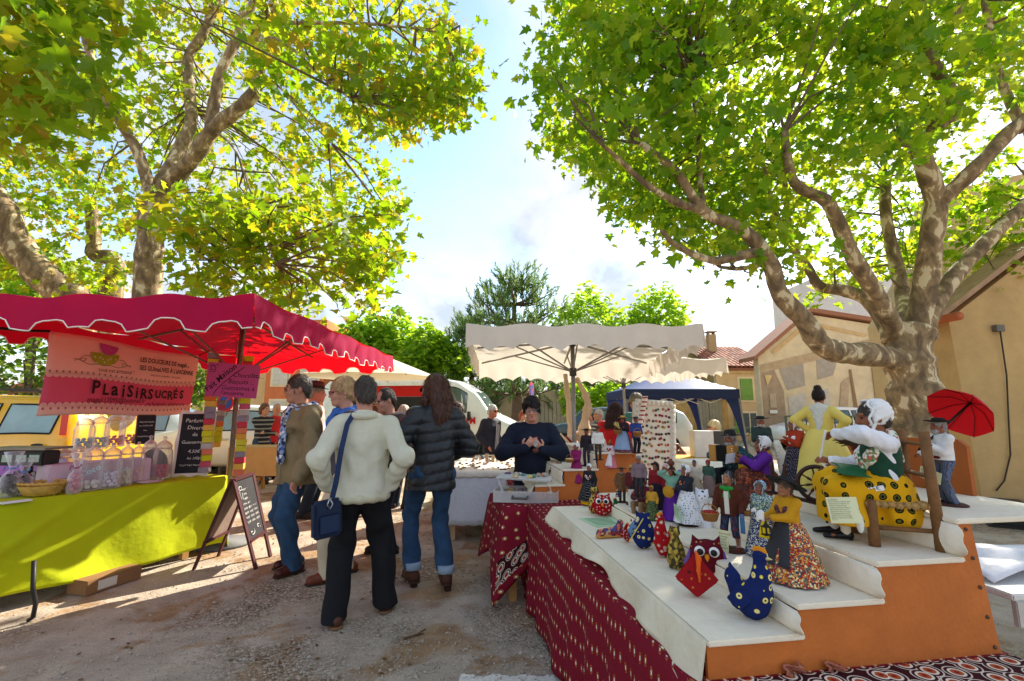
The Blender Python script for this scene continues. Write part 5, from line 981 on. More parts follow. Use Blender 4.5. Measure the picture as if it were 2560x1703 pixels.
# ---------------------------------------------------------------- small burgundy table with the plastic case, jewellery table
tb = Vector((.10, 4.08, 0)); t3 = thing('side_table', 'small table under a burgundy paisley cloth in front of the seller', 'table', tb, .22); table_frame(t3, .44, .62, .70)
cl = thing('tablecloth', 'burgundy paisley cloth with long hanging corners on the small table', 'tablecloth', tb, .22)
def l3(s, u):
    b = .41; k = {'f': .26*max(0, 1-u/.4)**1.3, 'l': .26*max(0, (u-.6)/.4)**1.3+.16*max(0, 1-u/.4), 'r': 0, 'b': .16*max(0, (u-.6)/.4)}[s]; return b+k
PAIS = Mdots('7a1428', [(.075, 'f0e6cc'), (.11, '4a0a18'), (.16, 'c88a3c'), (.18, '5a0e1e')], 12, .45, True, (1, 1, 1)); drape('cloth', PAIS, cl, .46, .64, .702, l3, .16, .016, 2.5, .03, 14, seed=9, band=(.55, .85, Mdots('3a1016', [(.12, '8a1c20'), (.22, 'b0562a'), (.30, 'e8e0cc'), (.40, '401218'), (.46, 'd8d0bc')], 24, .7, True), 'f'))
ck = thing('storage_case', 'clear plastic storage case with handle and open lid on the small table', 'case', V(1318, 1245, 3.98), .0); ck.location.z = .712; ck.rotation_euler.z = -.15
CLR = glassy('e6e4e0', .30, .25); mb = MB()
for a, b2, d in (((-.26, 0, .045), None, (.004, .28, .09)), ((.26, 0, .045), None, (.004, .28, .09)), ((0, -.14, .045), None, (.52, .004, .09)), ((0, .14, .045), None, (.52, .004, .09)), ((0, 0, .003), None, (.52, .28, .004))): mb.box(a, d)
for i in range(5): mb.box((-.2+.1*i, 0, .04), (.003, .27, .07))
mb.build('tray', CLR, ck); mb = MB()
for y in (-.13, .13): mb.bar((-.24, y, .19), (.20, y, .17), .012)
mb.box((-.02, .0, .185), (.44, .26, .006), ry(.045)); 
mb.build('upper_tray', CLR, ck); mb = MB()
for x, y in ((-.22, -.13), (.18, -.13), (-.22, .13), (.18, .13)): mb.bar((x+.03, y, .09), (x, y, .18), .010)
mb.build('hinge_arm', CLR, ck); mb = MB(); mb.tube([(-.10, -.145, .05), (-.10, -.20, .045), (.02, -.20, .045), (.02, -.145, .05)], .009, 6); mb.build('handle', M('5a5650'), ck, True)
r_ = random.Random(8)
for i in range(34):
    th_ = r_.choice(('7a4aa0', 'c8b080', '8a6a50', 'b0a8a0', 'd0c070', '6a5a70', 'c89080', '5a8a80')); mb = MB(); top_ = i > 20; mb.ell((r_.uniform(-.2, .2) if not top_ else r_.uniform(-.2, .16), r_.uniform(-.1, .1), r_.uniform(.04, .10) if not top_ else .20), (r_.uniform(.015, .035), r_.uniform(.012, .03), r_.uniform(.008, .02)), rz_(r_.uniform(0, 3)), 7, 5); mb.build('trinket', M(th_, rough=.4, var=.3, vs=40), ck, True)
jt = Vector((-.02, 6.15, 0)); jw, jd = 1.5, 1.5; root = thing('trestle_table', 'trestle table under the white quilted cloth', 'table', jt, .0); table_frame(root, jw-.06, jd-.06, .74, 'c8b088')
cl = thing('tablecloth', 'white quilted cloth on the jewellery table behind the seller', 'tablecloth', jt); QUI = M('dfe3ea', var=.04, vs=5, bump=.8, bs=26, rough=.9); drape('cloth', QUI, cl, jw, jd, .742, lambda s, u: .56+.012*abs(sin(u*34)), .02, .012, 3, .04, 8, seed=3)
cl2 = thing('table_runner', 'cream scalloped runner on top of the white quilted cloth', 'tablecloth', jt); drape('cloth', M('efe6d6', bump=.2), cl2, jw+.02, jd+.02, .752, lambda s, u: .05+.018*abs(sin(u*40)), .02, .004, 3, .03, 3, seed=4)
for k, (x, y, wd) in enumerate(((-.45, -.45, .42), (.0, -.45, .42), (.45, -.42, .42), (-.42, .0, .42), (.05, .02, .42), (.5, .05, .4), (-.3, .48, .42), (.25, .5, .42))):
    tr = thing('jewellery_tray', ('pale tray of rings and brooches, %s of the jewellery table' % ('front left corner', 'front middle', 'front right corner', 'left middle', 'centre', 'right middle', 'back left', 'back right')[k]), 'tray', jt+Vector((x, y, .762)), r_.uniform(-.1, .1), 'jewellery trays'); tr.rotation_euler.x = .16
    mb = MB(); mb.box((0, 0, .012), (wd, .36, .02)); mb.build('board', M('e8ddc8', var=.1, vs=30), tr, bevel=.004)
    for i in range(26):
        mb = MB(); x2, y2 = r_.uniform(-wd/2+.03, wd/2-.03), r_.uniform(-.15, .15); q = r_.random(); c = r_.choice(('8a2a2a', '3a2a24', 'b08a50', '5a3a4a', '2a3a4a', 'a86a50', '6a7a5a', 'd8d0c0', 'c8a060'))
        if q < .5: mb.tube([(x2+.018*cos(a), y2+.018*sin(a), .026) for a in np.linspace(0, 2*pi, 9)], .004, 4, False)
        else: mb.box((x2, y2, .03), (r_.uniform(.015, .03), r_.uniform(.015, .035), .014), rz_(r_.uniform(0, 3)))
        mb.build('jewel', M(c, rough=.4, var=.2), tr)
for (x, y, h, lb) in ((-.3, -.15, .08, 'leftmost little wooden ring block on the jewellery table'), (-.22, -.18, .065, 'short middle ring block between two taller ones on the jewellery table'), (-.12, -.15, .08, 'right hand ring block of the group near the jewellery table front'), (.12, .35, .1, 'taller ring block standing alone at the back of the jewellery table')):
    mb = MB(); mb.box((jt.x+x, jt.y+y, .80+h/2), (.04, .03, h)); mb.box((jt.x+x, jt.y+y-.01, .80+h+.012), (.05, .02, .02)); tag(mb.build('ring_block', M('9a8468', var=.3), bevel=.004), lb, 'block', 'ring blocks')
# ---------------------------------------------------------------- sweets stall on the left
GREEN = M('b9c206', var=.10, vs=3, bump=.8, bs=10, rough=.85, translucent=('d8e010', .12)); FA = Vector((-3.02, 5.03, 0)); FD = (Vector((-3.77, 3.53, 0))-FA).normalized(); FN = Vector((FD.y*-1, FD.x, 0)); FN = FN if FN.x > 0 else -FN
TZ = .76; LT = 3.0; TW = .85; ang = atan2(FD.y, FD.x); tc_ = FA+FD*(LT/2)-FN*(TW/2)
# local frame of the table: x along the front towards the camera, front = +y
tt = thing('trestle_table', 'long wooden trestle table under the yellow green cloth', 'table', (tc_.x, tc_.y, 0), ang); WOOD = M('b98d52', var=.25, vs=6, bump=.3, bs=30, stretch=(1, 1, .2))
mb = MB(); mb.box((0, 0, TZ-.02), (LT-.03, TW-.03, .03)); mb.build('table_top', WOOD, tt)
for x in (-1.2, .12, 1.3):
    for y in (-.33, .33): mb = MB(); mb.bar((x, y, 0), (x, y, TZ-.035), .06); mb.build('leg', WOOD, tt)
    mb = MB(); mb.bar((x, -.33, .16), (x, .33, .16), .05); mb.build('cross_bar', WOOD, tt)
cl = thing('tablecloth', 'plain yellow green cloth over the sweets table', 'tablecloth', (tc_.x, tc_.y, 0), ang); mb = MB()
mb.grid(lambda u, v: ((u-.5)*LT, (v-.5)*TW, TZ+.004), 20, 6)
def gf(u, v):   # front sheet: broad slack folds pulled between the pins
    x = (u-.5)*LT; ln = .66+.03*sin(u*7); sw = sin(x*2.6+.4); b_ = .075*v*(sin(x*3.1+v*1.5)+.6*sin(x*5.3-2.2*v+1)+.35*sin(x*9+4*v)); dg = .045*max(0, 1-abs((x+.25)-(v-.1)*1.0)/.10)*v*(1-v)*3+.04*max(0, 1-abs((x-.55)+(v-.1)*.9)/.09)*v*(1-v)*3; return (x, TW/2+.008+max(-.01, .05*v+b_*.8+dg), TZ+.004-ln*v)
mb.grid(gf, 110, 26)
def ge(u, v): y = (u-.5)*TW; return (-LT/2-.008-.05*v-.05*v*sin(u*9)-.015*sin(u*22)*v, y, TZ+.004-(.62+.12*u)*v)
mb.grid(ge, 30, 12); mb.grid(lambda u, v: ((u-.5)*LT, -TW/2-.01-.02*v, TZ+.004-.5*v), 20, 4); mb.build('cloth', GREEN, cl, True, solid=.003)
bx = thing('cardboard_box', 'flattened brown cardboard box under the sweets table', 'box', G(262, 1466), ang+.2); mb = MB(); mb.box((0, 0, .06), (.42, .22, .11)); mb.build('carton', M('8a6440', var=.2), bx, bevel=.004); mb = MB(); mb.box((.06, .112, .06), (.14, .003, .07)); mb.build('label_sheet', M('d0c8b8'), bx)
hk = MB(); p = G(70, 1555); hk.tube([p+Vector((0, 0, .01)), p+Vector((.03, 0, .03)), p+Vector((.035, 0, .12)), p+Vector((.0, 0, .22)), p+Vector((-.02, 0, .4))], .014, 8); tag(hk.build('hook_leg', M('2a241f', rough=.5), None, True), 'curved black metal foot beside the wooden trestle leg', 'foot')
# banner
BNo = Vector((-3.86, 3.78, 1.40)); BNx = Vector((.02, 1.80, 0)); bl = BNx.length; ux = BNx.normalized(); uy = Vector((0, 0, 1)); root = thing('banner', 'pink sweet shop banner with teacup drawing hanging under the parasol', 'banner', BNo)
nrm = ux.cross(uy); bz = lambda u, v: Vector(ux)*bl*u+Vector((0, 0, .70*v+.012*sin(u*7)))+nrm*(.015*sin(u*5+v*2)+.01*sin(v*4+u*11))
PK = M('e0607c', var=.05, vs=6, bump=.08, translucent=('f07088', .25)); LP_ = M('f4c6b8', var=.04, vs=6, bump=.08, translucent=('f8d0b8', .3)); 
mb = MB(); mb.grid(lambda u, v: bz(u, .12+.38*v), 30, 8); mb.build('pink_panel', PK, root, True, solid=.002); mb = MB(); mb.grid(lambda u, v: bz(u, .50+.50*v), 30, 8); mb.grid(lambda u, v: bz(u, .12*v), 30, 3); mb.build('pale_panel', LP_, root, True, solid=.002)
mb = MB(); st_ = MB()
for i in range(30):
    for zz in (.5, .115):
        c = bz((i+.5)/30, zz)+nrm*.006; sgn = -1 if zz > .3 else 1; mb.prism([(.031*cos(a), sgn*.03*abs(sin(a))) for a in np.linspace(0, pi, 9)], c, ux, uy, .002); c2 = bz((i+.5)/30, zz+(.03 if zz > .3 else -.03))+nrm*.006
        for a in (0, pi/3, 2*pi/3): st_.bar(c2-(ux*cos(a)+uy*sin(a))*.011, c2+(ux*cos(a)+uy*sin(a))*.011, .004, .002, nrm)
tag(mb.build('scalloped_lace', LP_, root), kind='stuff'); tag(st_.build('star_stitches', M('a05a50', bump=0), root), kind='stuff')
DK = M('2c1416', var=0, bump=0, rough=.8); lt = lambda body, s, u, v, **k: text(body, s, DK, root, bz(u, v)+nrm*.014, ux+Vector((0, 0, 0)), uy, **k)
xx = .24
for i, (ch, sz, dz) in enumerate((('P', .19, 0), ('L', .16, -.01), ('a', .21, -.01), ('i', .20, -.02), ('S', .185, -.012), ('i', .185, -.02), ('R', .165, -.02), ('S', .165, -.02), ('U', .13, 0), ('C', .13, .0), ('R', .15, -.02), ('\u00c9', .14, .0), ('S', .15, -.01))):
    lt(ch, sz*.88, xx, .275+dz, weight=.004, name='letter'); xx += {'i': .034, 'L': .054, 'P': .066, 'a': .066, 'U': .052}.get(ch, .056)
lt('magali13090@hotmail.fr', .066, .22, .160); lt('ou facebook : plaisirsucr\u00e9s', .052, .60, .160, shear=.25); lt('LES DOUCEURS DE magali ET', .068, .53, .79, weight=.0015, sx=.88); lt('SES GUimaUVES \u00c0 L\'aNCiENNE', .068, .53, .67, weight=.0015, sx=.86); lt('tout est artisanal !', .055, .27, .565); lt('macarons amandes , chocolats ...', .035, .62, .60)
def on(u, v, k=.010): return bz(u, v)+nrm*k
mb = MB(); mb.prism([(.15*cos(a), .10*sin(a)) for a in np.linspace(pi, 2*pi, 14)]+[(.15, .015), (-.15, .015)], on(.30, .79), ux, uy, .003); mb.build('green_teacup', M('98a020', var=.2, vs=30), root); mb = MB(); mb.prism([(.10*cos(a), .085*sin(a)) for a in np.linspace(pi, 2*pi, 12)]+[(.10, .01), (-.10, .01)], on(.315, .915, .013), ux*cos(.1)-uy*sin(.1), uy*cos(.1)+ux*sin(.1), .003); mb.build('pink_teacup', M('b8408a', var=.35, vs=40), root)
mb = MB()
for i in range(9):
    c = on(.24+.015*i, .75-.02*(i % 2)-.06*(i % 3 == 1), .014)
    for a in (0, pi/3, 2*pi/3): mb.bar(c-(ux*cos(a)+uy*sin(a))*.009, c+(ux*cos(a)+uy*sin(a))*.009, .003, .002, nrm)
mb.build('cup_flowers', M('e8e0c0', bump=0), root)
sw = []
for s in (-1, 1):
    sw.append([on(.30+s*(.085+.03*sin(t*1.1)+.012*t), .70+.05*cos(t*1.3)+.035*sin(t*.9), .012) for t in np.linspace(0, 6, 30)]); sw.append([on(.30+s*t*.17, .645+.05*(t**2)+.012*sin(t*9), .012) for t in np.linspace(0, 1, 16)])
strokes(sw, .0022, M('6a6a20', bump=0), root, 'swirl')
mb = MB(); mb.tube([bz(0, 1), bz(0, 1)+Vector((-.05, -.15, -.02)), bz(0, 1)+Vector((-.1, -.35, -.03))], .012, 6); mb.tube([bz(1, 1), bz(1, 1)+Vector((0, .25, .12))], .006, 6); mb.build('tie', M('1c1a18'), root, True)
# pink cardboard sign
sg = V(512, 990, 4.85); sx_ = (V(640, 997, 4.85)-sg); uxs = sx_.normalized(); uys = (V(522, 905, 4.80)-sg).normalized(); W_, H_ = sx_.length, (V(522, 905, 4.80)-sg).length; root = thing('cardboard_sign', 'magenta cardboard sign with black handwriting hanging from the pole', 'sign', sg); Z0 = Vector((0, 0, 0))
mb = MB(); mb.prism([(0, 0), (W_, 0), (W_+.01, H_-.01), (.0, H_)], (0, 0, 0), uxs, uys, .006); mb.build('card', M('b84a86', var=.06, vs=8, bump=.05), root); INK = M('1c1418', bump=0, var=0)
P2 = lambda a, b2: uxs*W_*a+uys*H_*b2+uxs.cross(uys)*.0045
d_ = uxs*cos(.78)+uys*sin(.78); u_ = uys*cos(.78)-uxs*sin(.78); text('Fait Maison', .088, INK, root, P2(.05, .12), d_, u_, weight=.001, wild=.05, ext=0)
for b, s, a, v in (('Chocolats...', .07, .50, .60), ('Biscuits ...', .07, .42, .40), ('Guimauves \u00e0', .068, .30, .22), ("l'ancienne ...", .062, .30, .07)): text(b, s, INK, root, P2(a, v), uxs, uys, wild=.04, shear=.15, ext=0)
strokes([[P2(.16+.55*t, .05+.85*t**.75) for t in np.linspace(0, 1, 14)]], .004, INK, root, 'swoosh'); strokes([[P2(.1+.05*cos(t)*(.5+.1*t), .85+.07*sin(t)) for t in np.linspace(0, 9, 30)], [P2(.06, .80), P2(.05, .72), P2(.14, .72), P2(.16, .80)], [P2(.17, .93), P2(.21, .93)]], .0025, INK, root, 'doodle')
# strings of coloured blocks
def string_of_blocks(label, px0, py0, px1, py1, Y, wpx, hpx, skip=()):
    root = thing('block_garland', label, 'garland', V(px1, py1, Y)); B0 = root.location; n = int((py1-py0)/hpx); r = random.Random(int(px0)); cols = ['c83a4a', 'd8a03a', 'c8c81e', '8f8690', 'd87a5a', 'b8b0a8', 'e0b04a', 'c0506a', 'd0c83a', 'e0783a']; k = Y/FPX
    mb = MB(); mb.tube([V(px0, py0-30, Y)-B0, V(px1, py1, Y)-B0], .0025, 4); mb.build('string', M('8a6a50'), root)
    for i in range(n):
        t = (i+.5)/n; c = V(px0+(px1-px0)*t, py0+(py1-py0)*t, Y)-B0
        if any(a < py0+(py1-py0)*t < b for a, b in skip): continue
        mb = MB(); mb.box(c+Vector((r.uniform(-.006, .006), 0, 0)), (wpx*k*.72, wpx*k*.72, hpx*k*.94), rz_(r.uniform(.2, .75)) @ rx(r.uniform(-.04, .04))); mb.build('block', M(cols[(i*7+r.randrange(4)) % 10], var=.12, vs=12, bump=.3, bs=50), root, bevel=.003)
string_of_blocks('string of coloured sugar blocks at the left edge of the pink sign', 535, 882, 512, 1182, 5.0, 30, 14.5)
string_of_blocks('shorter string of coloured blocks hanging just left of the parasol pole', 556, 1000, 541, 1118, 5.3, 22, 13)
string_of_blocks('string of coloured sugar blocks right of the parasol pole', 622, 890, 595, 1188, 5.05, 30, 14.5)
# chalkboards on the table
def chalkboard(label, o, ux, uy, w_, h_, frame, lines, fw=.045, wavyf=True, board='26262a', stand_=True):
    root = thing('chalkboard', label, 'chalkboard', o); ux, uy = Vector(ux).normalized(), Vector(uy).normalized(); n = ux.cross(uy); mb = MB(); per = []
    k = 44
    for i in range(k):
        a = 2*pi*i/k; c, s = cos(a), sin(a); q = 1/max(abs(c), abs(s)); x, y = c*q*w_/2, s*q*h_/2; wob = 1+(.035*cos(a*8) if wavyf else 0); per.append((x*wob+w_/2, y*wob+h_/2))
    mb.prism(per, (0, 0, 0), ux, uy, .018); mb.build('frame', frame, root, bevel=.003); mb = MB(); mb.prism([(fw, fw), (w_-fw, fw), (w_-fw, h_-fw), (fw, h_-fw)], n*.010, ux, uy, .004); mb.build('slate', M(board, var=.25, vs=12, bump=.05, rough=.8), root)
    for b, s, x, y, sh in lines: text(b, s, M('dcd8d0', bump=0, var=.2, vs=60), root, ux*w_*x+uy*h_*y+n*.0135, ux, uy, wild=.05, shear=sh, ext=0)
    if stand_: mb = MB(); mb.bar(ux*w_*.45+uy*h_*.75-n*.012, ux*w_*.3-n*(.2)+uy*.02, .03, .012); mb.build('prop_leg', M('8a6a4a'), root)
    return root
o_ = G(427, 1192, TZ+.01); e2 = V(505, 1183, o_.y+.08); uxc = Vector((e2.x-o_.x, e2.y-o_.y, 0)).normalized(); uyc = Vector((-.04, .10, 1)).normalized(); wC = 80/FPX*depth(o_)*1.02; hC = 163/FPX*depth(o_)
chalkboard('white framed chalkboard listing marshmallow flavours on the sweets table', o_, uxc, uyc-uxc*uyc.dot(uxc), wC, hC, M('e8dcd0', var=.06), [('Parfums', .056, .19, .82, .1), ('Divers', .056, .26, .71, .1), ('de', .052, .42, .605, .1), ('Guimauves', .047, .16, .49, .1), ('4,50\u20ac', .048, .36, .35, .3), ('les 100grs', .036, .36, .25, .3), ('TOUT FAIT MAISON', .024, .18, .15, .2)], .03)
o_ = V(335, 1112, 4.75); chalkboard('small dark chalkboard with white lettering behind the jars', o_, Vector((.55, .83, 0)), Vector((-.05, .05, 1)), .165, .30, M('6a4630'), [('AROMATIS\u00c9S', .022, .12, .72, 0), ('aux PARFUMS', .020, .12, .60, 0), ('~', .06, .35, .40, 0), ('MARSHMALLOW', .019, .1, .24, 0)], .010, False)
# A-frame board
Rf1, Rf2, Lf1, Lf2 = G(640, 1423), G(676, 1392), G(484, 1425), G(545, 1391); Tp1 = V(584, 1201, (Rf1.y+Lf1.y)/2+.02); Tp2 = V(632, 1184, (Rf2.y+Lf2.y)/2+.02); root = thing('sandwich_board', 'dark wooden sandwich board with chalk writing beside the sweets table', 'sign', Rf1); B0 = Rf1; BRN = M('4a1c1c', var=.2)
for a, b2, c, d, nm in ((Rf1, Rf2, Tp1, Tp2, 'front_board'), (Lf1, Lf2, Tp1+Vector((-.02, 0, 0)), Tp2+Vector((-.02, 0, 0)), 'rear_board')):
    a, b2, c, d = a-B0, b2-B0, c-B0, d-B0; mb = MB(); mb.bar(a, c, .035, .02); mb.bar(b2, d, .035, .02); mb.bar(c, d, .04, .02); q0, q1 = a.lerp(c, .30), b2.lerp(d, .30); mb.bar(q0, q1, .04, .02); fb = mb.build(nm, BRN, root)
    f0, f1, f2, f3 = a.lerp(c, .31), b2.lerp(d, .31), d.lerp(b2, .02), c.lerp(a, .02); mb = MB(); mb.add([f0, f1, f2, f3], [(0, 1, 2, 3)]); mb.build('slate', M('2c2a2c' if nm[0] == 'f' else '8a7468', var=.2, rough=.85), fb, solid=.006)
    if nm[0] == 'f':
        uxx, uyy = (f1-f0), (f3-f0); nn = uxx.cross(uyy).normalized(); nn = nn if nn.x > 0 else -nn; pt = lambda u, v: f0+uxx*u+uyy*v+nn*.008; r = random.Random(4); ls = []
        for j in range(8):
            v0 = .82-.078*j
            for wd in range(3 if j > 2 else 2):
                u0 = .12+.27*wd+(.14 if j < 3 else 0); ls.append([pt(u0+.20*t, v0+.016*sin(t*22+j+wd)*r.uniform(.6, 1.3)+.01*sin(t*47)) for t in np.linspace(0, 1, 18)])
        ls.append([pt(.25+.16*cos(t)*(t/7), .10+.06*sin(t)*(t/7)) for t in np.linspace(0, 7, 24)]); ls.append([pt(.65+.12*cos(-t)*(t/7), .14+.05*sin(-t)*(t/7)) for t in np.linspace(0, 7, 24)]); ls.append([pt(.18+.08*cos(t), .86+.035*sin(t)) for t in np.linspace(0, 6.3, 12)]); ls.append([pt(.1, .82), pt(.12, .68), pt(.2, .66), pt(.22, .78)])
        strokes(ls, .0032, M('e2ded6', bump=0), fb)
# jars of sweets
JG = glassy('e8e0e0', .10, .06)
def jar(label, px, py, wpx, hpx, col, z=TZ+.006, fill=.4, word=None, apo=True, lidpx=.3):
    b = G(px, py, z); k = depth(b)/FPX; R_ = wpx*k/2; Hh = hpx*k; root = thing('sweet_jar', label, 'jar', b, random.uniform(0, 3), 'jars of marshmallows'); hb = Hh*(1-lidpx)
    mb = MB(); n = 12 if apo else 24; mb.lathe([(R_*.9, .004), (R_, .012), (R_, hb*.82), (R_*.92, hb*.93), (R_*.78, hb), (R_*.76, hb+.008)], n); mb.build('glass', JG, root, False); mb = MB(); mb.lathe([(R_*.80, hb), (R_*.84, hb+.01), (R_*.84, hb+Hh*.07), (R_*.6, hb+Hh*.14), (R_*.22, hb+Hh*.19), (R_*.14, hb+Hh*.21), (R_*.22, hb+Hh*.245), (R_*.2, hb+Hh*.285), (0, hb+Hh*.30)], 24); mb.build('lid', glassy('e6c8bc', .30, .08), root, True)
    r = random.Random(int(px*3+py)); s = min(.032, R_*.42); lay = max(1, int(hb*fill/(s*.95)))
    for j in range(lay):
        for i in range(6 if R_ > .05 else 4):
            a = i*2*pi/(6 if R_ > .05 else 4)+j*.7; q = (R_-s*.85)*r.uniform(.75, .95); mb = MB(); mb.box((q*cos(a), q*sin(a), .02+s*.5+j*s*.95), (s, s, s*.9), rz_(r.uniform(0, 3)) @ rx(r.uniform(-.4, .4))); mb.build('marshmallow', M(col, var=.06, bump=.15, rough=.9), root, bevel=s*.15)
    if word:
        rt = thing.__class__; d = Vector((-b.x, -b.y, 0)).normalized(); o = Matrix.Rotation(-root.rotation_euler.z, 3, 'Z') @ (d*(R_+.003)+Vector((d.y, -d.x, 0))*(R_*.0)); uxw = Matrix.Rotation(-root.rotation_euler.z, 3, 'Z') @ Vector((-d.y, d.x, 0)); text(word, R_*.75, M('a8d8dc', bump=0, var=0), root, o+Vector((0, 0, hb*.42))-uxw*R_*.75, (uxw+Vector((0, 0, .5))), (Vector((0, 0, 1))-uxw*.4), ext=0)
for a in (('jar of white coconut marshmallow cubes at the left of the front row', 222, 1226, 50, 118, 'ece6de', .32, 'Coco'), ('jar of pale grey marshmallow cubes, second in the front row', 271, 1221, 46, 112, 'd8d0dc', .5, None), ('jar of cream marshmallows, third in the front row', 308, 1214, 34, 108, 'e8dcc8', .5, 'Anis'), ('jar of peach marshmallows, fourth in the front row', 337, 1206, 32, 100, 'ecc8c0', .5, None), ('jar of light pink marshmallows with tall knob in the front row', 366, 1200, 34, 110, 'e0a0b0', .5, 'ca'), ('jar of deep pink marshmallow cubes beside the white chalkboard', 402, 1198, 40, 106, 'c86074', .5, None)): jar(a[0], a[1], a[2], a[3], a[4], a[5], fill=a[6], word=a[7])
sh = thing('riser_box', 'low covered riser behind the front row of jars', 'riser', FA+FD*.95-FN*.42+Vector((0, 0, TZ+.006)), ang); mb = MB(); mb.box((0, 0, .11), (.75, .26, .22)); mb.build('box', M('d0b4c0'), sh, bevel=.01)
for lab, px, py, c in (('tall jar of blue marshmallows at the left of the back row', 205, 1128, 'a8c0d0'), ('tall jar of pale blue marshmallows, second in the back row', 243, 1124, 'b8ccd8'), ('tall jar of pink sweets, third in the back row', 283, 1118, 'd07a94'), ('tall jar of rose sweets at the right of the back row', 320, 1114, 'cc7088')): jar(lab, px, py, 42, 92, c, TZ+.232, fill=.45)
# candy basket, bags, slab, scales
b = G(105, 1238, TZ+.006); k = depth(b)/FPX; bk = thing('wicker_basket', 'shallow wicker basket holding wrapped sweets', 'basket', b); mb = MB(); WK = M('c49a4a', var=.35, vs=25, bump=.8, bs=60)
for j in range(9): q = j/8; R_ = .105+.055*q**.7; mb.tube([(R_*1.0*cos(a), R_*.75*sin(a), .008+.085*q+.004*sin(a*18+j*pi)) for a in np.linspace(0, 2*pi, 49)], .0062, 5, False)
mb.lathe([(0, .004), (.11, .006), (.15, .08), (.145, .085), (.1, .012), (0, .01)], 24); mb.build('weave', WK, bk, True)
mb = MB(); mb.tube([(.165*cos(a), .125*sin(a), .1+.006*sin(a*22)) for a in np.linspace(0, 2*pi, 60)], .010, 6, False); mb.build('rim', WK, bk, True)
def bag(label, px, py, wpx, hpx, col, ribbon, z=TZ+.006, cubes=None, tall=False):
    b = G(px, py, z); k = depth(b)/FPX; R_ = wpx*k/2; Hh = hpx*k; root = thing('sweet_bag', label, 'bag', b); r = random.Random(px); neck = Hh*.62
    for i in range(12): mb = MB(); a = i*2.4; s = R_*.55; mb.box((R_*.45*cos(a), R_*.45*sin(a), s*.5+neck*.8*(i/12)), (s, s, s*.8), rz_(r.uniform(0, 3)) @ rx(r.uniform(-.5, .5))); mb.build('sweet', M(col, var=.1, bump=.2), root, bevel=s*.12)
    mb = MB(); mb.lathe([(R_*.8, .0), (R_, neck*.25), (R_*.9, neck*.7), (R_*.22, neck), (R_*.5, neck*1.25), (R_*.9, Hh)], 18, wob=lambda a, i: .10*sin(7*a+i)); mb.build('cellophane', glassy('f0e8ee', .10, .12), root, True)
    mb = MB(); mb.tube([(R_*.26*cos(a), R_*.26*sin(a), neck) for a in np.linspace(0, 2*pi, 12)], .004, 5, False); mb.tube([(0, 0, neck), (-R_*.7, -.01, neck+.02), (-R_*.9, -.01, neck-.015)], .004, 5); mb.tube([(0, 0, neck), (R_*.7, -.01, neck+.012), (R_*.9, -.01, neck+.03)], .004, 5); mb.build('ribbon', M(ribbon), root, True)
bag('cellophane bag of dark chocolates with blue ribbon at the left', 20, 1242, 42, 110, '2c1a12', '3a8ac8'); bag('cellophane bag of chocolates beside the basket', 52, 1238, 40, 90, '38221a', '4a9ac8'); bag('small bag of pink sweets with magenta ribbon in the basket', 120, 1215, 40, 70, 'e0a0a8', 'a01050', TZ+.03); bag('tall bag of layered pink marshmallows with magenta ribbon', 183, 1234, 32, 100, 'd88a98', 'a01050'); bag('bag of white sweets lying in the basket', 80, 1212, 44, 50, 'e0d8d4', '6a9ac8', TZ+.04)
jar('round glass cookie jar with metal lid behind the basket', 150, 1216, 68, 100, 'd8c0a8', fill=.3, apo=False)
b = G(85, 1190, TZ+.006); lb = thing('lavender_sheet', 'mauve cardboard sheet standing behind the sweet bags', 'board', b, 0); mb = MB(); mb.box((-.15, .1, .10), (.75, .012, .22), rx(-.1)); mb.build('sheet', M('b070b8'), lb)
jar('bag like round jar wrapped in violet paper beside the scales', 185, 1185, 60, 60, 'b0a8d8', fill=.6, apo=False, lidpx=.1)
b = G(70, 1160, TZ+.006); scl = thing('shop_scales', 'black shop scales with wide display behind the sweets', 'scales', V(60, 1150, 4.1)); mb = MB(); mb.box((0, 0, .02), (.48, .16, .12)); mb.build('display_case', M('2a2624', rough=.4), scl, bevel=.01); mb = MB(); mb.box((0, .02, .10), (.56, .26, .02)); mb.build('pan', M('8a7f74', metal=.6, rough=.35), scl, bevel=.006); mb = MB(); mb.tube([(0, .05, -.06), (0, .05, -.30)], .03, 8); mb.build('stem', M('2a2624'), scl, True); mb = MB(); mb.box((0, .05, -.32), (.4, .3, .05)); mb.build('base', M('2a2624'), scl, bevel=.01)
for x in (-.06, .06, .17): mb = MB(); mb.box((x, -.083, .02), (.085, .006, .06)); mb.build('display', M('a8b8a8', rough=.2), scl)
mb = MB(); mb.box((-.19, -.083, .02), (.04, .006, .04)); mb.build('key', M('5aa050'), scl)
pl = MB(); b = G(375, 1207, TZ+.006); pl.lathe([(0, .002), (.07, .003), (.10, .012), (.098, .016), (.07, .008), (0, .006)], 28, b); tag(pl.build('glass_plate', glassy('e8e4e4', .3), None, True), 'shallow glass plate in front of the pink jars', 'plate')
mb = MB(); b = G(40, 1256, TZ+.006); mb.box(b+Vector((0, 0, .006)), (.16, .07, .01), rz_(ang)); tag(mb.build('price_card', M('d8d8d0')), 'flat white price card at the front edge of the sweets table', 'card')
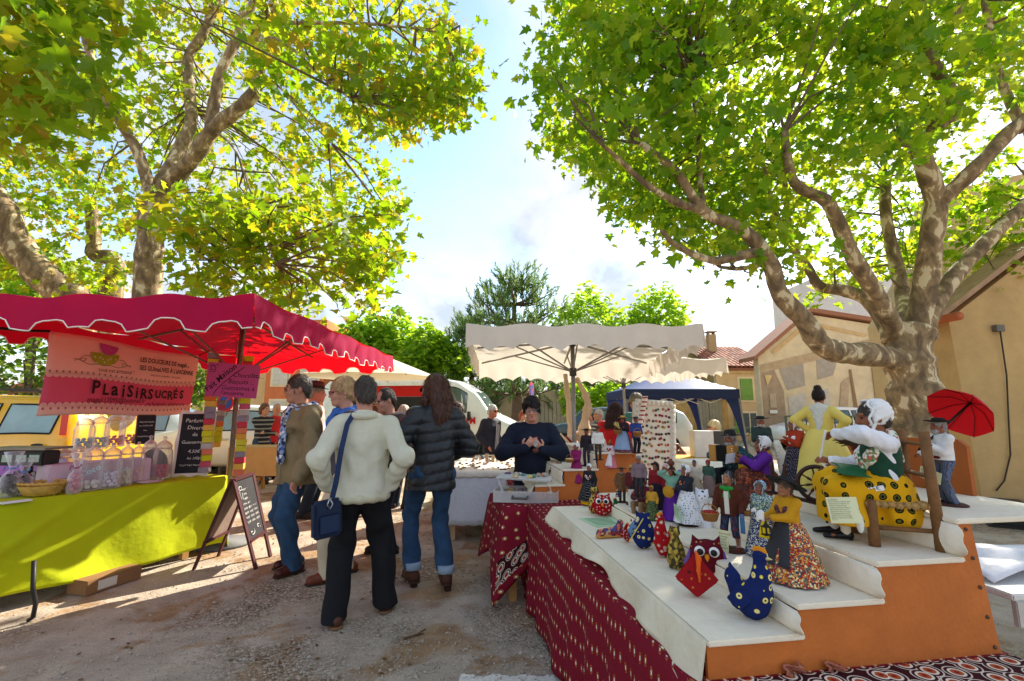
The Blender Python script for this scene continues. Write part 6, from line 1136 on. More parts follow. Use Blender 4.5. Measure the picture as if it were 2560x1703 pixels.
# ---------------------------------------------------------------- kraft table far left middle with guitar shape
kt = V(690, 1150, 8.4); root = thing('trestle_table', 'far trestle table covered with brown kraft paper', 'table', (kt.x, 8.6, 0), .0); mb = MB(); mb.box((0, 0, .78), (1.5, .7, .03)); mb.build('table_top', WOOD, root)
for x in (-.5, .5): mb = MB(); mb.bar((x-.05, -.3, 0), (x, -.2, .76), .05); mb.bar((x+.05, .3, 0), (x, .2, .76), .05); mb.bar((x, -.27, .2), (x, .27, .2), .04); mb.build('trestle', M('b07838'), root)
mb = MB(); mb.grid(lambda u, v: (-.77+1.54*u, -.362-.01*sin(u*6)*v, .80-.48*v), 16, 4); mb.grid(lambda u, v: (-.77+1.54*u, -.36+.72*v, .802), 8, 2); mb.build('kraft_paper', M('c89858', var=.1, bump=.1), root, True)
gt = thing('guitar', 'orange guitar leaning on the kraft covered table', 'guitar', (kt.x+.62, 8.5, .805), .3); S = SDF(); S.ell((0, 0, .13), (.15, .05, .13)); S.ell((0, 0, .31), (.11, .045, .1)); S.build('body', M('c86a28', rough=.3), gt, .012); mb = MB(); mb.bar((0, 0, .35), (.02, .05, .75), .05, .03); mb.build('neck', M('5a3420'), gt)
# ---------------------------------------------------------------- blue gazebo
def gazebo():
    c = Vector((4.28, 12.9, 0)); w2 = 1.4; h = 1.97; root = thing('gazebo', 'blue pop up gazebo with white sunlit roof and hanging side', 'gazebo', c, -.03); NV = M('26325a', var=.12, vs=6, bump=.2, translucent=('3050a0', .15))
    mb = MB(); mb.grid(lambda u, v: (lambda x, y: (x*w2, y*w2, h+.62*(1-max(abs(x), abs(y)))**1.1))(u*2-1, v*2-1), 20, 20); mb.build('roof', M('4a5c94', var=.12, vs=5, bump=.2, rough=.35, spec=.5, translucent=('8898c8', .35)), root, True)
    for a, b2 in (((-w2, -w2), (w2, -w2)), ((w2, -w2), (w2, w2)), ((w2, w2), (-w2, w2)), ((-w2, w2), (-w2, -w2))): mb = MB(); mb.grid(lambda u, v: (a[0]+(b2[0]-a[0])*u, a[1]+(b2[1]-a[1])*u, h-.24*v-.01*sin(u*30)*v), 24, 3); mb.build('valance', NV, root, True, solid=.004)
    for x in (-1, 1):
        for y in (-1, 1):
            mb = MB(); sp = .18 if x > 0 else 0; mb.bar((x*(w2-.03)+sp, y*(w2-.03), 0), (x*(w2-.03), y*(w2-.03), h-.01), .045); mb.build('post', M('8f8f8c', metal=.4), root)
            mb = MB(); mb.grid(lambda u, v: (x*(w2-.05-.32*u*(1-v**.6))+sp*v*1.0, y*(w2-.01)*1.01, h-.24-1.6*v*(1-.0*u)), 6, 10); mb.build('curtain', NV, root, True, solid=.004)
    for y in (-w2+.05, w2-.05):
        for i in range(4): x0 = -w2+i*w2/2; mb = MB(); mb.bar((x0, y, h-.08), (x0+w2/2, y, h-.34), .02); mb.bar((x0, y, h-.34), (x0+w2/2, y, h-.08), .018); mb.build('scissor_bar', M('d0c8b0'), root)
    mb = MB(); mb.grid(lambda u, v: (-w2+.02, -w2+2*w2*u, h-.24-1.2*v), 10, 6); mb.build('side_sheet', M('1f3a86', translucent=('2a50b0', .3)), root, True, solid=.004)
gazebo()
yt = Vector((V(1700, 1100, 7.4).x, 7.4, 0)); root = thing('side_table', 'table under a bright yellow cloth beneath the gazebo', 'table', yt); table_frame(root, .95, .6, .72); cl = thing('tablecloth', 'bright yellow cloth on the gazebo table', 'tablecloth', yt); drape('cloth', M('e0a812', var=.08, bump=.15, translucent=('f0c020', .15)), cl, 1.0, .65, .722, lambda s, u: .34+.05*sin(u*11), .05, .03, 3, .05, 8, seed=6)
mb = MB(); p = V(1760, 1105, 7.4); mb.box((p.x+.0, 7.4, .73+.19), (.26, .24, .38)); bxo = thing('carton', 'white carton box with one dark side on the yellow table', 'box', (p.x, 7.4, .728)); mb = MB(); mb.box((-.04, 0, .2), (.30, .22, .40)); mb.build('white_side', M('dcd8d0'), bxo, bevel=.004); mb = MB(); mb.box((.20, .02, .2), (.17, .22, .40)); mb.build('dark_side', M('4a4640'), bxo, bevel=.004)
bt = thing('pump_bottle', 'white pump bottle on the yellow table', 'bottle', (p.x+.34, 7.25, .73)); mb = MB(); mb.lathe([(.04, 0), (.045, .02), (.045, .12), (.015, .15), (.012, .19), (0, .19)], 14); mb.build('bottle', M('e8e4dc'), bt, True); mb = MB(); mb.bar((0, 0, .19), (-.05, 0, .20), .015); mb.build('pump', M('e8e4dc'), bt)
ch = thing('plastic_chair', 'brown plastic garden chair behind the yellow table', 'chair', (V(1690, 1110, 8.1).x, 8.15, 0)); PC = M('7a4a40', rough=.5); mb = MB(); mb.box((0, 0, .42), (.48, .45, .03)); mb.build('seat', PC, ch, bevel=.01); mb = MB(); mb.tube([(-.25, .22, .42), (-.24, .26, .7), (-.15, .28, .84), (0, .285, .87), (.15, .28, .84), (.24, .26, .7), (.25, .22, .42)], .02, 6); mb.build('back_frame', PC, ch, True)
for i in range(7): x = -.18+.06*i; mb = MB(); mb.bar((x, .24, .44), (x, .28, .84-abs(x)*.2), .025, .01); mb.build('back_slat', PC, ch)
for x in (-.2, .2):
    for y in (-.18, .2): mb = MB(); mb.bar((x*1.1, y*1.1, 0), (x, y, .42), .035); mb.build('leg', PC, ch)
# ---------------------------------------------------------------- ring display frame, driftwood, hat display
def display_frame():
    a, b2, c, d = V(1588, 1190, 5.6), V(1682, 1192, 5.75), V(1692, 1008, 5.9), V(1618, 1012, 5.75); root = thing('display_board', 'ornate white frame board pinned with small colourful rings', 'board', a); ux, uy = (b2-a), (d-a); W2, H2 = ux.length, uy.length; ux.normalize(); uy.normalize(); uy = (uy-ux*uy.dot(ux)).normalized(); n = ux.cross(uy); sk = (d-a).dot(ux)
    mb = MB(); mb.prism([(0, 0), (W2, 0), (W2+.05, H2), (.05, H2)], (0, 0, 0), ux, uy, .02); mb.build('panel', M('d8cbb4', var=.08), root)
    WF = M('dcd4c2', var=.1, bump=.6, bs=40)
    for p0, p1 in (((0, 0), (W2, 0)), ((W2, 0), (W2+.05, H2)), ((W2+.05, H2), (.05, H2)), ((.05, H2), (0, 0))):
        mb = MB(); A, B = ux*p0[0]+uy*p0[1], ux*p1[0]+uy*p1[1]; mb.bar(A, B, .075, .04, n); k_ = int((B-A).length/.06)
        for i in range(k_): mb.ell(A.lerp(B, (i+.5)/k_)+n*.02, (.03, .03, .03), None, 7, 5)
        mb.build('moulding', WF, root, True)
    r = random.Random(2)
    for i in range(9):
        for j in range(11):
            if r.random() < .12: continue
            mb = MB(); o = ux*(.09+(W2-.16)*i/8+r.uniform(-.015, .015)+.05*j/10)+uy*(.08+(H2-.16)*j/10+r.uniform(-.015, .015))+n*.018; mb.ell(o, (.018, .014, .016), None, 6, 4); mb.build('ring', M(r.choice(('8a1c24', '3a2420', 'b06a30', '6a7a3a', '2a3a4a', 'a0324a', 'c08a60')), rough=.35), root, True)
    mb = MB(); A, B = V(1603, 1080, 5.6)-a, V(1622, 1012, 5.7)-a; mb.bar(A+Vector((-.05, -.05, 0)), B+Vector((-.05, -.05, .1)), .06, .02); mb.build('ribbon_strip', Mstripe(('e8dcc8', '9a1c2a', 'e8dcc8'), 6, 'Z'), root)
    mb = MB(); mb.bar(ux*W2*.5-n*.02+uy*H2*.9, ux*W2*.5+Vector((0, .35, -a.z+.02)), .03); mb.bar(ux*.1+uy*.05, ux*.1+Vector((0, 0, -a.z+.01)), .03); mb.bar(ux*(W2-.1)+uy*.05, ux*(W2-.1)+Vector((0, 0, -a.z+.01)), .03); mb.build('easel_leg', M('c8bca4'), root)
display_frame()
dw = thing('driftwood_sculpture', 'tall split pieces of pale driftwood standing beside the parasol pole', 'sculpture', (V(1440, 1150, 6.3).x, 6.3, 0)); DW = M('c9ae8c', var=.35, vs=5, bump=.9, bs=14, stretch=(1, 1, .12)); B0 = dw.location
for pts, ra, rb in (([(1428, 1120, 6.3), (1425, 1040, 6.3), (1418, 980, 6.3), (1413, 935, 6.3)], .07, .03), ([(1460, 1130, 6.35), (1462, 1060, 6.35), (1470, 1015, 6.35), (1462, 985, 6.35), (1440, 945, 6.35)], .11, .03), ([(1448, 1130, 6.4), (1445, 1080, 6.4)], .1, .08)):
    mb = MB(); P = [V(*p)-B0 for p in pts]; P = [Vector((P[0].x, P[0].y, 0))]+P; limb(mb, P, ra, rb, 7, .25, int(ra*100)); mb.build('driftwood_piece', DW, dw)
hd = thing('hat_stand', 'cream felt hats with red ribbons stacked on the jewellery stall', 'hats', (V(1400, 1130, 6.1).x, 6.0, .80)); 
for i, (x, z, t) in enumerate(((0, .12, .5), (.1, .22, .9), (.02, .02, .2))): mb = MB(); mb.lathe([(.0, 0), (.17, .0), (.175, .01), (.10, .02), (.09, .09), (.06, .11), (0, .11)], 20, (x, 0, z), ry(t)); mb.build('hat', M('d8c8a8', bump=.3), hd, True); mb = MB(); mb.lathe([(.103, .022), (.098, .05)], 20, (x, 0, z), ry(t)); mb.build('ribbon', M('9a1c2a'), hd, True)
# ---------------------------------------------------------------- right edge: folding table, lamp, kerb stones
ft = thing('folding_table', 'white folding table with pale cloth at the right edge', 'table', (G(2500, 1420, .62).x+.35, G(2500, 1420, .62).y, 0), .12); mb = MB(); mb.box((0, 0, .62), (1.5, .62, .03)); mb.build('table_top', M('dcdad6', rough=.4), ft, bevel=.006); mb = MB(); mb.box((0, -.30, .55), (1.48, .025, .11)); mb.build('apron_rail', M('c2c2be', metal=.3, rough=.4), ft, bevel=.004)
for x in (-.55, .55): mb = MB(); mb.bar((x-.12, -.24, 0), (x+.12, -.2, .56), .035); mb.bar((x+.12, .24, 0), (x-.1, .2, .56), .035); mb.build('leg', M('b8b8b4', metal=.5, rough=.4), ft)
cf = thing('folded_cloth', 'crumpled white cloth lying on the folding table', 'cloth', ft.location, .12); mb = MB(); mb.grid(lambda u, v: (-.70+1.2*u, -.2+.45*v+.04*sin(u*5), .645+.035*abs(sin(u*6+v*3))*(1-.5*v)+.02*sin(v*9+u*4)**2), 26, 14); mb.build('cloth', M('e2e0e4', bump=.2), cf, True, solid=.004)
pr = thing('stage_lamp', 'black stage lamp lying on the ground by the wall', 'lamp', G(2515, 1330)+Vector((.3, .25, 0)), -.6); mb = MB(); mb.box((0, 0, .18), (.34, .26, .30)); mb.build('housing', M('1e1c1c', rough=.5), pr, bevel=.02); mb = MB(); mb.lathe([(.0, 0), (.10, 0), (.14, .05), (.15, .12), (.13, .12), (0, .03)], 20, (.17, 0, .18), ry(pi/2)); mb.build('reflector', M('c88a5a', metal=.5, rough=.3), pr, True); mb = MB(); mb.box((0, 0, .015), (.4, .28, .03)); mb.build('bracket', M('2a2624'), pr)
mb = MB(); p = G(2460, 1305); mb.tube([p+Vector((-.1, .1, .02)), p+Vector((.1, 0, .03)), p+Vector((.3, .1, .06)), p+Vector((.6, -.25, .02)), p+Vector((.9, -.5, .02))], .010, 6); tag(mb.build('power_cable', M('8a8478'), None, True), 'grey power cable trailing across the gravel by the stage lamp', 'cable')
mb = MB(); p = G(2440, 1300); mb.tube([p+Vector((0, .1, .05)), p+Vector((.16, .06, .05))], .03, 10); tag(mb.build('cable_plug', M('3a5a9a'), None, True), 'blue cable plug on the kerb behind the stand', 'plug')
kb = MB(); a = G(2380, 1285); kb.box(a+Vector((1.2, .35, .05)), (3.2, .25, .12)); tag(kb.build('kerb', M('a88a60', var=.3), bevel=.01), kind='structure')
# ---------------------------------------------------------------- people
DENIM = M('2c4866', var=.42, vs=5, bump=.4, bs=160, rough=.9); DDEN = M('1c2634', var=.25, vs=7, bump=.3, bs=160, rough=.9); BLACK = M('17171a', var=.2, vs=10, bump=.3, bs=120, rough=.9)
def puff(amp=.012, f=44, tilt=.3): return lambda x, y, z: -amp*(np.abs(np.sin(f*(z+tilt*0*x)+.8*np.sin(x*7)))**.6)+.004+.0015*np.sin(x*90+z*40)
def scarf(J, root, mat, hang=.45):
    T = J['T']; S = SDF(); ring = [T(.085*cos(a), .02+.085*sin(a), .50+.02*sin(2*a)) for a in np.linspace(0, 2*pi, 9)]; S.chain(ring, [.036]*9, .02); S.chain([T(0, -.10, .49), T(.0, -.15, .40), T(.03, -.165, .25), T(.03, -.17, .48-hang)], [.045, .045, .05, .055], .02, (J['R'] @ Vector((0, 1, 0)), .5)); S.build('scarf', mat, root, .011, folds(.005, 60, 4))
def shoulder_bag(J, root, mat, side, strap_r=.006, at=None, size=(.12, .05, .15), strapmat=None):
    T = J['T']; c = T(*at); bg_ = MB(); bg_.box((0, 0, 0), (size[0]*2, size[1]*2, size[2]*2)); o = bg_.build('shoulder_bag', mat, root, bevel=.02); o.location = c; o.rotation_euler = (0, 0, .3)
    return o
def strap(root, pts, wd, mat, up): 
    mb = MB()
    for i in range(len(pts)-1): mb.bar(pts[i], pts[i+1], wd, .006, up)
    return mb.build('bag_strap', mat, root)
fr1, fr2, fr3 = skin('b9826a'), skin('c08a74'), skin('a8735c')
# 1 man in khaki field jacket
r1, p1, J1 = figure('person', 'tall man in khaki jacket with blue checked scarf looking left', 'person', (-2.02, 4.46, 0), -1.15, H=1.80, head=(-.35, .12, 0), feet=((.09, -.03, .1), (-.10, .05, -.15)), hands=((.25, -.10, .84), (-.26, -.02, .84)), res=.009, skin=fr1, hair=('short', hairm('4c423a')), brow='3a2f28',
    top=dict(mat=M('857454', var=.14, vs=9, bump=.8, bs=20), off=.034, hem=-.17, disp=folds(.010, 24, 5)), legs=dict(mat=DENIM, off=.014, disp=folds(.008, 26, 3), flare=.010), shoes=dict(mat=M('4a2018', rough=.35)), glasses=(M('3a4a58'),))
scarf(J1, r1, Mcells(('1c2c50', 'd8d8dc', '3a5a90', '8aa0c8'), 38, (1, 1, 1)), .42)
T = J1['T']; mb = MB(); mb.box(T(.11, -.145, .30), (.13, .02, .05), J1['R']); mb.build('pocket_flap', M('6c5f46', bump=.3), r1, bevel=.006); mb = MB(); mb.tube([T(.05, -.165, .46), T(.045, -.175, .2), T(.045, -.17, -.15)], .006, 5); mb.build('zip', M('a09a88', metal=.4), r1, True); S = SDF(); S.chain([T(.075*cos(a), .02+.075*sin(a), .52) for a in np.linspace(-.9, pi+.9, 8)], [.026]*8, .02); S.build('collar', M('6c5f46', bump=.3), r1, .011)
# 2 blonde woman in profile
r2, p2, J2 = figure('person', 'short haired blonde older woman with red glasses and blue scarf', 'person', (-1.53, 4.30, 0), -1.35, H=1.76, wide=.88, head=(-.05, .15, 0), feet=((.08, -.12, .0), (-.08, .08, -.1)), res=.011, skin=fr2, hair=('thick', hairm('b8966a')), brow='9a8060',
    top=dict(mat=M('4a4850', bump=.3), off=.016, hem=-.12, disp=folds(.006, 20, 2)), legs=dict(mat=M('c9b89a', bump=.2), off=.012, disp=folds(.004, 24, 3)), shoes=M('6a3420', rough=.4), glasses=(M('8a2420'),))
scarf(J2, r2, M('3a66b0', var=.2, vs=30), .25); mb = MB(); mb.ell(J2['Hd'](.082, .005, -.05), .008, None, 8, 6); mb.build('earring', M('d8c8a0', metal=.6), r2, True)
# 3 man in pale jacket seen from behind, hands on hips
PALE = M('c9c5ae', var=.08, vs=6, bump=.9, bs=17, rough=.8)
def pj(x, y, z): return folds(.0055, 31, 8)(x, y, z)+.008*np.sin(70*x+1.5*np.sin(z*9))*np.clip((1.35-z)*1.4, 0, 1)*np.clip((z-.85)*6, 0, 1)
r3, p3, J3 = figure('person', 'man in pale cream jacket and black trousers seen from behind', 'person', (-1.11, 3.50, 0), pi, H=1.72, wide=1.06, head=(.15, .05, 0), lean=.02, feet=((.13, .06, .25), (-.22, -.10, -.25)), hands=((.23, .02, .92), (-.22, .02, .92)), armpole=((.6, .9, .0), (-.6, .9, .0)), hdir=(((-.6, -.4, -.6),), ((.6, -.4, -.6),)), res=.009, skin=fr1, hair=('short', hairm('4a423c')),
    top=dict(mat=PALE, hemflare=.03, off=.024, hem=-.10, disp=pj, sleeve_r=(.046, .044, .034)), legs=dict(mat=BLACK, off=.022, disp=folds(.009, 19, 4), flare=.014), shoes=dict(mat=M('4e2c1e', rough=.5), sole=M('7a5a3c')))
T = J3['T']; S = SDF(); S.chain([T(.185*cos(a), .16*sin(a), -.09) for a in np.linspace(0, 2*pi, 13)], [.028]*13, .02); S.build('waistband', M('c2bb9c', var=.1, bump=.6, bs=150), r3, .011); S = SDF(); S.chain([T(.085*cos(a), .03+.075*sin(a), .50) for a in np.linspace(-.5, pi+.5, 9)], [.024]*9, .02); S.build('collar', PALE, r3, .011)
NAVY = M('1f2f52', var=.15, bump=.3); SP = [T(.07, .06, .53), T(.115, .145, .44), T(.145, .205, .25), T(.165, .215, .05), T(.185, .20, -.06)]; strap(r3, SP, .036, NAVY, J3['R'] @ Vector((0, 1, 0)))
bgm = MB(); bgm.box((0, 0, 0), (.20, .08, .25)); bo = bgm.build('shoulder_bag', M('1d2a44', var=.2, bump=.3), r3, bevel=.02); bo.location = T(.215, .165, -.20); bo.rotation_euler = (0, .06, .5); mb = MB(); mb.tube([(0, .045, .14), (.02, .05, .10), (0, .05, .07), (-.02, .05, .10), (0, .045, .14)], .005, 5); mb.build('clasp', M('b8b8b4', metal=.8, rough=.3), bo, True); mb = MB(); mb.box((.0, .045, -.03), (.15, .02, .13)); mb.build('pocket', M('223250', var=.15), bo, bevel=.01)
# 4 man in brown puffer
r4, p4, J4 = figure('person', 'balding man with glasses in a brown quilted jacket behind the others', 'person', (-1.31, 4.98, 0), -.95, H=1.70, head=(-.2, .3, 0), res=.012, skin=fr2, hair=('receding', hairm('3a302a')), top=dict(mat=M('4a3430', rough=.4, bump=.3), off=.04, hem=-.12, disp=puff(.012, 48)), legs=dict(mat=DDEN), shoes=M('2a2220'), glasses=(M('1a1a1a'),))
# 5 woman in dark quilted jacket
QJ = M('23272b', var=.2, vs=12, rough=.42, bump=.5, bs=45, spec=.4)
r5, p5, J5 = figure('person', 'woman with long brown hair in a black quilted jacket and rolled jeans', 'person', (-.69, 4.10, 0), pi+.30, H=1.78, wide=.98, hipw=1.08, head=(.55, .12, 0), side=-.03, feet=((.12, -.10, .1, .03), (-.10, .10, -.2, .045)), hands=((.20, -.16, 1.0), (-.18, -.20, 1.02)), armpole=((1, .7, -.2), (-1, .7, -.2)), res=.009, skin=fr1, hair=('long', hairm('4e3226')),
    top=dict(mat=QJ, off=.030, hem=-.16, disp=puff(.013, 38)), legs=dict(mat=DENIM, off=.006, bottom=.13, disp=folds(.0055, 34, 6), flare=.014), shoes=dict(mat=M('4a2a1e'), name='sandal'))
for i in range(2): a = J5['an'][i]; mb = MB(); mb.lathe([(.062, 0), (.068, .005), (.068, .05), (.062, .055)], 20, (a.x, a.y, .125)); mb.build('rolled_cuff', M('8fa2b4', var=.15), r5, True, solid=.004); mb = MB(); mb.box((a.x, a.y+.045, .035), (.05, .05, .07)); mb.build('heel', M('3a2018'), r5, bevel=.006)
glasses_on(p5, J5, r5, M('141414'), M('141416', rough=.1, bump=0, var=0))
# 6, 7 shoppers between
figure('person', 'man in dark felt hat behind the couple under the red parasol', 'person', (V(785, 1000, 6.6).x, 6.6, 0), 1.2, H=1.84, head=(.3, .05, 0), res=.014, fingers=False, skin=skin('d08a70'), hair=('short', hairm('9a8a7c')), hat=('felt', M('4a4644'), M('1c1a1a')), top=dict(mat=M('c9a89a'), off=.03, sleeve=1.), legs=dict(mat=DDEN), shoes=M('2a2220'))
figure('person', 'person in yellow top and straw hat behind the balding man', 'person', (V(940, 1000, 7.4).x, 7.4, 0), pi, H=1.60, res=.014, fingers=False, skin=fr3, hair=('bob', hairm('5a4030')), hat=('straw', M('d89a3a', var=.25, vs=30, bump=.6), M('a02a1a')), top=dict(mat=M('e0a81e')), legs=dict(mat=DDEN), shoes=M('2a2220'))
figure('person', 'grey haired woman half hidden behind the balding man', 'person', (V(1010, 1000, 7.2).x, 7.2, 0), 2.6, H=1.54, res=.014, fingers=False, skin=fr2, hair=('bob', hairm('a89a8c')), top=dict(mat=M('3a3230')), legs=dict(mat=DDEN), shoes=M('2a2220'))
# 8, 9 couple at the far kraft table
figure('person', 'woman in black and grey striped top with folded arms', 'person', (V(655, 1100, 9.4).x, 9.4, 0), .45, H=1.60, head=(.2, 0, 0), hands=((-.12, -.24, 1.12), (.12, -.26, 1.08)), res=.014, fingers=False, skin=fr2, hair=('bob', hairm('6a4630')), top=dict(mat=Mstripe(('1c1c20', '1c1c20', '8a8a86'), 3.4, 'Z', dist=.4), off=.012, hem=-.1), legs=dict(mat=DENIM), shoes=M('2a2220'))
figure('person', 'man in red shirt standing behind the striped woman', 'person', (V(685, 1100, 10.0).x, 10.0, 0), .5, H=1.60, head=(-.2, .05, 0), res=.014, fingers=False, skin=skin('c8866a'), hair=('receding', hairm('a89a88')), top=dict(mat=M('c0242a'), off=.02), legs=dict(mat=BLACK), shoes=M('2a2220'))
# 10 woman choosing jewellery
r10, p10, J10 = figure('person', 'woman with auburn hair bending over the jewellery table', 'person', (-.98, 6.80, 0), 1.15, H=1.60, lean=.22, bust=.09, head=(.1, .35, 0), hands=((.10, -.40, 1.02), (-.20, -.30, 1.06)), res=.011, skin=fr1, hair=('bob', hairm('4a2420')), top=dict(mat=M('1e1c20', bump=.3), off=.015, hem=-.12, sleeve=.8), legs=dict(mat=BLACK), shoes=M('141414'), glasses=(M('5a2018'),))
T = J10['T']; bgm = MB(); bgm.box((0, 0, 0), (.40, .12, .42)); bo = bgm.build('tote_bag', M('2c3e54', var=.25), r10, bevel=.03); bo.location = T(-.24, .02, -.16); bo.rotation_euler = (.1, 0, .6); strap(r10, [T(-.24, .02, .04), T(-.2, .03, .30), T(-.12, .02, .47)], .03, M('2c3e54'), J10['R'] @ Vector((0, 1, 0))); mb = MB(); mb.ell(J10['wr'][1]+Vector((.02, -.09, 0)), (.05, .04, .03)); mb.build('yellow_cloth', M('c8b01e'), r10, True)
# 11 white haired man
r11, p11, J11 = figure('person', 'white haired man with sunglasses in dark jacket, hands in pockets', 'person', (V(1228, 1100, 8.6).x, 8.6, 0), .75, H=1.56, head=(.1, .1, 0), hands=((.20, -.10, .92), (-.20, -.10, .92)), res=.011, fingers=False, skin=skin('c87e62'), hair=('short', hairm('d8d4cc')), brow='b8b0a8', top=dict(mat=M('2c2a38', var=.2, bump=.3), off=.03, hem=-.16, disp=folds(.006, 20, 9)), legs=dict(mat=M('2a2834'), off=.02), shoes=M('1c1a1a'), glasses=(M('101012'), M('101014', rough=.1, bump=0, var=0)))
T = J11['T']; mb = MB(); mb.prism([(-.05, -.12), (.05, -.12), (.05, .40), (-.03, .42)], T(0, -.155, 0), J11['R'] @ Vector((1, 0, 0)), J11['R'] @ Vector((0, -.1, 1)), .02); mb.build('shirt_front', Mstripe(('b8b0b8', '6a6470'), 9, 'X'), r11)
# 12 the seller
NVY = M('1a1f30', var=.22, vs=14, bump=.5, bs=130, rough=.95); r12, p12, J12 = figure('person', 'woman with short dark hair and navy jumper examining a small object', 'person', (.20, 4.66, 0), .05, H=1.60, wide=1.16, hipw=1.15, belly=.05, bust=.095, head=(-.08, .26, -.05), neckfwd=.02, hands=((.085, -.27, 1.19), (-.10, -.27, 1.20)), armpole=((1, .25, -.5), (-1, .25, -.5)), hdir=(((-.55, -.25, .55), (0, -1, -.3)), ((.55, -.25, .50), (0, -1, -.3))), curl=.75, res=.0075, skin=skin('c88c74'), hair=('fringe', hairm('1e1416')), brow='2a1c18', lip='a8524c',
    top=dict(mat=NVY, off=.016, hem=-.20, disp=folds(.006, 21, 11), sleeve_r=(.066, .060, .044)), legs=dict(mat=BLACK, off=.01, disp=folds(.004, 20, 2)), shoes=dict(mat=M('151414')), glasses=(M('8a8078', metal=.5), glassy('e0e0e4', .03)))
T = J12['T']; ob = thing('small_figure', 'tiny grey figure held between the hands of the seller', 'figure', Vector(r12.location)+Matrix.Rotation(.05, 3, 'Z') @ Vector((0, -.36, 1.24))*(1.60/1.75)); mb = MB(); mb.ell((0, 0, 0), (.02, .015, .022)); mb.ell((.0, 0, .03), .012); mb.build('body', M('a8a4a4'), ob, True); mb = MB(); mb.ell((0, -.01, -.05), (.028, .022, .02)); mb.build('base', M('6a3a28'), ob, True)
br = MB(); br.lathe([(0, 0), (.026, 0), (.026, .008), (0, .01)], 20, T(.04, -.215, .31), rx(pi/2)); br.ell(T(.035, -.215, .36), (.012, .006, .022)); br.build('brooch', M('c83a6a', rough=.4), r12, True)
# 13 to 18 figures round the far stalls
figure('person', 'woman with long dark hair in a red coat, back turned', 'person', (V(1540, 1100, 6.3).x, 6.3, 0), pi-.5, H=1.57, wide=1.08, head=(-.2, .15, 0), hands=((.15, -.25, 1.1), (-.15, -.25, 1.1)), res=.012, fingers=False, skin=fr1, hair=('long', hairm('2c1414')), top=dict(mat=M('b00d1a', var=.12, bump=.3), off=.035, hem=-.25, disp=folds(.007, 18, 3)), legs=dict(mat=BLACK), shoes=M('141414'))
figure('person', 'man in tweed flat cap and teal shirt behind the display board', 'person', (V(1600, 1100, 6.9).x, 6.9, 0), -.45, H=1.72, head=(-.2, .35, 0), res=.012, fingers=False, skin=skin('b07a5e'), hair=('short', hairm('5a5048')), hat=('cap', Mcells(('6a6450', '5a5442', '7a7260'), 60)), top=dict(mat=M('3a7474', bump=.2), off=.02), legs=dict(mat=DDEN), shoes=M('2a2220'))
figure('person', 'blonde woman with sunglasses seated near the white carton', 'person', (V(1790, 1100, 8.6).x, 8.6, 0), -1.2, H=1.68, pel=(0, 0, .50), feet=((.1, -.45, 0), (-.1, -.45, 0)), hands=((.15, -.35, .62), (-.15, -.35, .62)), res=.013, fingers=False, skin=skin('c88a70'), hair=('thick', hairm('d8c49a')), top=dict(mat=M('1e1c20')), legs=dict(mat=DDEN, bottom=.03), shoes=M('2a2220'), glasses=(M('141414'), M('141416', rough=.1, bump=0, var=0)))
st = thing('stool', 'low wooden stool under the seated blonde woman', 'stool', (V(1790, 1100, 8.6).x, 8.6, 0)); mb = MB(); mb.box((0, 0, .385), (.36, .36, .04)); mb.build('seat', WOOD, st)
for x in (-.14, .14):
    for y in (-.14, .14): mb = MB(); mb.bar((x*1.1, y*1.1, 0), (x, y, .365), .035); mb.build('leg', WOOD, st)
figure('person', 'grey haired man in striped shirt behind the small dolls', 'person', (V(1500, 1100, 8.8).x, 8.8, 0), -.9, H=1.48, res=.014, fingers=False, skin=fr1, hair=('short', hairm('a8a49c')), top=dict(mat=Mstripe(('2a2a30', 'a8a4a0'), 4, 'Z')), legs=dict(mat=DDEN), shoes=M('2a2220'))
figure('person', 'person in turquoise cap beside the grey haired man', 'person', (V(1478, 1100, 9.6).x, 9.6, 0), -.5, H=1.46, res=.014, fingers=False, skin=fr1, hair=('bob', hairm('4a3a30')), hat=('cap', M('1c9a9c')), top=dict(mat=M('8a8a90')), legs=dict(mat=DDEN), shoes=M('2a2220'))
figure('person', 'red haired passer by just left of the seller in the distance', 'person', (V(1306, 1100, 11).x, 11, 0), .6, H=1.44, res=.014, fingers=False, skin=fr2, hair=('bob', hairm('9a4a2a')), top=dict(mat=M('c8b0a0')), legs=dict(mat=DDEN), shoes=M('2a2220'))
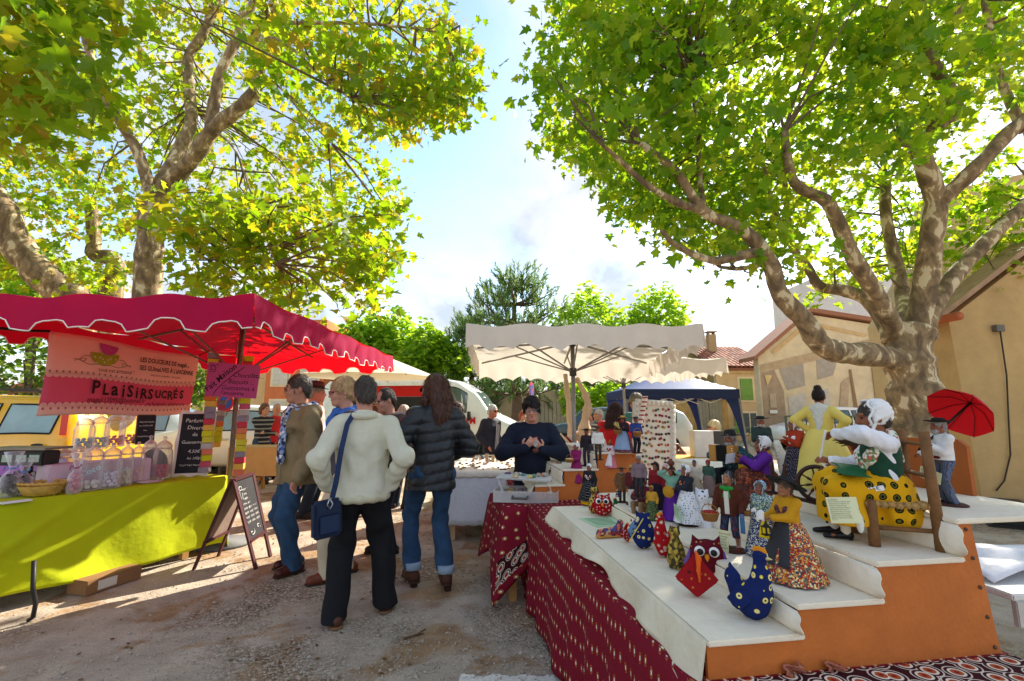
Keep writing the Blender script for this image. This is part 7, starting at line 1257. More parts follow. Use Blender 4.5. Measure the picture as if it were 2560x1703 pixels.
# ---------------------------------------------------------------- dolls and stuffed animals on the stands
Z1, Z2, Z3, Z4 = .827, .905, 1.007, 1.118; Y1, Y2, Y3 = .847, .967, 1.100
DS = skin('8a5038'); DS2 = skin('9c6046'); BRNB = M('4a2a20', var=.2)
WHITE = M('e8e6e2', var=.05, bump=.3, bs=60); CREAM = M('e8dcb0', bump=.2); PAPER = M('dfe0b4', var=.04, bump=0); GPAPER = M('b8d8b0', var=.04, bump=0)
def card(parent, o, ux, uy, w_, h_, mat, lines=None, n=6, name='paper_tag', title=None, ts=None):
    ux, uy = Vector(ux).normalized(), Vector(uy).normalized(); nn = ux.cross(uy); mb = MB(); mb.prism([(0, 0), (w_, 0), (w_, h_), (0, h_)], o, ux, uy, .006*w_/.3); c = mb.build(name, mat, parent); o = Vector(o); ink = M('5a5648', bump=0, var=0)
    if lines:
        q = h_/(len(lines)+2)
        for i, ln in enumerate(lines): text(ln, q*(.92 if i else 1.1), M('8a3a2a', bump=0, var=0) if i == 0 and title else ink, parent, o+ux*w_*.07+uy*(h_-q*(i+1.5))+nn*(.005*w_/.3), ux, uy, ext=0, name='tag_print', sx=min(1., w_*.86/(len(ln)*q*.46)))
    else:
        r = random.Random(int(w_*1e4)); ls = []; q = h_/(n+2)
        for i in range(n): ls.append([o+ux*w_*.1+uy*(h_-q*(i+1.5))+nn*.006*w_/.3, o+ux*w_*r.uniform(.6, .9)+uy*(h_-q*(i+1.5))+nn*.006*w_/.3])
        strokes(ls, q*.13, ink, parent, 'tag_print')
    return c
def basket(parent, c, r, h, fill=None, handle=True, mat=None, nf=14, seed=1):
    c = Vector(c); mb = MB()
    for j in range(6): q = j/5; mb.tube([c+Vector(((r*(.72+.28*q))*cos(a), (r*(.72+.28*q))*sin(a), h*q+.006*r/.1*sin(a*14+j*pi))) for a in np.linspace(0, 2*pi, 30)], h*.12, 4, False)
    mb.lathe([(0, h*.02), (r*.72, h*.02), (r*.97, h*.95)], 16, c)
    if handle: mb.tube([c+Vector((r*cos(a), 0, h+r*1.0*sin(a))) for a in np.linspace(0, pi, 12)], h*.07, 5)
    b = mb.build('basket', mat or M('a8743a', var=.35, vs=20, bump=.6), parent, True); rr = random.Random(seed)
    if fill:
        for i in range(nf): a = i*2.4; q = r*.75*sqrt((i+.5)/nf); mb = MB(); mb.ell(c+Vector((q*cos(a), q*sin(a), h*.95+.15*r*(1-q/r))), r*.22, None, 7, 5); mb.build('fruit', M(fill, var=.2, rough=.4), b, True)
    return b
def doll(label, px, pyb, pyt, z, rz, seat=False, base=True, Hx=None, res=.015, **kw):
    b = G(px, pyb, z); k = depth(b)/FPX; tot = (pyb-pyt)*k; Hm = Hx or tot/(1.0 if not seat else .76)*.97
    kw.setdefault('skin', DS); kw.setdefault('headscale', 1.24); kw.setdefault('wide', 1.14)
    for q in ('skirt', 'apron'):
        if q in kw: kw[q] = dict(kw[q]); kw[q]['r'] = kw[q].get('r', .37)*1.22
    if 'top' in kw: kw['top'] = dict(kw['top']); kw['top']['off'] = kw['top'].get('off', .02)+.012
    pz = .045/Hm*1.75*0; root, p, J = figure('doll', label, 'doll', b, rz, H=Hm, res=res, fingers=kw.pop('fingers', False), **kw)
    if base: mb = MB(); mb.lathe([(0, -.0), (.30, .0), (.30, .022), (.27, .035), (0, .035)], 20, wob=lambda a, i: .06*sin(3*a+px)); mb.build('base', BRNB, root, True)
    return root, p, J
def cshawl(J, p, root, mat, drop=.30, name='shawl'):
    S = SDF(); T = J['T']
    for s in (1, -1): S.chain([T(0, .06, .48), T(s*.12, .02, .43), T(s*.10, -.13, .30), T(s*.02, -.17, .18)], [.06, .085, .06, .03], .03, (J['R'] @ Vector((0, 1, 0)), .8))
    S.cap(T(0, .08, .45), T(0, .16, .48-drop), .13, .03, .04, (J['R'] @ Vector((0, 1, 0)), .5)); S.build(name, mat, root, p['res'], folds(.004, 50, 3))
def seated_skirt(J, p, root, mat, hem=.12, w_=.20, name='skirt', spread=1.0):
    S = SDF(); k = (J['kn'][0]+J['kn'][1])/2; pel = J['pel']; a = (J['an'][0]+J['an'][1])/2; a = Vector((a.x, a.y+.02, hem+.06))
    for s, i in ((1, 0), (-1, 1)): S.cap(pel+Vector((s*.05, .04, .0)), J['kn'][i]+Vector((s*.04, 0, -.03)), w_*.75, w_*.58, .06); S.cap(J['kn'][i]+Vector((s*.05, 0, -.04)), a+Vector((s*.15*spread, .02, 0)), w_*.6, w_*.85, .06)
    S.cap(k, a, w_*.7, w_*.95, .06); S.cap(pel, k, w_*.8, w_*.65, .06); S.cap(pel.lerp(k, .55)-Vector((0, 0, .08)), a+Vector((0, .14, .03)), w_*.8, w_*1.05, .06); S.cap(pel, pel+Vector((0, .06, -.2)), w_, w_*1.1, .06); S.cap(pel+Vector((0, .02, .05)), J['waist'], w_*.85, .14, .05); S.cut((0, 0, -1), (0, 0, hem)); return S.build(name, mat, root, p['res'], lambda x, y, z: .010*np.sin(38*x+8*z)*np.clip((.6-z)*3, 0, 1)+.006*np.sin(50*y))
SEAT = dict(pel=(0, 0, .46), feet=((.10, -.40, .1), (-.10, -.44, -.1)))
# --- top shelf, tier four
d, p, J = doll('doll in pale yellow gown with white lace shawl, back turned', 2068, 1216, 968, Z4, pi-.25, base=False, skin=DS2, hair=('bun', hairm('2a1a14')), head=(.1, 0, 0), hands=((.24, .0, 1.02), (-.26, .02, 1.00)), armpole=((1, .5, 0), (-1, .5, 0)), top=dict(mat=M('dcc35e', var=.06), off=.012, hem=.0), skirt=dict(mat=M('e0c966', var=.06, vs=5), r=.46, bottom=.0, pleat=.05, npl=11), res=.013)
cshawl(J, p, d, M('ece6d4', var=.25, vs=60, bump=.9, bs=80), .42, 'lace_shawl'); mb = MB(); mb.tube([J['Hd'](.05, .06, .05), J['Hd'](0, .05, .13), J['Hd'](-.05, .02, .16)], .012, 5); mb.build('hair_ribbon', M('e8dca8'), d, True)
d, p, J = doll('doll in black felt hat reading behind the lace headdress', 1912, 1190, 1040, Z4, .25, hair=('short', hairm('b8b0a8')), hat=('widefelt', M('1a1714', var=.2)), top=dict(mat=M('2a3a34')), legs=dict(mat=M('20202a')), shoes=BLACK, beard=hairm('c8c0b8'), hands=((.12, -.28, 1.15), (-.12, -.28, 1.15)))
d, p, J = doll('doll holding a candle, white bonnet and red spotted sleeves', 1998, 1210, 1046, Z4, -.9, hat=('bonnet', WHITE), hair=('short', hairm('6a6a60')), top=dict(mat=Mdots('a83a20', [(.22, '2a1410')], 30), off=.015), skirt=dict(mat=Mdots('2a2430', [(.25, 'b0a8b0')], 34), r=.36, bottom=.05), hands=((.10, -.30, 1.22), (-.10, -.30, 1.15)))
cshawl(J, p, d, WHITE); mb = MB(); w0 = J['wr'][1]; mb.tube([w0+Vector((.02, -.08, -.02)), w0+Vector((.02, -.08, .42))], .018, 8); mb.build('candle', M('e8e0d0'), d, True)
d, p, J = doll('doll in rust jacket carrying a bundle of twigs on the back shelf', 2185, 1240, 1050, Z4, -.75, hat=('kerchief', M('d8cfc0')), hair=('short', hairm('8a8078')), top=dict(mat=M('7a2e1c')), legs=dict(mat=M('3a3a4a')), shoes=BLACK, lean=.2, hands=((.22, -.30, 1.28), (-.2, -.25, 1.2)))
mb = MB(); rr = random.Random(3); T = J['T']
for i in range(46): o = T(-.1+rr.uniform(-.05, .05), -.28+rr.uniform(-.08, .08), .40+rr.uniform(-.09, .09)); dv = Vector((-.55+rr.uniform(-.1, .1), -.05+rr.uniform(-.1, .1), .02+rr.uniform(-.12, .12))); mb.tube([o-dv*.8, o+dv*.6], .011, 4)
tag(mb.build('twig_bundle', M('4e3826', var=.4, vs=20), d), kind='stuff')
d, p, J = doll('doll in black hat and white shirt holding a red parasol', 2376, 1262, 1045, Z4, -1.0, hair=('short', hairm('b8b4b0')), hat=('widefelt', M('15130f', var=.2)), beard=hairm('c8c4c0'), top=dict(mat=M('e4e2e0', bump=.3), off=.02, hem=-.02), legs=dict(mat=Mstripe(('3a4256', '5a647a'), 14, 'X'), off=.02, disp=folds(.008, 25, 2)), shoes=BLACK, hands=((.06, -.30, 1.22), (-.16, -.32, 1.02)), res=.012, fingers=True)
S = SDF(); T = J['T']; S.cap(T(0, 0, .02), T(0, -.005, .36), .158, .165, .05, (J['R'] @ Vector((0, 1, 0)), .76)); S.cut((0, 0, -1), T(0, 0, .02)); S.build('waistcoat', Mcells(('e8e4dc', '4a7a5a', 'd8d4cc', 'b0604a'), 60), d, .012); mb = MB(); mb.lathe([(.165, 0), (.172, .03), (.165, .06)], 20, T(0, 0, .0)); mb.build('sash', M('6a1420'), d, True)
card(d, J['kn'][1]+Vector((-.22, -.20, .02)), Vector((1, .25, -.25)), Vector((.2, .1, 1)), .46, .24, PAPER, ['Le Parapluie', 'Du parapluie rouge vous', 'emmene en promenade', 'sous le soleil du midi'], title=True)
hl = Vector(d.location)+Matrix.Rotation(d.rotation_euler.z, 3, 'Z') @ (J['wr'][0]+Vector((0, -.07, .0)))*(d.scale[0]); um = thing('toy_parasol', 'small red cloth parasol held over the shoulder of the hatted doll', 'parasol', hl); tipv = V(2425, 1008, hl.y+.05)-hl; mb = MB(); mb.tube([-tipv*.12, tipv*1.05], .004, 6); mb.build('stick', M('2a1a14'), um, True)
a, b_ = frame_of(tipv); mb = MB(); nn = tipv.normalized(); R0 = .105
def um_(u, v): th = 2*pi*u; sc = R0*(v*(1-.06*abs(sin(th*4))*v)); q = tipv*1.02-nn*(.075*v*v)+(a*cos(th)+b_*sin(th))*sc; return q
mb.grid(um_, 48, 8); mb.build('canopy', M('c40c14', var=.06, bump=.2, translucent=('e01820', .3)), um, True)
for kx in range(8): mb = MB(); mb.tube([um_(kx/8, v)-nn*.003 for v in (0, .5, 1)], .0016, 4); mb.build('rib', M('6a0a10'), um)
# --- tier three: spinner, accordion player, purple spinner
sp = G(2228, 1352, Z3); d, p, J = doll('large spinner doll in white bonnet, green bodice and yellow spotted skirt', 2228, 1352, 1041, Z3, -1.25, seat=True, base=False, Hx=.64, res=.011, fingers=True, skin=skin('8a5236'), head=(.1, .1, 0), hat=('bonnet', WHITE), hair=('short', hairm('4a4038')), top=dict(mat=M('e6e6ea', bump=.3, var=.05), off=.008, hem=.0, sleeve_r=(.060, .056, .040), disp=folds(.007, 34, 3)), wide=1.0, hands=((.08, -.36, .98), (-.14, -.38, .70)), **SEAT)
seated_skirt(J, p, d, Mdots('d8a010', [(.16, '141412'), (.22, '6a6a20'), (.33, '16160f')], 9.5, .15), .16, .20); S = SDF(); T = J['T']; S.cap(T(0, 0, .10), T(0, -.005, .34), .178, .19, .05, (J['R'] @ Vector((0, 1, 0)), .84)); S.build('bodice', M('12402c', var=.3, vs=20), d, .011); cshawl(J, p, d, Mcells(('e8e4d4', '3a7a4a', 'd8d4c4', '7a9a5a', 'b8604a'), 42), .2)
mb = MB(); mb.grid(lambda u, v: J['kn'][0].lerp(J['pel'], .05+u*.6)+Vector((-.1+.34*v, -.03+.03*sin(v*6), .19-.07*v)), 8, 8); mb.build('green_cloth', M('0f5a34', var=.2, vs=40), d, True, solid=.008)
for i in range(2): a = J['an'][i]; S = SDF(); S.cap(a+Vector((0, 0, .22)), a+Vector((0, 0, -.02)), .05, .04); S.build('stocking', M('d8cdb8'), d, .012); S = SDF(); S.cap(a+Vector((0, .02, -.04)), a+Vector((0, -.17, -.058)), .04, .024, .02); S.cap(a+Vector((0, .035, -.04)), a+Vector((0, .035, -.075)), .02, .018, .02); S.build('shoe', M('141418', rough=.25), d, .010)
card(d, J['kn'][0]+Vector((.32, -.16, -.30)), Vector((.15, 1, .1)), Vector((-.1, -.1, 1)), .23, .22, PAPER, ['La fileuse', 'En Provence comme dans', 'beaucoup de r\u00e9gions, la', 'femme consacre ses', "longues soir\u00e9es d'hiver \u00e0", 'filer la laine mais aussi le', 'chanvre le lin ou la soie', 'Symboliquement ce fil', "qu'elle tire de ses doigts", 'agiles ne repr\u00e9sente-t-il pas', 'la vie ?'], title=True)
mb = MB(); w1 = J['wr'][1]+Vector((0, -.1, 0)); mb.tube([J['wr'][0]+Vector((0, -.1, .03)), w1, w1+Vector((.30, .10, -.20)), w1+Vector((.44, .16, -.42))], .012, 6); mb.ell(w1+Vector((.44, .16, -.50)), (.032, .032, .09), None, 10, 8); mb.build('yarn', M('eeeae2', bump=.6), d, True)
mb = MB(); mb.box(J['pel'].lerp(J['kn'][0], .35)+Vector((.19, -.0, .02)), (.012, .13, .05), rx(.2)); pt_ = mb.build('price_label', M('f0f0ec'), d, bevel=.01)
text('55\u20ac', .055, M('2a2a40', bump=0), d, J['pel'].lerp(J['kn'][0], .35)+Vector((.197, -.055, -.005)), Vector((0, 1, .2)), Vector((0, -.2, 1)), ext=0)
ch = thing('doll_chair', 'rustic wooden chair with woven seat carrying the spinner doll', 'chair', sp, d.rotation_euler.z, None, .64/1.75); CW = M('7a5430', var=.3, vs=8, bump=.4, bs=30)
for x in (-.24, .24):
    for y, h in ((-.20, .40), (.26, 1.02)): mb = MB(); mb.tube([(x*1.05, y*1.05, 0), (x, y, h)], [.045, .04], 10); mb.build('leg', CW, ch, True)
    mb = MB(); mb.tube([(x, -.2, .16), (x, .26, .16)], .02, 7); mb.build('stretcher', CW, ch, True)
for z in (.62, .90): mb = MB(); mb.bar((-.24, .27, z), (.24, .27, z), .02, .09, (0, 1, 0)); mb.build('back_slat', CW, ch, bevel=.005)
for y in (-.2, .26): mb = MB(); mb.tube([(-.24, y, .24), (.24, y, .24)], .02, 7); mb.build('stretcher', CW, ch, True)
mb = MB()
for i in range(9): mb.tube([(-.26, -.22+.058*i, .36+.006*(i % 2)), (.26, -.22+.058*i, .36+.006*(i % 2))], .032, 6)
mb.build('woven_seat', M('b08a50', var=.4, vs=30, bump=.6), ch, True)
sw = thing('spinning_wheel', 'dark wooden toy spinning wheel in front of the spinner doll', 'spinning wheel', G(2030, 1300, Z3), -.55); DWD = M('3a2018', var=.25, rough=.45); cz = .145; cx = .03
mb = MB(); mb.tube([(cx+.068*cos(t), 0, cz+.068*sin(t)) for t in np.linspace(0, 2*pi, 37)], .0085, 8, False); wh = mb.build('wheel_rim', DWD, sw, True)
for i in range(8): t = 2*pi*i/8+.2; mb = MB(); mb.tube([(cx+.012*cos(t), 0, cz+.012*sin(t)), (cx+.035*cos(t), 0, cz+.035*sin(t)), (cx+.045*cos(t), 0, cz+.045*sin(t)), (cx+.064*cos(t), 0, cz+.064*sin(t))], [.003, .006, .003, .004], 6); mb.build('spoke', DWD, wh, True)
mb = MB(); mb.ell((cx, 0, cz), (.014, .02, .014)); mb.build('wheel_hub', DWD, wh, True)
for pts in (([(cx+.02, .02, cz), (cx+.05, .03, 0)]), ([(cx+.02, -.02, cz), (cx+.02, -.03, 0)]), ([(-.12, 0, .075), (-.14, .02, 0)]), ([(-.10, 0, .08), (-.09, -.03, 0)])): mb = MB(); mb.tube([pts[0], Vector(pts[0]).lerp(Vector(pts[1]), .5), pts[1]], [.004, .007, .004], 7); mb.build('leg', DWD, sw, True)
mb = MB(); mb.bar((-.15, 0, .10), (cx+.06, 0, .055), .03, .012); mb.build('bench', DWD, sw, bevel=.002)
for x in (-.13, -.08): mb = MB(); mb.lathe([(.005, 0), (.008, .03), (.004, .05), (.009, .08), (.004, .10), (.010, .115), (0, .13)], 10, (x, 0, .095)); mb.build('spindle_post', DWD, sw, True)
d, p, J = doll('accordion player doll in black hat seated on a stool', 1836, 1236, 1080, Z3, -.45, seat=True, base=False, res=.013, hair=('thick', hairm('c0bcb8')), beard=hairm('c8c4c0'), hat=('felt', M('1c1815')), top=dict(mat=Mcells(('1c3a44', '24505a', '16303a', '3a6a5a'), 26), off=.025), legs=dict(mat=M('1a1c22'), bottom=.02), shoes=BLACK, hands=((.26, -.28, .90), (-.26, -.28, .90)), pel=(0, 0, .52), feet=((.13, -.36, .1), (-.13, -.38, -.1)))
mb = MB(); mb.box((.20, -.36, .90), (.16, .22, .36)); a1 = mb.build('accordion_side', M('b07a34', rough=.35), d, bevel=.01); mb = MB(); mb.box((-.20, -.36, .90), (.16, .22, .36)); mb.build('accordion_side', M('b07a34', rough=.35), d, bevel=.01); mb = MB()
for i in range(7): mb.box((-.105+.035*i, -.36, .90), (.022, .21, .34)); 
for i in range(8): mb.box((-.12+.035*i, -.36, .90), (.016, .18, .31))
mb.build('accordion_bellows', M('16140f'), d)
for j in range(6): mb = MB(); mb.ell((.24, -.475, .77+.05*j), .012, None, 6, 5); mb.build('accordion_button', M('e8e4d8'), a1, True)
mb = MB(); mb.tube([J['T'](.16, -.05, .48), J['T'](.18, -.14, .38), J['T'](.14, -.17, .20)], .025, 6); mb.build('strap', M('c8a040'), d, True); mb = MB(); mb.lathe([(.20, 0), (.20, .05), (.17, .07), (0, .07)], 14, (0, .05, .36)); mb.build('straw_seat', M('b8924a', var=.4, bump=.7), d, True); mb = MB()
for t in (0.8, 2.4, 4, 5.5): mb.tube([(.15*cos(t), .05+.15*sin(t), .37), (.19*cos(t), .05+.19*sin(t), .0)], .025, 6)
mb.build('stool_leg', CW, d, True)
d, p, J = doll('doll in purple sleeves and lace headdress spinning white wool', 1920, 1255, 1085, Z3, -1.35, seat=True, base=False, res=.013, Hx=.42, hat=('bonnet', WHITE), hair=('short', hairm('5a4a40')), top=dict(mat=M('5a1c86', var=.15), off=.02, hem=0.), hands=((.10, -.40, .86), (-.12, -.42, .80)), **SEAT)
seated_skirt(J, p, d, Mcells(('5a2418', '7a2a1c', '3a1a14', 'a8502a', '4a2a18'), 30), .03, .21); cshawl(J, p, d, Mdots('b8801e', [(.14, 'e8d8c0'), (.24, '5a1c6a')], 22, .5), .4)
mb = MB(); mb.grid(lambda u, v: J['pel'].lerp(J['kn'][1], .1+.85*u)+Vector((-.17-.06*v, -.05, .19-.42*v)), 8, 8); mb.build('yellow_apron', M('d8a00e', var=.1), d, True, solid=.008)
mb = MB(); T = J['T']; ws = [T(.0, .30, .05+.09*i) for i in range(9)]; mb.tube([w+Vector((.0, .05*sin(i*.6), 0)) for i, w in enumerate(ws)], [.02, .085, .115, .12, .11, .095, .085, .075, .05], 12); ob = mb.build('wool_distaff', M('e8e2cc', bump=1., bs=25, var=.06), d, True)
mb = MB(); mb.tube([T(0, .28, -.45), T(0, .30, .1)], .02, 7); mb.build('distaff_post', DWD, d, True); card(d, T(-.1, -.55, .30), Vector((.6, -.8, -.1)), Vector((.1, .1, 1)), .26, .20, M('c8c4cc', var=.5, vs=40), None, 7)
# --- tier two
d, p, J = doll('doll in black straw hat, mustard jacket and red flowered skirt', 1985, 1449, 1200, Z2, -.85, base=False, res=.011, fingers=True, skin=skin('9a6848'), hair=('short', hairm('6a5a50')), hat=('flatstraw', M('1f2326', var=.5, vs=3, bump=1., bs=20)), top=dict(mat=M('c8900c', var=.1, bump=.4), off=.02, hem=.0), skirt=dict(mat=Mcells(('a82014', 'c8a050', '8a1410', 'd88020', 'e8d8a0', '3a6a5a', 'b83a18', '2a3a5a'), 42), r=.43, bottom=.03, pleat=.035, npl=15), hands=((.06, -.38, 1.10), (-.12, -.40, 1.08)))
cshawl(J, p, d, Mcells(('4a1824', '6a2a3a', '2a1a3a', '8a4a3a'), 34), .40); apron_on(p, J, d, Mstripe(('16161a', '16161a', '4a4a50'), 22, 'X'), .44, .14, .30, .75); mb = MB(); mb.grid(lambda u, v: J['T'](-.10-.16*u, -.36-.10*v*u, .10-.34*v), 5, 6); mb.build('yellow_scarf', M('e0c00e'), d, True, solid=.008); mb = MB(); mb.grid(lambda u, v: J['wr'][1]+Vector((-.18+.30*u, -.14+.04*sin(u*7), .10+.05*sin(u*9)-.14*v*(.4+u))), 8, 5); mb.build('white_cloth', WHITE, d, True, solid=.006); mb = MB(); mb.lathe([(.24, 0), (.24, .03), (0, .03)], 20); mb.build('base', M('5a2418'), d, True)
lt_ = MB(); c = J['wr'][0]+Vector((-.05, -.12, -.22))
for sx in (-1, 1):
    for sy in (-1, 1): lt_.bar(c+Vector((sx*.05, sy*.05, -.08)), c+Vector((sx*.05, sy*.05, .06)), .014)
for zz in (-.08, .06): lt_.box(c+Vector((0, 0, zz)), (.13, .13, .02))
lt_.lathe([(.06, .07), (.02, .12), (.02, .15), (0, .15)], 8, c); lt_.build('lantern', M('15130f', rough=.4), d)
d, p, J = doll('doll in blue bonnet and blue patterned dress behind the black straw hat', 1915, 1388, 1206, Z2, -.55, hat=('bonnet', Mcells(('8aa8c0', 'c8d4dc', '5a7a9a'), 60)), hair=('short', hairm('6a5a50')), top=dict(mat=Mcells(('3a5a7a', 'c8d0c8', '4a7a5a'), 50), off=.02), skirt=dict(mat=Mcells(('1c2c54', '2a4070', 'd8d4c0'), 44), r=.38, bottom=.03)); cshawl(J, p, d, Mcells(('4a7a5a', 'c8d0b8', '2a4a7a', '8aa070'), 40)); basket(d, J['T'](-.25, -.30, .0), .11, .10)
d, p, J = doll('man doll in brown wool jacket with green bow and basket of red apples', 1832, 1376, 1180, Z2, -.35, res=.011, fingers=True, skin=skin('a06a4c'), head=(-.25, -.30, 0), hair=('short', hairm('8a8c90')), hat=('kerchief', M('1a1c20')), top=dict(mat=M('5e2a16', var=.2, vs=20, bump=1., bs=45), off=.035, hem=-.14, disp=folds(.006, 25, 1)), legs=dict(mat=Mcells(('1c2440', '2a3c5c', '5a2028', '182038'), 24, (1, 1, .5)), off=.02, bottom=.30), shoes=dict(mat=M('7a2c18')), hands=((.30, -.14, .90), (-.30, -.14, .92)), feet=((.13, 0, .3), (-.13, 0, -.3)))
for i in range(2): S = SDF(); a = J['an'][i]; S.cap(a+Vector((0, 0, .24)), a, .055, .045); S.build('stocking', Mstripe(('e8e0dc', 'a02024'), 7, 'Z', dist=0), d, .012)
S = SDF(); T = J['T']; S.ell(T(0, -.13, .46), .035); 
for s in (1, -1): S.ell(T(s*.085, -.14, .47), (.075, .03, .05), J['R']); S.cap(T(s*.03, -.14, .44), T(s*.06, -.17, .28), .03, .035, .02, ((0, 1, 0), .5))
S.build('bow', M('1c8a2c', rough=.4), d, .010); mb = MB(); mb.prism([(-.05, -.1), (.05, -.1), (.05, .4), (-.05, .4)], T(0, -.175, .0), J['R'] @ Vector((1, 0, 0)), J['R'] @ Vector((0, -.02, 1)), .03); mb.build('shirt_front', Mstripe(('e8e4d8', 'b8b4a0'), 20, 'Z'), d); basket(d, J['wr'][1]+Vector((-.06, -.14, -.26)), .19, .16, 'a01c14', True, None, 22); card(d, Vector((-.22, -.30, .0)), Vector((1, -.05, .0)), Vector((.12, -.1, 1)), .24, .50, PAPER, ['Roumin\u00e9', 'Personnage', 'de la pastorale', 'un sac et un', 'panier de', 'pommes rouges'], title=True); mb = MB(); mb.grid(lambda u, v: J['wr'][0]+Vector((-.02+.10*u, -.08, -.02-.42*v)), 4, 6); mb.build('blue_scarf', M('3a6a94', var=.3, vs=30), d, True, solid=.008)
d, p, J = doll('doll in white spotted apron and bonnet holding a round yellow bread', 1722, 1312, 1165, Z2, -.9, hat=('bonnet', WHITE), hair=('short', hairm('6a5a50')), top=dict(mat=M('1e222c'), off=.02), skirt=dict(mat=Mdots('e4e4e6', [(.26, '1c2c5a')], 15, .3), r=.36, bottom=.10), hands=((.05, -.42, 1.12), (-.22, -.34, .95))); cshawl(J, p, d, Mcells(('a82020', 'd8a040', '7a1418'), 40)); mb = MB(); mb.lathe([(0, -.03), (.17, -.03), (.185, 0), (.17, .03), (0, .04)], 20, J['wr'][1]+Vector((-.08, -.12, .0)), rz_(.5) @ rx(pi/2)); br_ = mb.build('round_bread', M('c08a1c', var=.2, bump=.4), d, True); card(d, Vector((-.10, -.42, .25)), Vector((1, -.3, -.1)), Vector((.1, -.1, 1)), .46, .40, GPAPER, ['La femme \u00e0 la fougasse', 'Pour No\u00ebl on pr\u00e9pare', 'la fougasse, le pain', "de f\u00eate \u00e0 l'huile", "d'olive et au sucre"], title=True)
d, p, J = doll('doll in violet skirt with green sleeves lifting a clay jug', 1686, 1300, 1168, Z2, -.5, hair=('bob', hairm('3a2a24')), top=dict(mat=M('7aa890'), off=.02), skirt=dict(mat=M('5a1c8a', var=.2), r=.34, bottom=.05), hands=((.22, -.12, 1.62), (-.20, -.10, 1.60)), armpole=((1, .2, -.5), (-1, .2, -.5))); mb = MB(); mb.lathe([(.05, 0), (.12, .08), (.12, .15), (.05, .22), (.06, .25), (0, .25)], 16, J['Hd'](.0, -.02, .14)); mb.build('jug', M('6a3420', rough=.4), d, True)
d, p, J = doll('painter doll in burgundy coat and black hat seated at an easel', 1612, 1298, 1190, Z1+.04, -.55, seat=True, base=False, res=.013, Hx=.30, hat=('felt', M('1a1614')), hair=('short', hairm('4a3a2a')), beard=hairm('6a4a30'), skin=DS2, top=dict(mat=M('5a1424', var=.15), off=.035, hem=-.10), legs=dict(mat=M('8a6a48'), bottom=.02), shoes=BLACK, hands=((.12, -.36, .80), (-.14, -.36, .78)), **SEAT); mb = MB(); mb.box((0, .05, .20), (.34, .3, .38)); mb.build('stool', CW, d, bevel=.02)
ea = thing('toy_easel', 'black toy easel with blank white canvas in front of the painter doll', 'easel', G(1595, 1302, Z1), -.2); EB = M('16130f')
for x, y in ((-.05, -.03), (.055, -.03), (.0, .05)): mb = MB(); mb.bar((x, y, 0), (0, .0, .27), .007); mb.build('leg', EB, ea)
mb = MB(); mb.bar((-.065, -.025, .07), (.07, -.025, .07), .008); mb.build('ledge', EB, ea); mb = MB(); mb.box((0, -.022, .125), (.10, .005, .10), rx(.12)); mb.build('canvas', M('dedad0'), ea)
for lab, px, pb, pt, zz, rzz, kw in (
    ('small doll in burgundy with wide straw hat at the back', 1582, 1262, 1165, Z2, -.3, dict(hat=('straw', M('c8a050', var=.3, vs=30, bump=.6)), hair=('beard', hairm('a8a098')), top=dict(mat=M('5a1822')), legs=dict(mat=M('3a2a28')), shoes=BLACK)),
    ('small grey haired doll in mauve shirt carrying a red bundle', 1600, 1245, 1140, Z3, -.2, dict(hair=('short', hairm('8a8680')), top=dict(mat=M('7a646a')), legs=dict(mat=M('2a2a30')), shoes=BLACK)),
    ('small doll with black hair and red waistcoat', 1644, 1272, 1156, Z2, -.35, dict(hair=('bob', hairm('1a1412')), top=dict(mat=M('8a1420')), skirt=dict(mat=M('20182a', var=.3), r=.28, bottom=.05))),
    ('small doll with red and white striped cap holding a lamb', 1667, 1262, 1162, Z2, -.6, dict(hat=('stocking', Mstripe(('a01c20', 'e8e0d8'), 9, 'Z')), hair=('beard', hairm('8a8078')), top=dict(mat=M('d8cfb8', bump=.8, bs=30)), legs=dict(mat=M('4a3a30')), shoes=BLACK)),
    ('small doll in lilac blouse with white scarf behind the bread carrier', 1712, 1250, 1160, Z3, -.2, dict(hat=('kerchief', WHITE), hair=('short', hairm('4a3a30')), top=dict(mat=M('8a70b0')), skirt=dict(mat=M('4a3a6a'), r=.3, bottom=.05))),
    ('small doll in mustard shawl between the painter and the burgundy dolls', 1632, 1300, 1215, Z2, -.2, dict(hat=('kerchief', Mcells(('c89a2a', '8a2a1c'), 30)), hair=('short', hairm('4a3a30')), top=dict(mat=M('c8942a')), skirt=dict(mat=Mcells(('3a4a2a', '6a7a3a', '2a3018'), 30), r=.32, bottom=.05))),
    ('small shepherd doll in brown cape at the far end of the second shelf', 1556, 1256, 1170, Z2, .1, dict(hat=('widefelt', M('3a2c22')), hair=('beard', hairm('a8a098')), top=dict(mat=M('6a4a2c'), off=.06, hem=-.3), legs=dict(mat=M('3a302a')), shoes=BLACK)),
    ('small doll in sky blue dress right of the striped cap doll', 1700, 1270, 1180, Z2, -.1, dict(hat=('bonnet', CREAM), hair=('short', hairm('6a4a30')), top=dict(mat=M('6a92b8')), skirt=dict(mat=M('5a82a8', var=.2), r=.32, bottom=.05))),
    ('small fishmonger doll in striped skirt left of the accordion player', 1775, 1240, 1150, Z3, -.3, dict(hat=('kerchief', M('b8302a')), hair=('short', hairm('3a2a24')), top=dict(mat=M('3a5a4a')), skirt=dict(mat=Mstripe(('b8a890', '7a2a2a', '2a3a5a'), 8, 'X'), r=.34, bottom=.05))),
    ('small doll in pale dress beside the lilac blouse doll', 1742, 1245, 1150, Z3, -.4, dict(hat=('bonnet', WHITE), hair=('short', hairm('4a3a30')), top=dict(mat=M('c8bca8')), skirt=dict(mat=M('a89a80', var=.2), r=.32, bottom=.05)))): doll(lab, px, pb, pt, zz, rzz, res=.018, **kw)
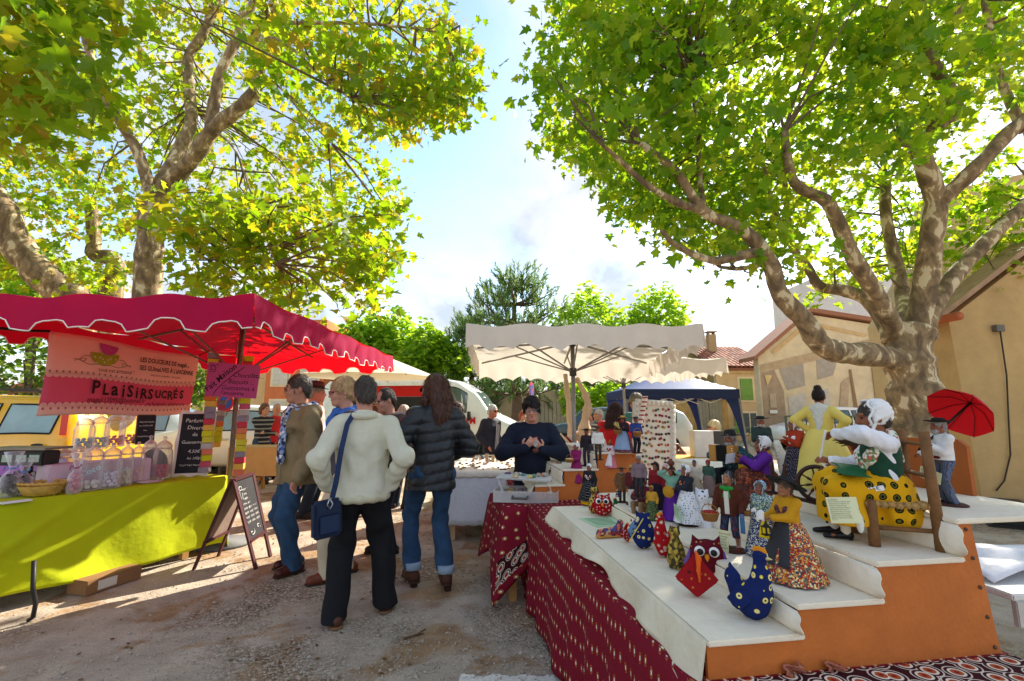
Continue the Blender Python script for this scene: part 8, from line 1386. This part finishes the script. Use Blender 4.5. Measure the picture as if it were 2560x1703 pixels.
# --- far stand
for lab, px, pb, pt, zz, rzz, kw, ex in (
    ('magenta dressed doll with white veil and bread basket on the far stand', 1442, 1207, 1108, Y1, -.6, dict(hat=('kerchief', WHITE), hair=('short', hairm('4a3a30')), top=dict(mat=M('8a1a5a')), skirt=dict(mat=M('8a1a5a', var=.25, vs=20), r=.30, bottom=.04), hands=((.1, -.32, 1.05), (-.1, -.32, 1.05))), 'bk'),
    ('seated doll with green shawl at the left end of the far stand', 1412, 1186, 1112, Y1, .1, dict(hair=('bob', hairm('2a1c18')), top=dict(mat=M('3a4a30')), skirt=dict(mat=M('4a5034', var=.3), r=.38, bottom=.04)), 'sh'),
    ('doll in black spotted skirt with yellow hem and white headscarf', 1475, 1262, 1160, Z1, -.35, dict(hat=('kerchief', WHITE), hair=('short', hairm('4a3a30')), top=dict(mat=M('1a1a1e')), skirt=dict(mat=Mdots('17171a', [(.22, 'c8c8c4')], 26, .0), r=.42, bottom=.22)), 'hem'),
    ('doll in black hat and dark waistcoat on the far stand', 1468, 1165, 1072, Y2, -.2, dict(hat=('widefelt', M('1a1612')), hair=('beard', hairm('3a302a')), top=dict(mat=M('2a2028')), legs=dict(mat=M('3a2a3a')), shoes=BLACK), None),
    ('drummer doll in grey jacket and tan breeches on the far stand', 1484, 1166, 1098, Y2, .1, dict(hair=('short', hairm('3a2a22')), top=dict(mat=M('3a3c3a')), legs=dict(mat=M('a08a60')), shoes=BLACK), None),
    ('doll with cream bonnet, white blouse and red sash on the far stand', 1502, 1168, 1082, Y2, -.1, dict(hat=('bonnet', CREAM), hair=('short', hairm('6a4a30')), top=dict(mat=M('e0d8cc')), legs=dict(mat=M('3a2420')), shoes=BLACK), 'bk'),
    ('doll in pink skirt and red shawl at the edge of the far stand', 1527, 1170, 1102, Y2, -.7, dict(hair=('bun', hairm('c8752a')), top=dict(mat=M('e0d0d0')), skirt=dict(mat=M('d8788a', var=.15), r=.34, bottom=.04), apron=dict(mat=WHITE, r=.35)), 'shr'),
    ('doll in white shirt and brown hat behind the drummer', 1496, 1150, 1066, Y3, 0., dict(hat=('widefelt', M('4a3c30')), hair=('beard', hairm('8a8078')), top=dict(mat=M('dcd6cc')), legs=dict(mat=M('3a302a')), shoes=BLACK), None),
    ('tall doll with blue apron, straw hat and sheaf on the far stand', 1560, 1131, 1040, Y3, -.25, dict(hat=('straw', M('c8a050', var=.3, bump=.5)), hair=('bob', hairm('2a2020')), top=dict(mat=M('2a2228')), skirt=dict(mat=Mcells(('7a3a44', '9a5a60', '5a2a34'), 30), r=.40, bottom=.05), apron=dict(mat=M('8aa0bc', var=.12), r=.41), hands=((.14, -.30, 1.2), (-.2, -.28, 1.0))), 'sheaf'),
    ('tall doll in blue coat and dark hat with orange basket on the far stand', 1592, 1133, 1042, Y3, .5, dict(hat=('widefelt', M('2a3438')), hair=('beard', hairm('8a8078')), top=dict(mat=M('1f3a7a'), hem=-.2, off=.035), legs=dict(mat=M('1a1a20'), off=.02), shoes=BLACK, hands=((.16, -.28, 1.0), (-.16, -.28, 1.0))), 'bko')):
    d, p, J = doll(lab, px, pb, pt, zz, rzz, res=.016, **kw)
    if ex == 'bk': basket(d, J['T'](-.05, -.46, .02), .2, .12, 'd8b878')
    if ex == 'bko': basket(d, J['T'](-.15, -.40, -.1), .2, .2, 'd8881c')
    if ex == 'sh': cshawl(J, p, d, Mcells(('d8d0c0', '4a5a3a'), 40))
    if ex == 'shr': cshawl(J, p, d, M('a81424'))
    if ex == 'hem': skirt_on(p, J, d, Mdots('d8a010', [(.2, '1a1a14')], 24, .2), .40, .0, .06); cshawl(J, p, d, Mcells(('8a1420', 'e8d8d0', '5a1018'), 44))
    if ex == 'sheaf':
        mb = MB(); rr = random.Random(2); T = J['T']
        for i in range(26): mb.tube([T(-.1, -.25, .2), T(-.28+rr.uniform(-.12, .1), -.3+rr.uniform(-.1, .1), .45+rr.uniform(-.05, .12))], [.006, .022], 4)
        tag(mb.build('wheat_sheaf', M('d0b870', var=.3), d), kind='stuff'); basket(d, J['T'](-.16, -.44, .0), .2, .14)
tg = thing('paper_tag', 'yellow paper tag leaning against the dolls of the far stand', 'card', G(1470, 1160, Y2)+Vector((0, -.03, 0))); card(tg, (-.05, 0, 0), (1, .1, -.1), (0, .3, 1), .10, .07, PAPER)
# --- stuffed animals
def plush(label, px, py, hpx, z, rz, kind, mat, mat2=None, cat='stuffed animal', name='stuffed_animal'):
    b = G(px, py, z); s = hpx*depth(b)/FPX; root = thing(name, label, cat, b, rz, None, s); S = SDF(); rs = .022; fd = folds(.006, 16, px)
    OR = M('e08a10', var=.1, bump=.4); WH = M('f0ece6', bump=.2); BK = M('101012', rough=.3); mat2 = mat2 or mat
    if kind == 'hen':
        S.ell((0, .02, .26), (.20, .27, .26), None, .08); S.chain([(0, -.10, .40), (0, -.16, .62), (0, -.14, .86)], [.20, .12, .085], .07); S.ell((0, -.17, .90), (.085, .10, .085), None, .05); S.build('body', mat, root, rs, fd)
        S = SDF(); S.chain([(0, .20, .30), (0, .30, .48), (0, .33, .66)], [.17, .12, .03], .06, ((1, 0, 0), .6)); S.build('tail', mat, root, rs)
        for sx in (1, -1): S = SDF(); S.chain([(sx*.17, -.06, .34), (sx*.22, .10, .26), (sx*.20, .24, .24)], [.09, .12, .04], .05, ((1, 0, 0), .4)); S.build('wing', mat2, root, rs)
        S = SDF()
        for i in range(3): S.ell((0, -.22+.06*i, .985-.012*(i-1)**2), (.03, .045, .05), None, .02)
        S.build('comb', OR, root, .012); mb = MB(); mb.lathe([(.03, 0), (.0, .09)], 8, (0, -.26, .89), rx(pi/2)); mb.build('beak', M('e8d8a0'), root, True)
        for sx in (1, -1): mb = MB(); mb.ell((sx*.07, -.21, .93), .016, None, 8, 6); mb.build('eye', BK, root, True)
    elif kind == 'owl':
        S.ell((0, 0, .40), (.42, .30, .40), None, .08); S.ell((0, -.02, .62), (.36, .26, .26), None, .08)
        for sx in (1, -1): S.cap((sx*.24, -.02, .80), (sx*.30, -.02, .96), .09, .02, .06)
        S.build('body', mat, root, rs, fd)
        for sx in (1, -1):
            mb = MB(); mb.lathe([(0, 0), (.12, 0), (.105, .03), (0, .045)], 20, (sx*.16, -.27, .66), rx(pi/2)); ey = mb.build('eye', WH, root, True); mb = MB(); mb.lathe([(0, 0), (.078, 0), (.065, .03), (0, .04)], 16, (sx*.15, -.305, .65), rx(pi/2)); mb.build('pupil', BK, ey, True)
            S = SDF(); S.chain([(sx*.38, -.06, .55), (sx*.48, -.02, .30), (sx*.46, 0, .10)], [.10, .12, .03], .05, ((1, 0, 0), .35)); S.build('wing', mat2, root, rs)
        mb = MB(); mb.lathe([(.07, 0), (.05, .06), (0, .16)], 8, (0, -.26, .56), rx(pi/2+.7)); mb.build('beak', OR, root, True)
    elif kind == 'cat':
        S.chain([(0, .04, .22), (0, .02, .45), (0, -.02, .68)], [.24, .17, .10], .08); S.ell((0, -.05, .84), (.13, .12, .12), None, .05)
        for sx in (1, -1): S.cap((sx*.08, -.04, .92), (sx*.11, -.03, 1.0), .045, .012, .03); S.cap((sx*.09, -.10, .4), (sx*.09, -.16, .06), .06, .055, .04)
        S.chain([(0, .22, .12), (.16, .26, .10), (.22, .12, .16)], [.05, .045, .03], .03); S.build('body', mat, root, rs, fd)
        for sx in (1, -1): mb = MB(); mb.ell((sx*.05, -.16, .87), .014, None, 8, 6); mb.build('eye', BK, root, True)
        mb = MB(); mb.ell((0, -.175, .83), .014, None, 8, 6); mb.build('nose', M('b06a6a'), root, True)
    elif kind == 'pear':
        S.ell((0, 0, .36), (.30, .28, .36), None, .08); S.ell((0, .0, .68), (.20, .20, .22), None, .10)
        for sx in (1, -1): S.cap((sx*.13, 0, .84), (sx*.17, 0, .97), .05, .015, .04)
        S.build('body', mat, root, rs, fd); S = SDF(); S.chain([(-.12, -.16, .78), (-.28, -.22, .50), (-.34, -.16, .22)], [.05, .11, .03], .05, ((0, 1, 0), .4)); S.build('wing', mat2, root, rs); mb = MB(); mb.tube([(.02, -.22, .80), (-.16, -.30, .52), (-.36, -.24, .20)], .014, 6); mb.build('ribbon', M('d8c060'), root, True)
    elif kind == 'pouch':
        mb = MB(); mb.add([(-.5, -.1, .42), (.5, -.15, .42), (0, -.12, .0), (0, .32, .12), (.02, .02, 1.0)], [(0, 2, 1, 4), (2, 3, 1), (0, 3, 2), (0, 4, 3), (1, 3, 4)]); o = mb.build('body', mat, root, bevel=.03)
        S = SDF(); S.chain([(.02, -.06, 1.0), (.06, -.14, .85), (.03, -.22, .62), (.05, -.22, .40)], [.02, .06, .04, .02], .03); S.build('comb', M('e05a0c'), root, .014)
        mb = MB(); mb.ell((-.16, -.14, .56), .03, None, 8, 6); mb.build('eye', BK, root, True)
    elif kind == 'shoe':
        S.cap((-.75, 0, .28), (.6, 0, .34), .26, .34, .1, ((0, 1, 0), .8)); S.cap((.5, 0, .5), (.65, 0, .85), .22, .2, .1); S.build('upper', mat, root, .04, fd); S = SDF(); S.cap((-.8, 0, .1), (.7, 0, .1), .24, .26, .05, ((0, 0, 1), .4)); S.build('sole', M('b8843c', var=.2), root, .04)
    return root
PROV = Mdots('16255a', [(.14, '2a3a6a'), (.20, 'e0c840'), (.24, 'e8e4d0'), (.30, 'e0c840')], 6.6, .35); REDP = Mdots('a01018', [(.10, '3a0a10'), (.22, 'e8d8c8'), (.28, '8a1018'), (.33, 'd8b8a0')], 7.5, .6); BUR = Mdots('5e0f1e', [(.08, '2a0a10'), (.15, 'd8a85a'), (.18, '5e0f1e')], 7.5, .4); GRN = Mdots('0f5a24', [(.12, 'e8d84a'), (.20, '0a3a18')], 6, .4)
plush('blue and yellow printed hen with orange comb at the near corner', 1885, 1546, 172, Z1, .55, 'hen', PROV)
plush('burgundy printed owl with big white eyes', 1770, 1444, 104, Z1, -.35, 'owl', BUR, M('6a4a90'))
plush('red pyramid shaped fabric bird with orange comb in front of the owl', 1742, 1492, 110, Z1, -.2, 'pouch', Mdots('98161c', [(.08, 'd89a3a'), (.12, '98161c'), (.15, 'c87a2a')], 6, .7))
plush('small gold brocade cat behind the burgundy owl', 1692, 1420, 104, Z1, -.6, 'cat', Mcells(('8a7420', '5a4a14', 'b89a3a', '3a3010'), 14))
plush('red printed long necked bird with pointed tail', 1664, 1392, 106, Z1, -.9, 'hen', REDP)
plush('dark blue printed pear shaped cat with yellow rings', 1610, 1371, 95, Z1, -.3, 'pear', PROV, Mcells(('1c2c54', 'd8c8a0', '5a7a9a'), 12))
plush('red printed pouch leaning behind the blue pear cat', 1568, 1356, 48, Z1, .3, 'pouch', REDP)
plush('embroidered fabric slipper on the white shelf', 1528, 1344, 40, Z1, .25, 'shoe', Mcells(('8a2a34', '3a4a8a', 'b89a6a', '5a1a2a', 'c86a4a'), 7), None, 'slipper', 'fabric_slipper')
plush('red printed owl at the middle of the lowest shelf', 1507, 1290, 58, Z1, -.2, 'owl', REDP)
plush('green printed hen beside the red owl', 1545, 1293, 46, Z1, -1.1, 'hen', GRN)
plush('gold brocade cat standing left of the red owl', 1486, 1282, 64, Z1, -.3, 'cat', Mcells(('8a7420', '4a3a10', 'c8a84a'), 14))
plush('dark blue printed bird behind the green hen', 1552, 1272, 52, Z1, -.8, 'hen', PROV)
plush('white cat with navy polka dots on the second shelf', 1762, 1356, 132, Z2-.078, -.4, 'cat', Mdots('e4e4e8', [(.24, '16204a')], 8.5, .25))
plush('brown patterned owl at the left end of the far stand', 1392, 1192, 40, Y1, 0., 'owl', Mcells(('4a2a1c', '8a5a34', '2a1810', 'c89a6a'), 9))
plush('blue patterned pouch at the corner of the far stand', 1410, 1208, 26, Y1, .2, 'pear', Mcells(('1c3a6a', '2a6a8a', 'd0d8d8'), 8))
for lab, q, mt, col in (('pale green paper sheet lying on the lowest shelf', [(1447, 1296), (1492, 1318), (1556, 1312), (1530, 1292)], GPAPER, 0),):
    P = [G(x, y, Z1+.002) for x, y in q]; sh = thing('paper_sheet', lab, 'paper', P[0]); mb = MB(); mb.add([p-P[0] for p in P], [(0, 1, 2, 3)]); mb.build('sheet', mt, sh, solid=.001); strokes([[P[0].lerp(P[1], t)-P[0]+(P[3]-P[0]).lerp(P[2]-P[1], t)*.1+Vector((0, 0, .002)), P[0].lerp(P[1], t)-P[0]+(P[3]-P[0]).lerp(P[2]-P[1], t)*.85+Vector((0, 0, .002))] for t in np.linspace(.15, .85, 6)], .0012, M('6a8a6a', bump=0), sh, 'print_lines')
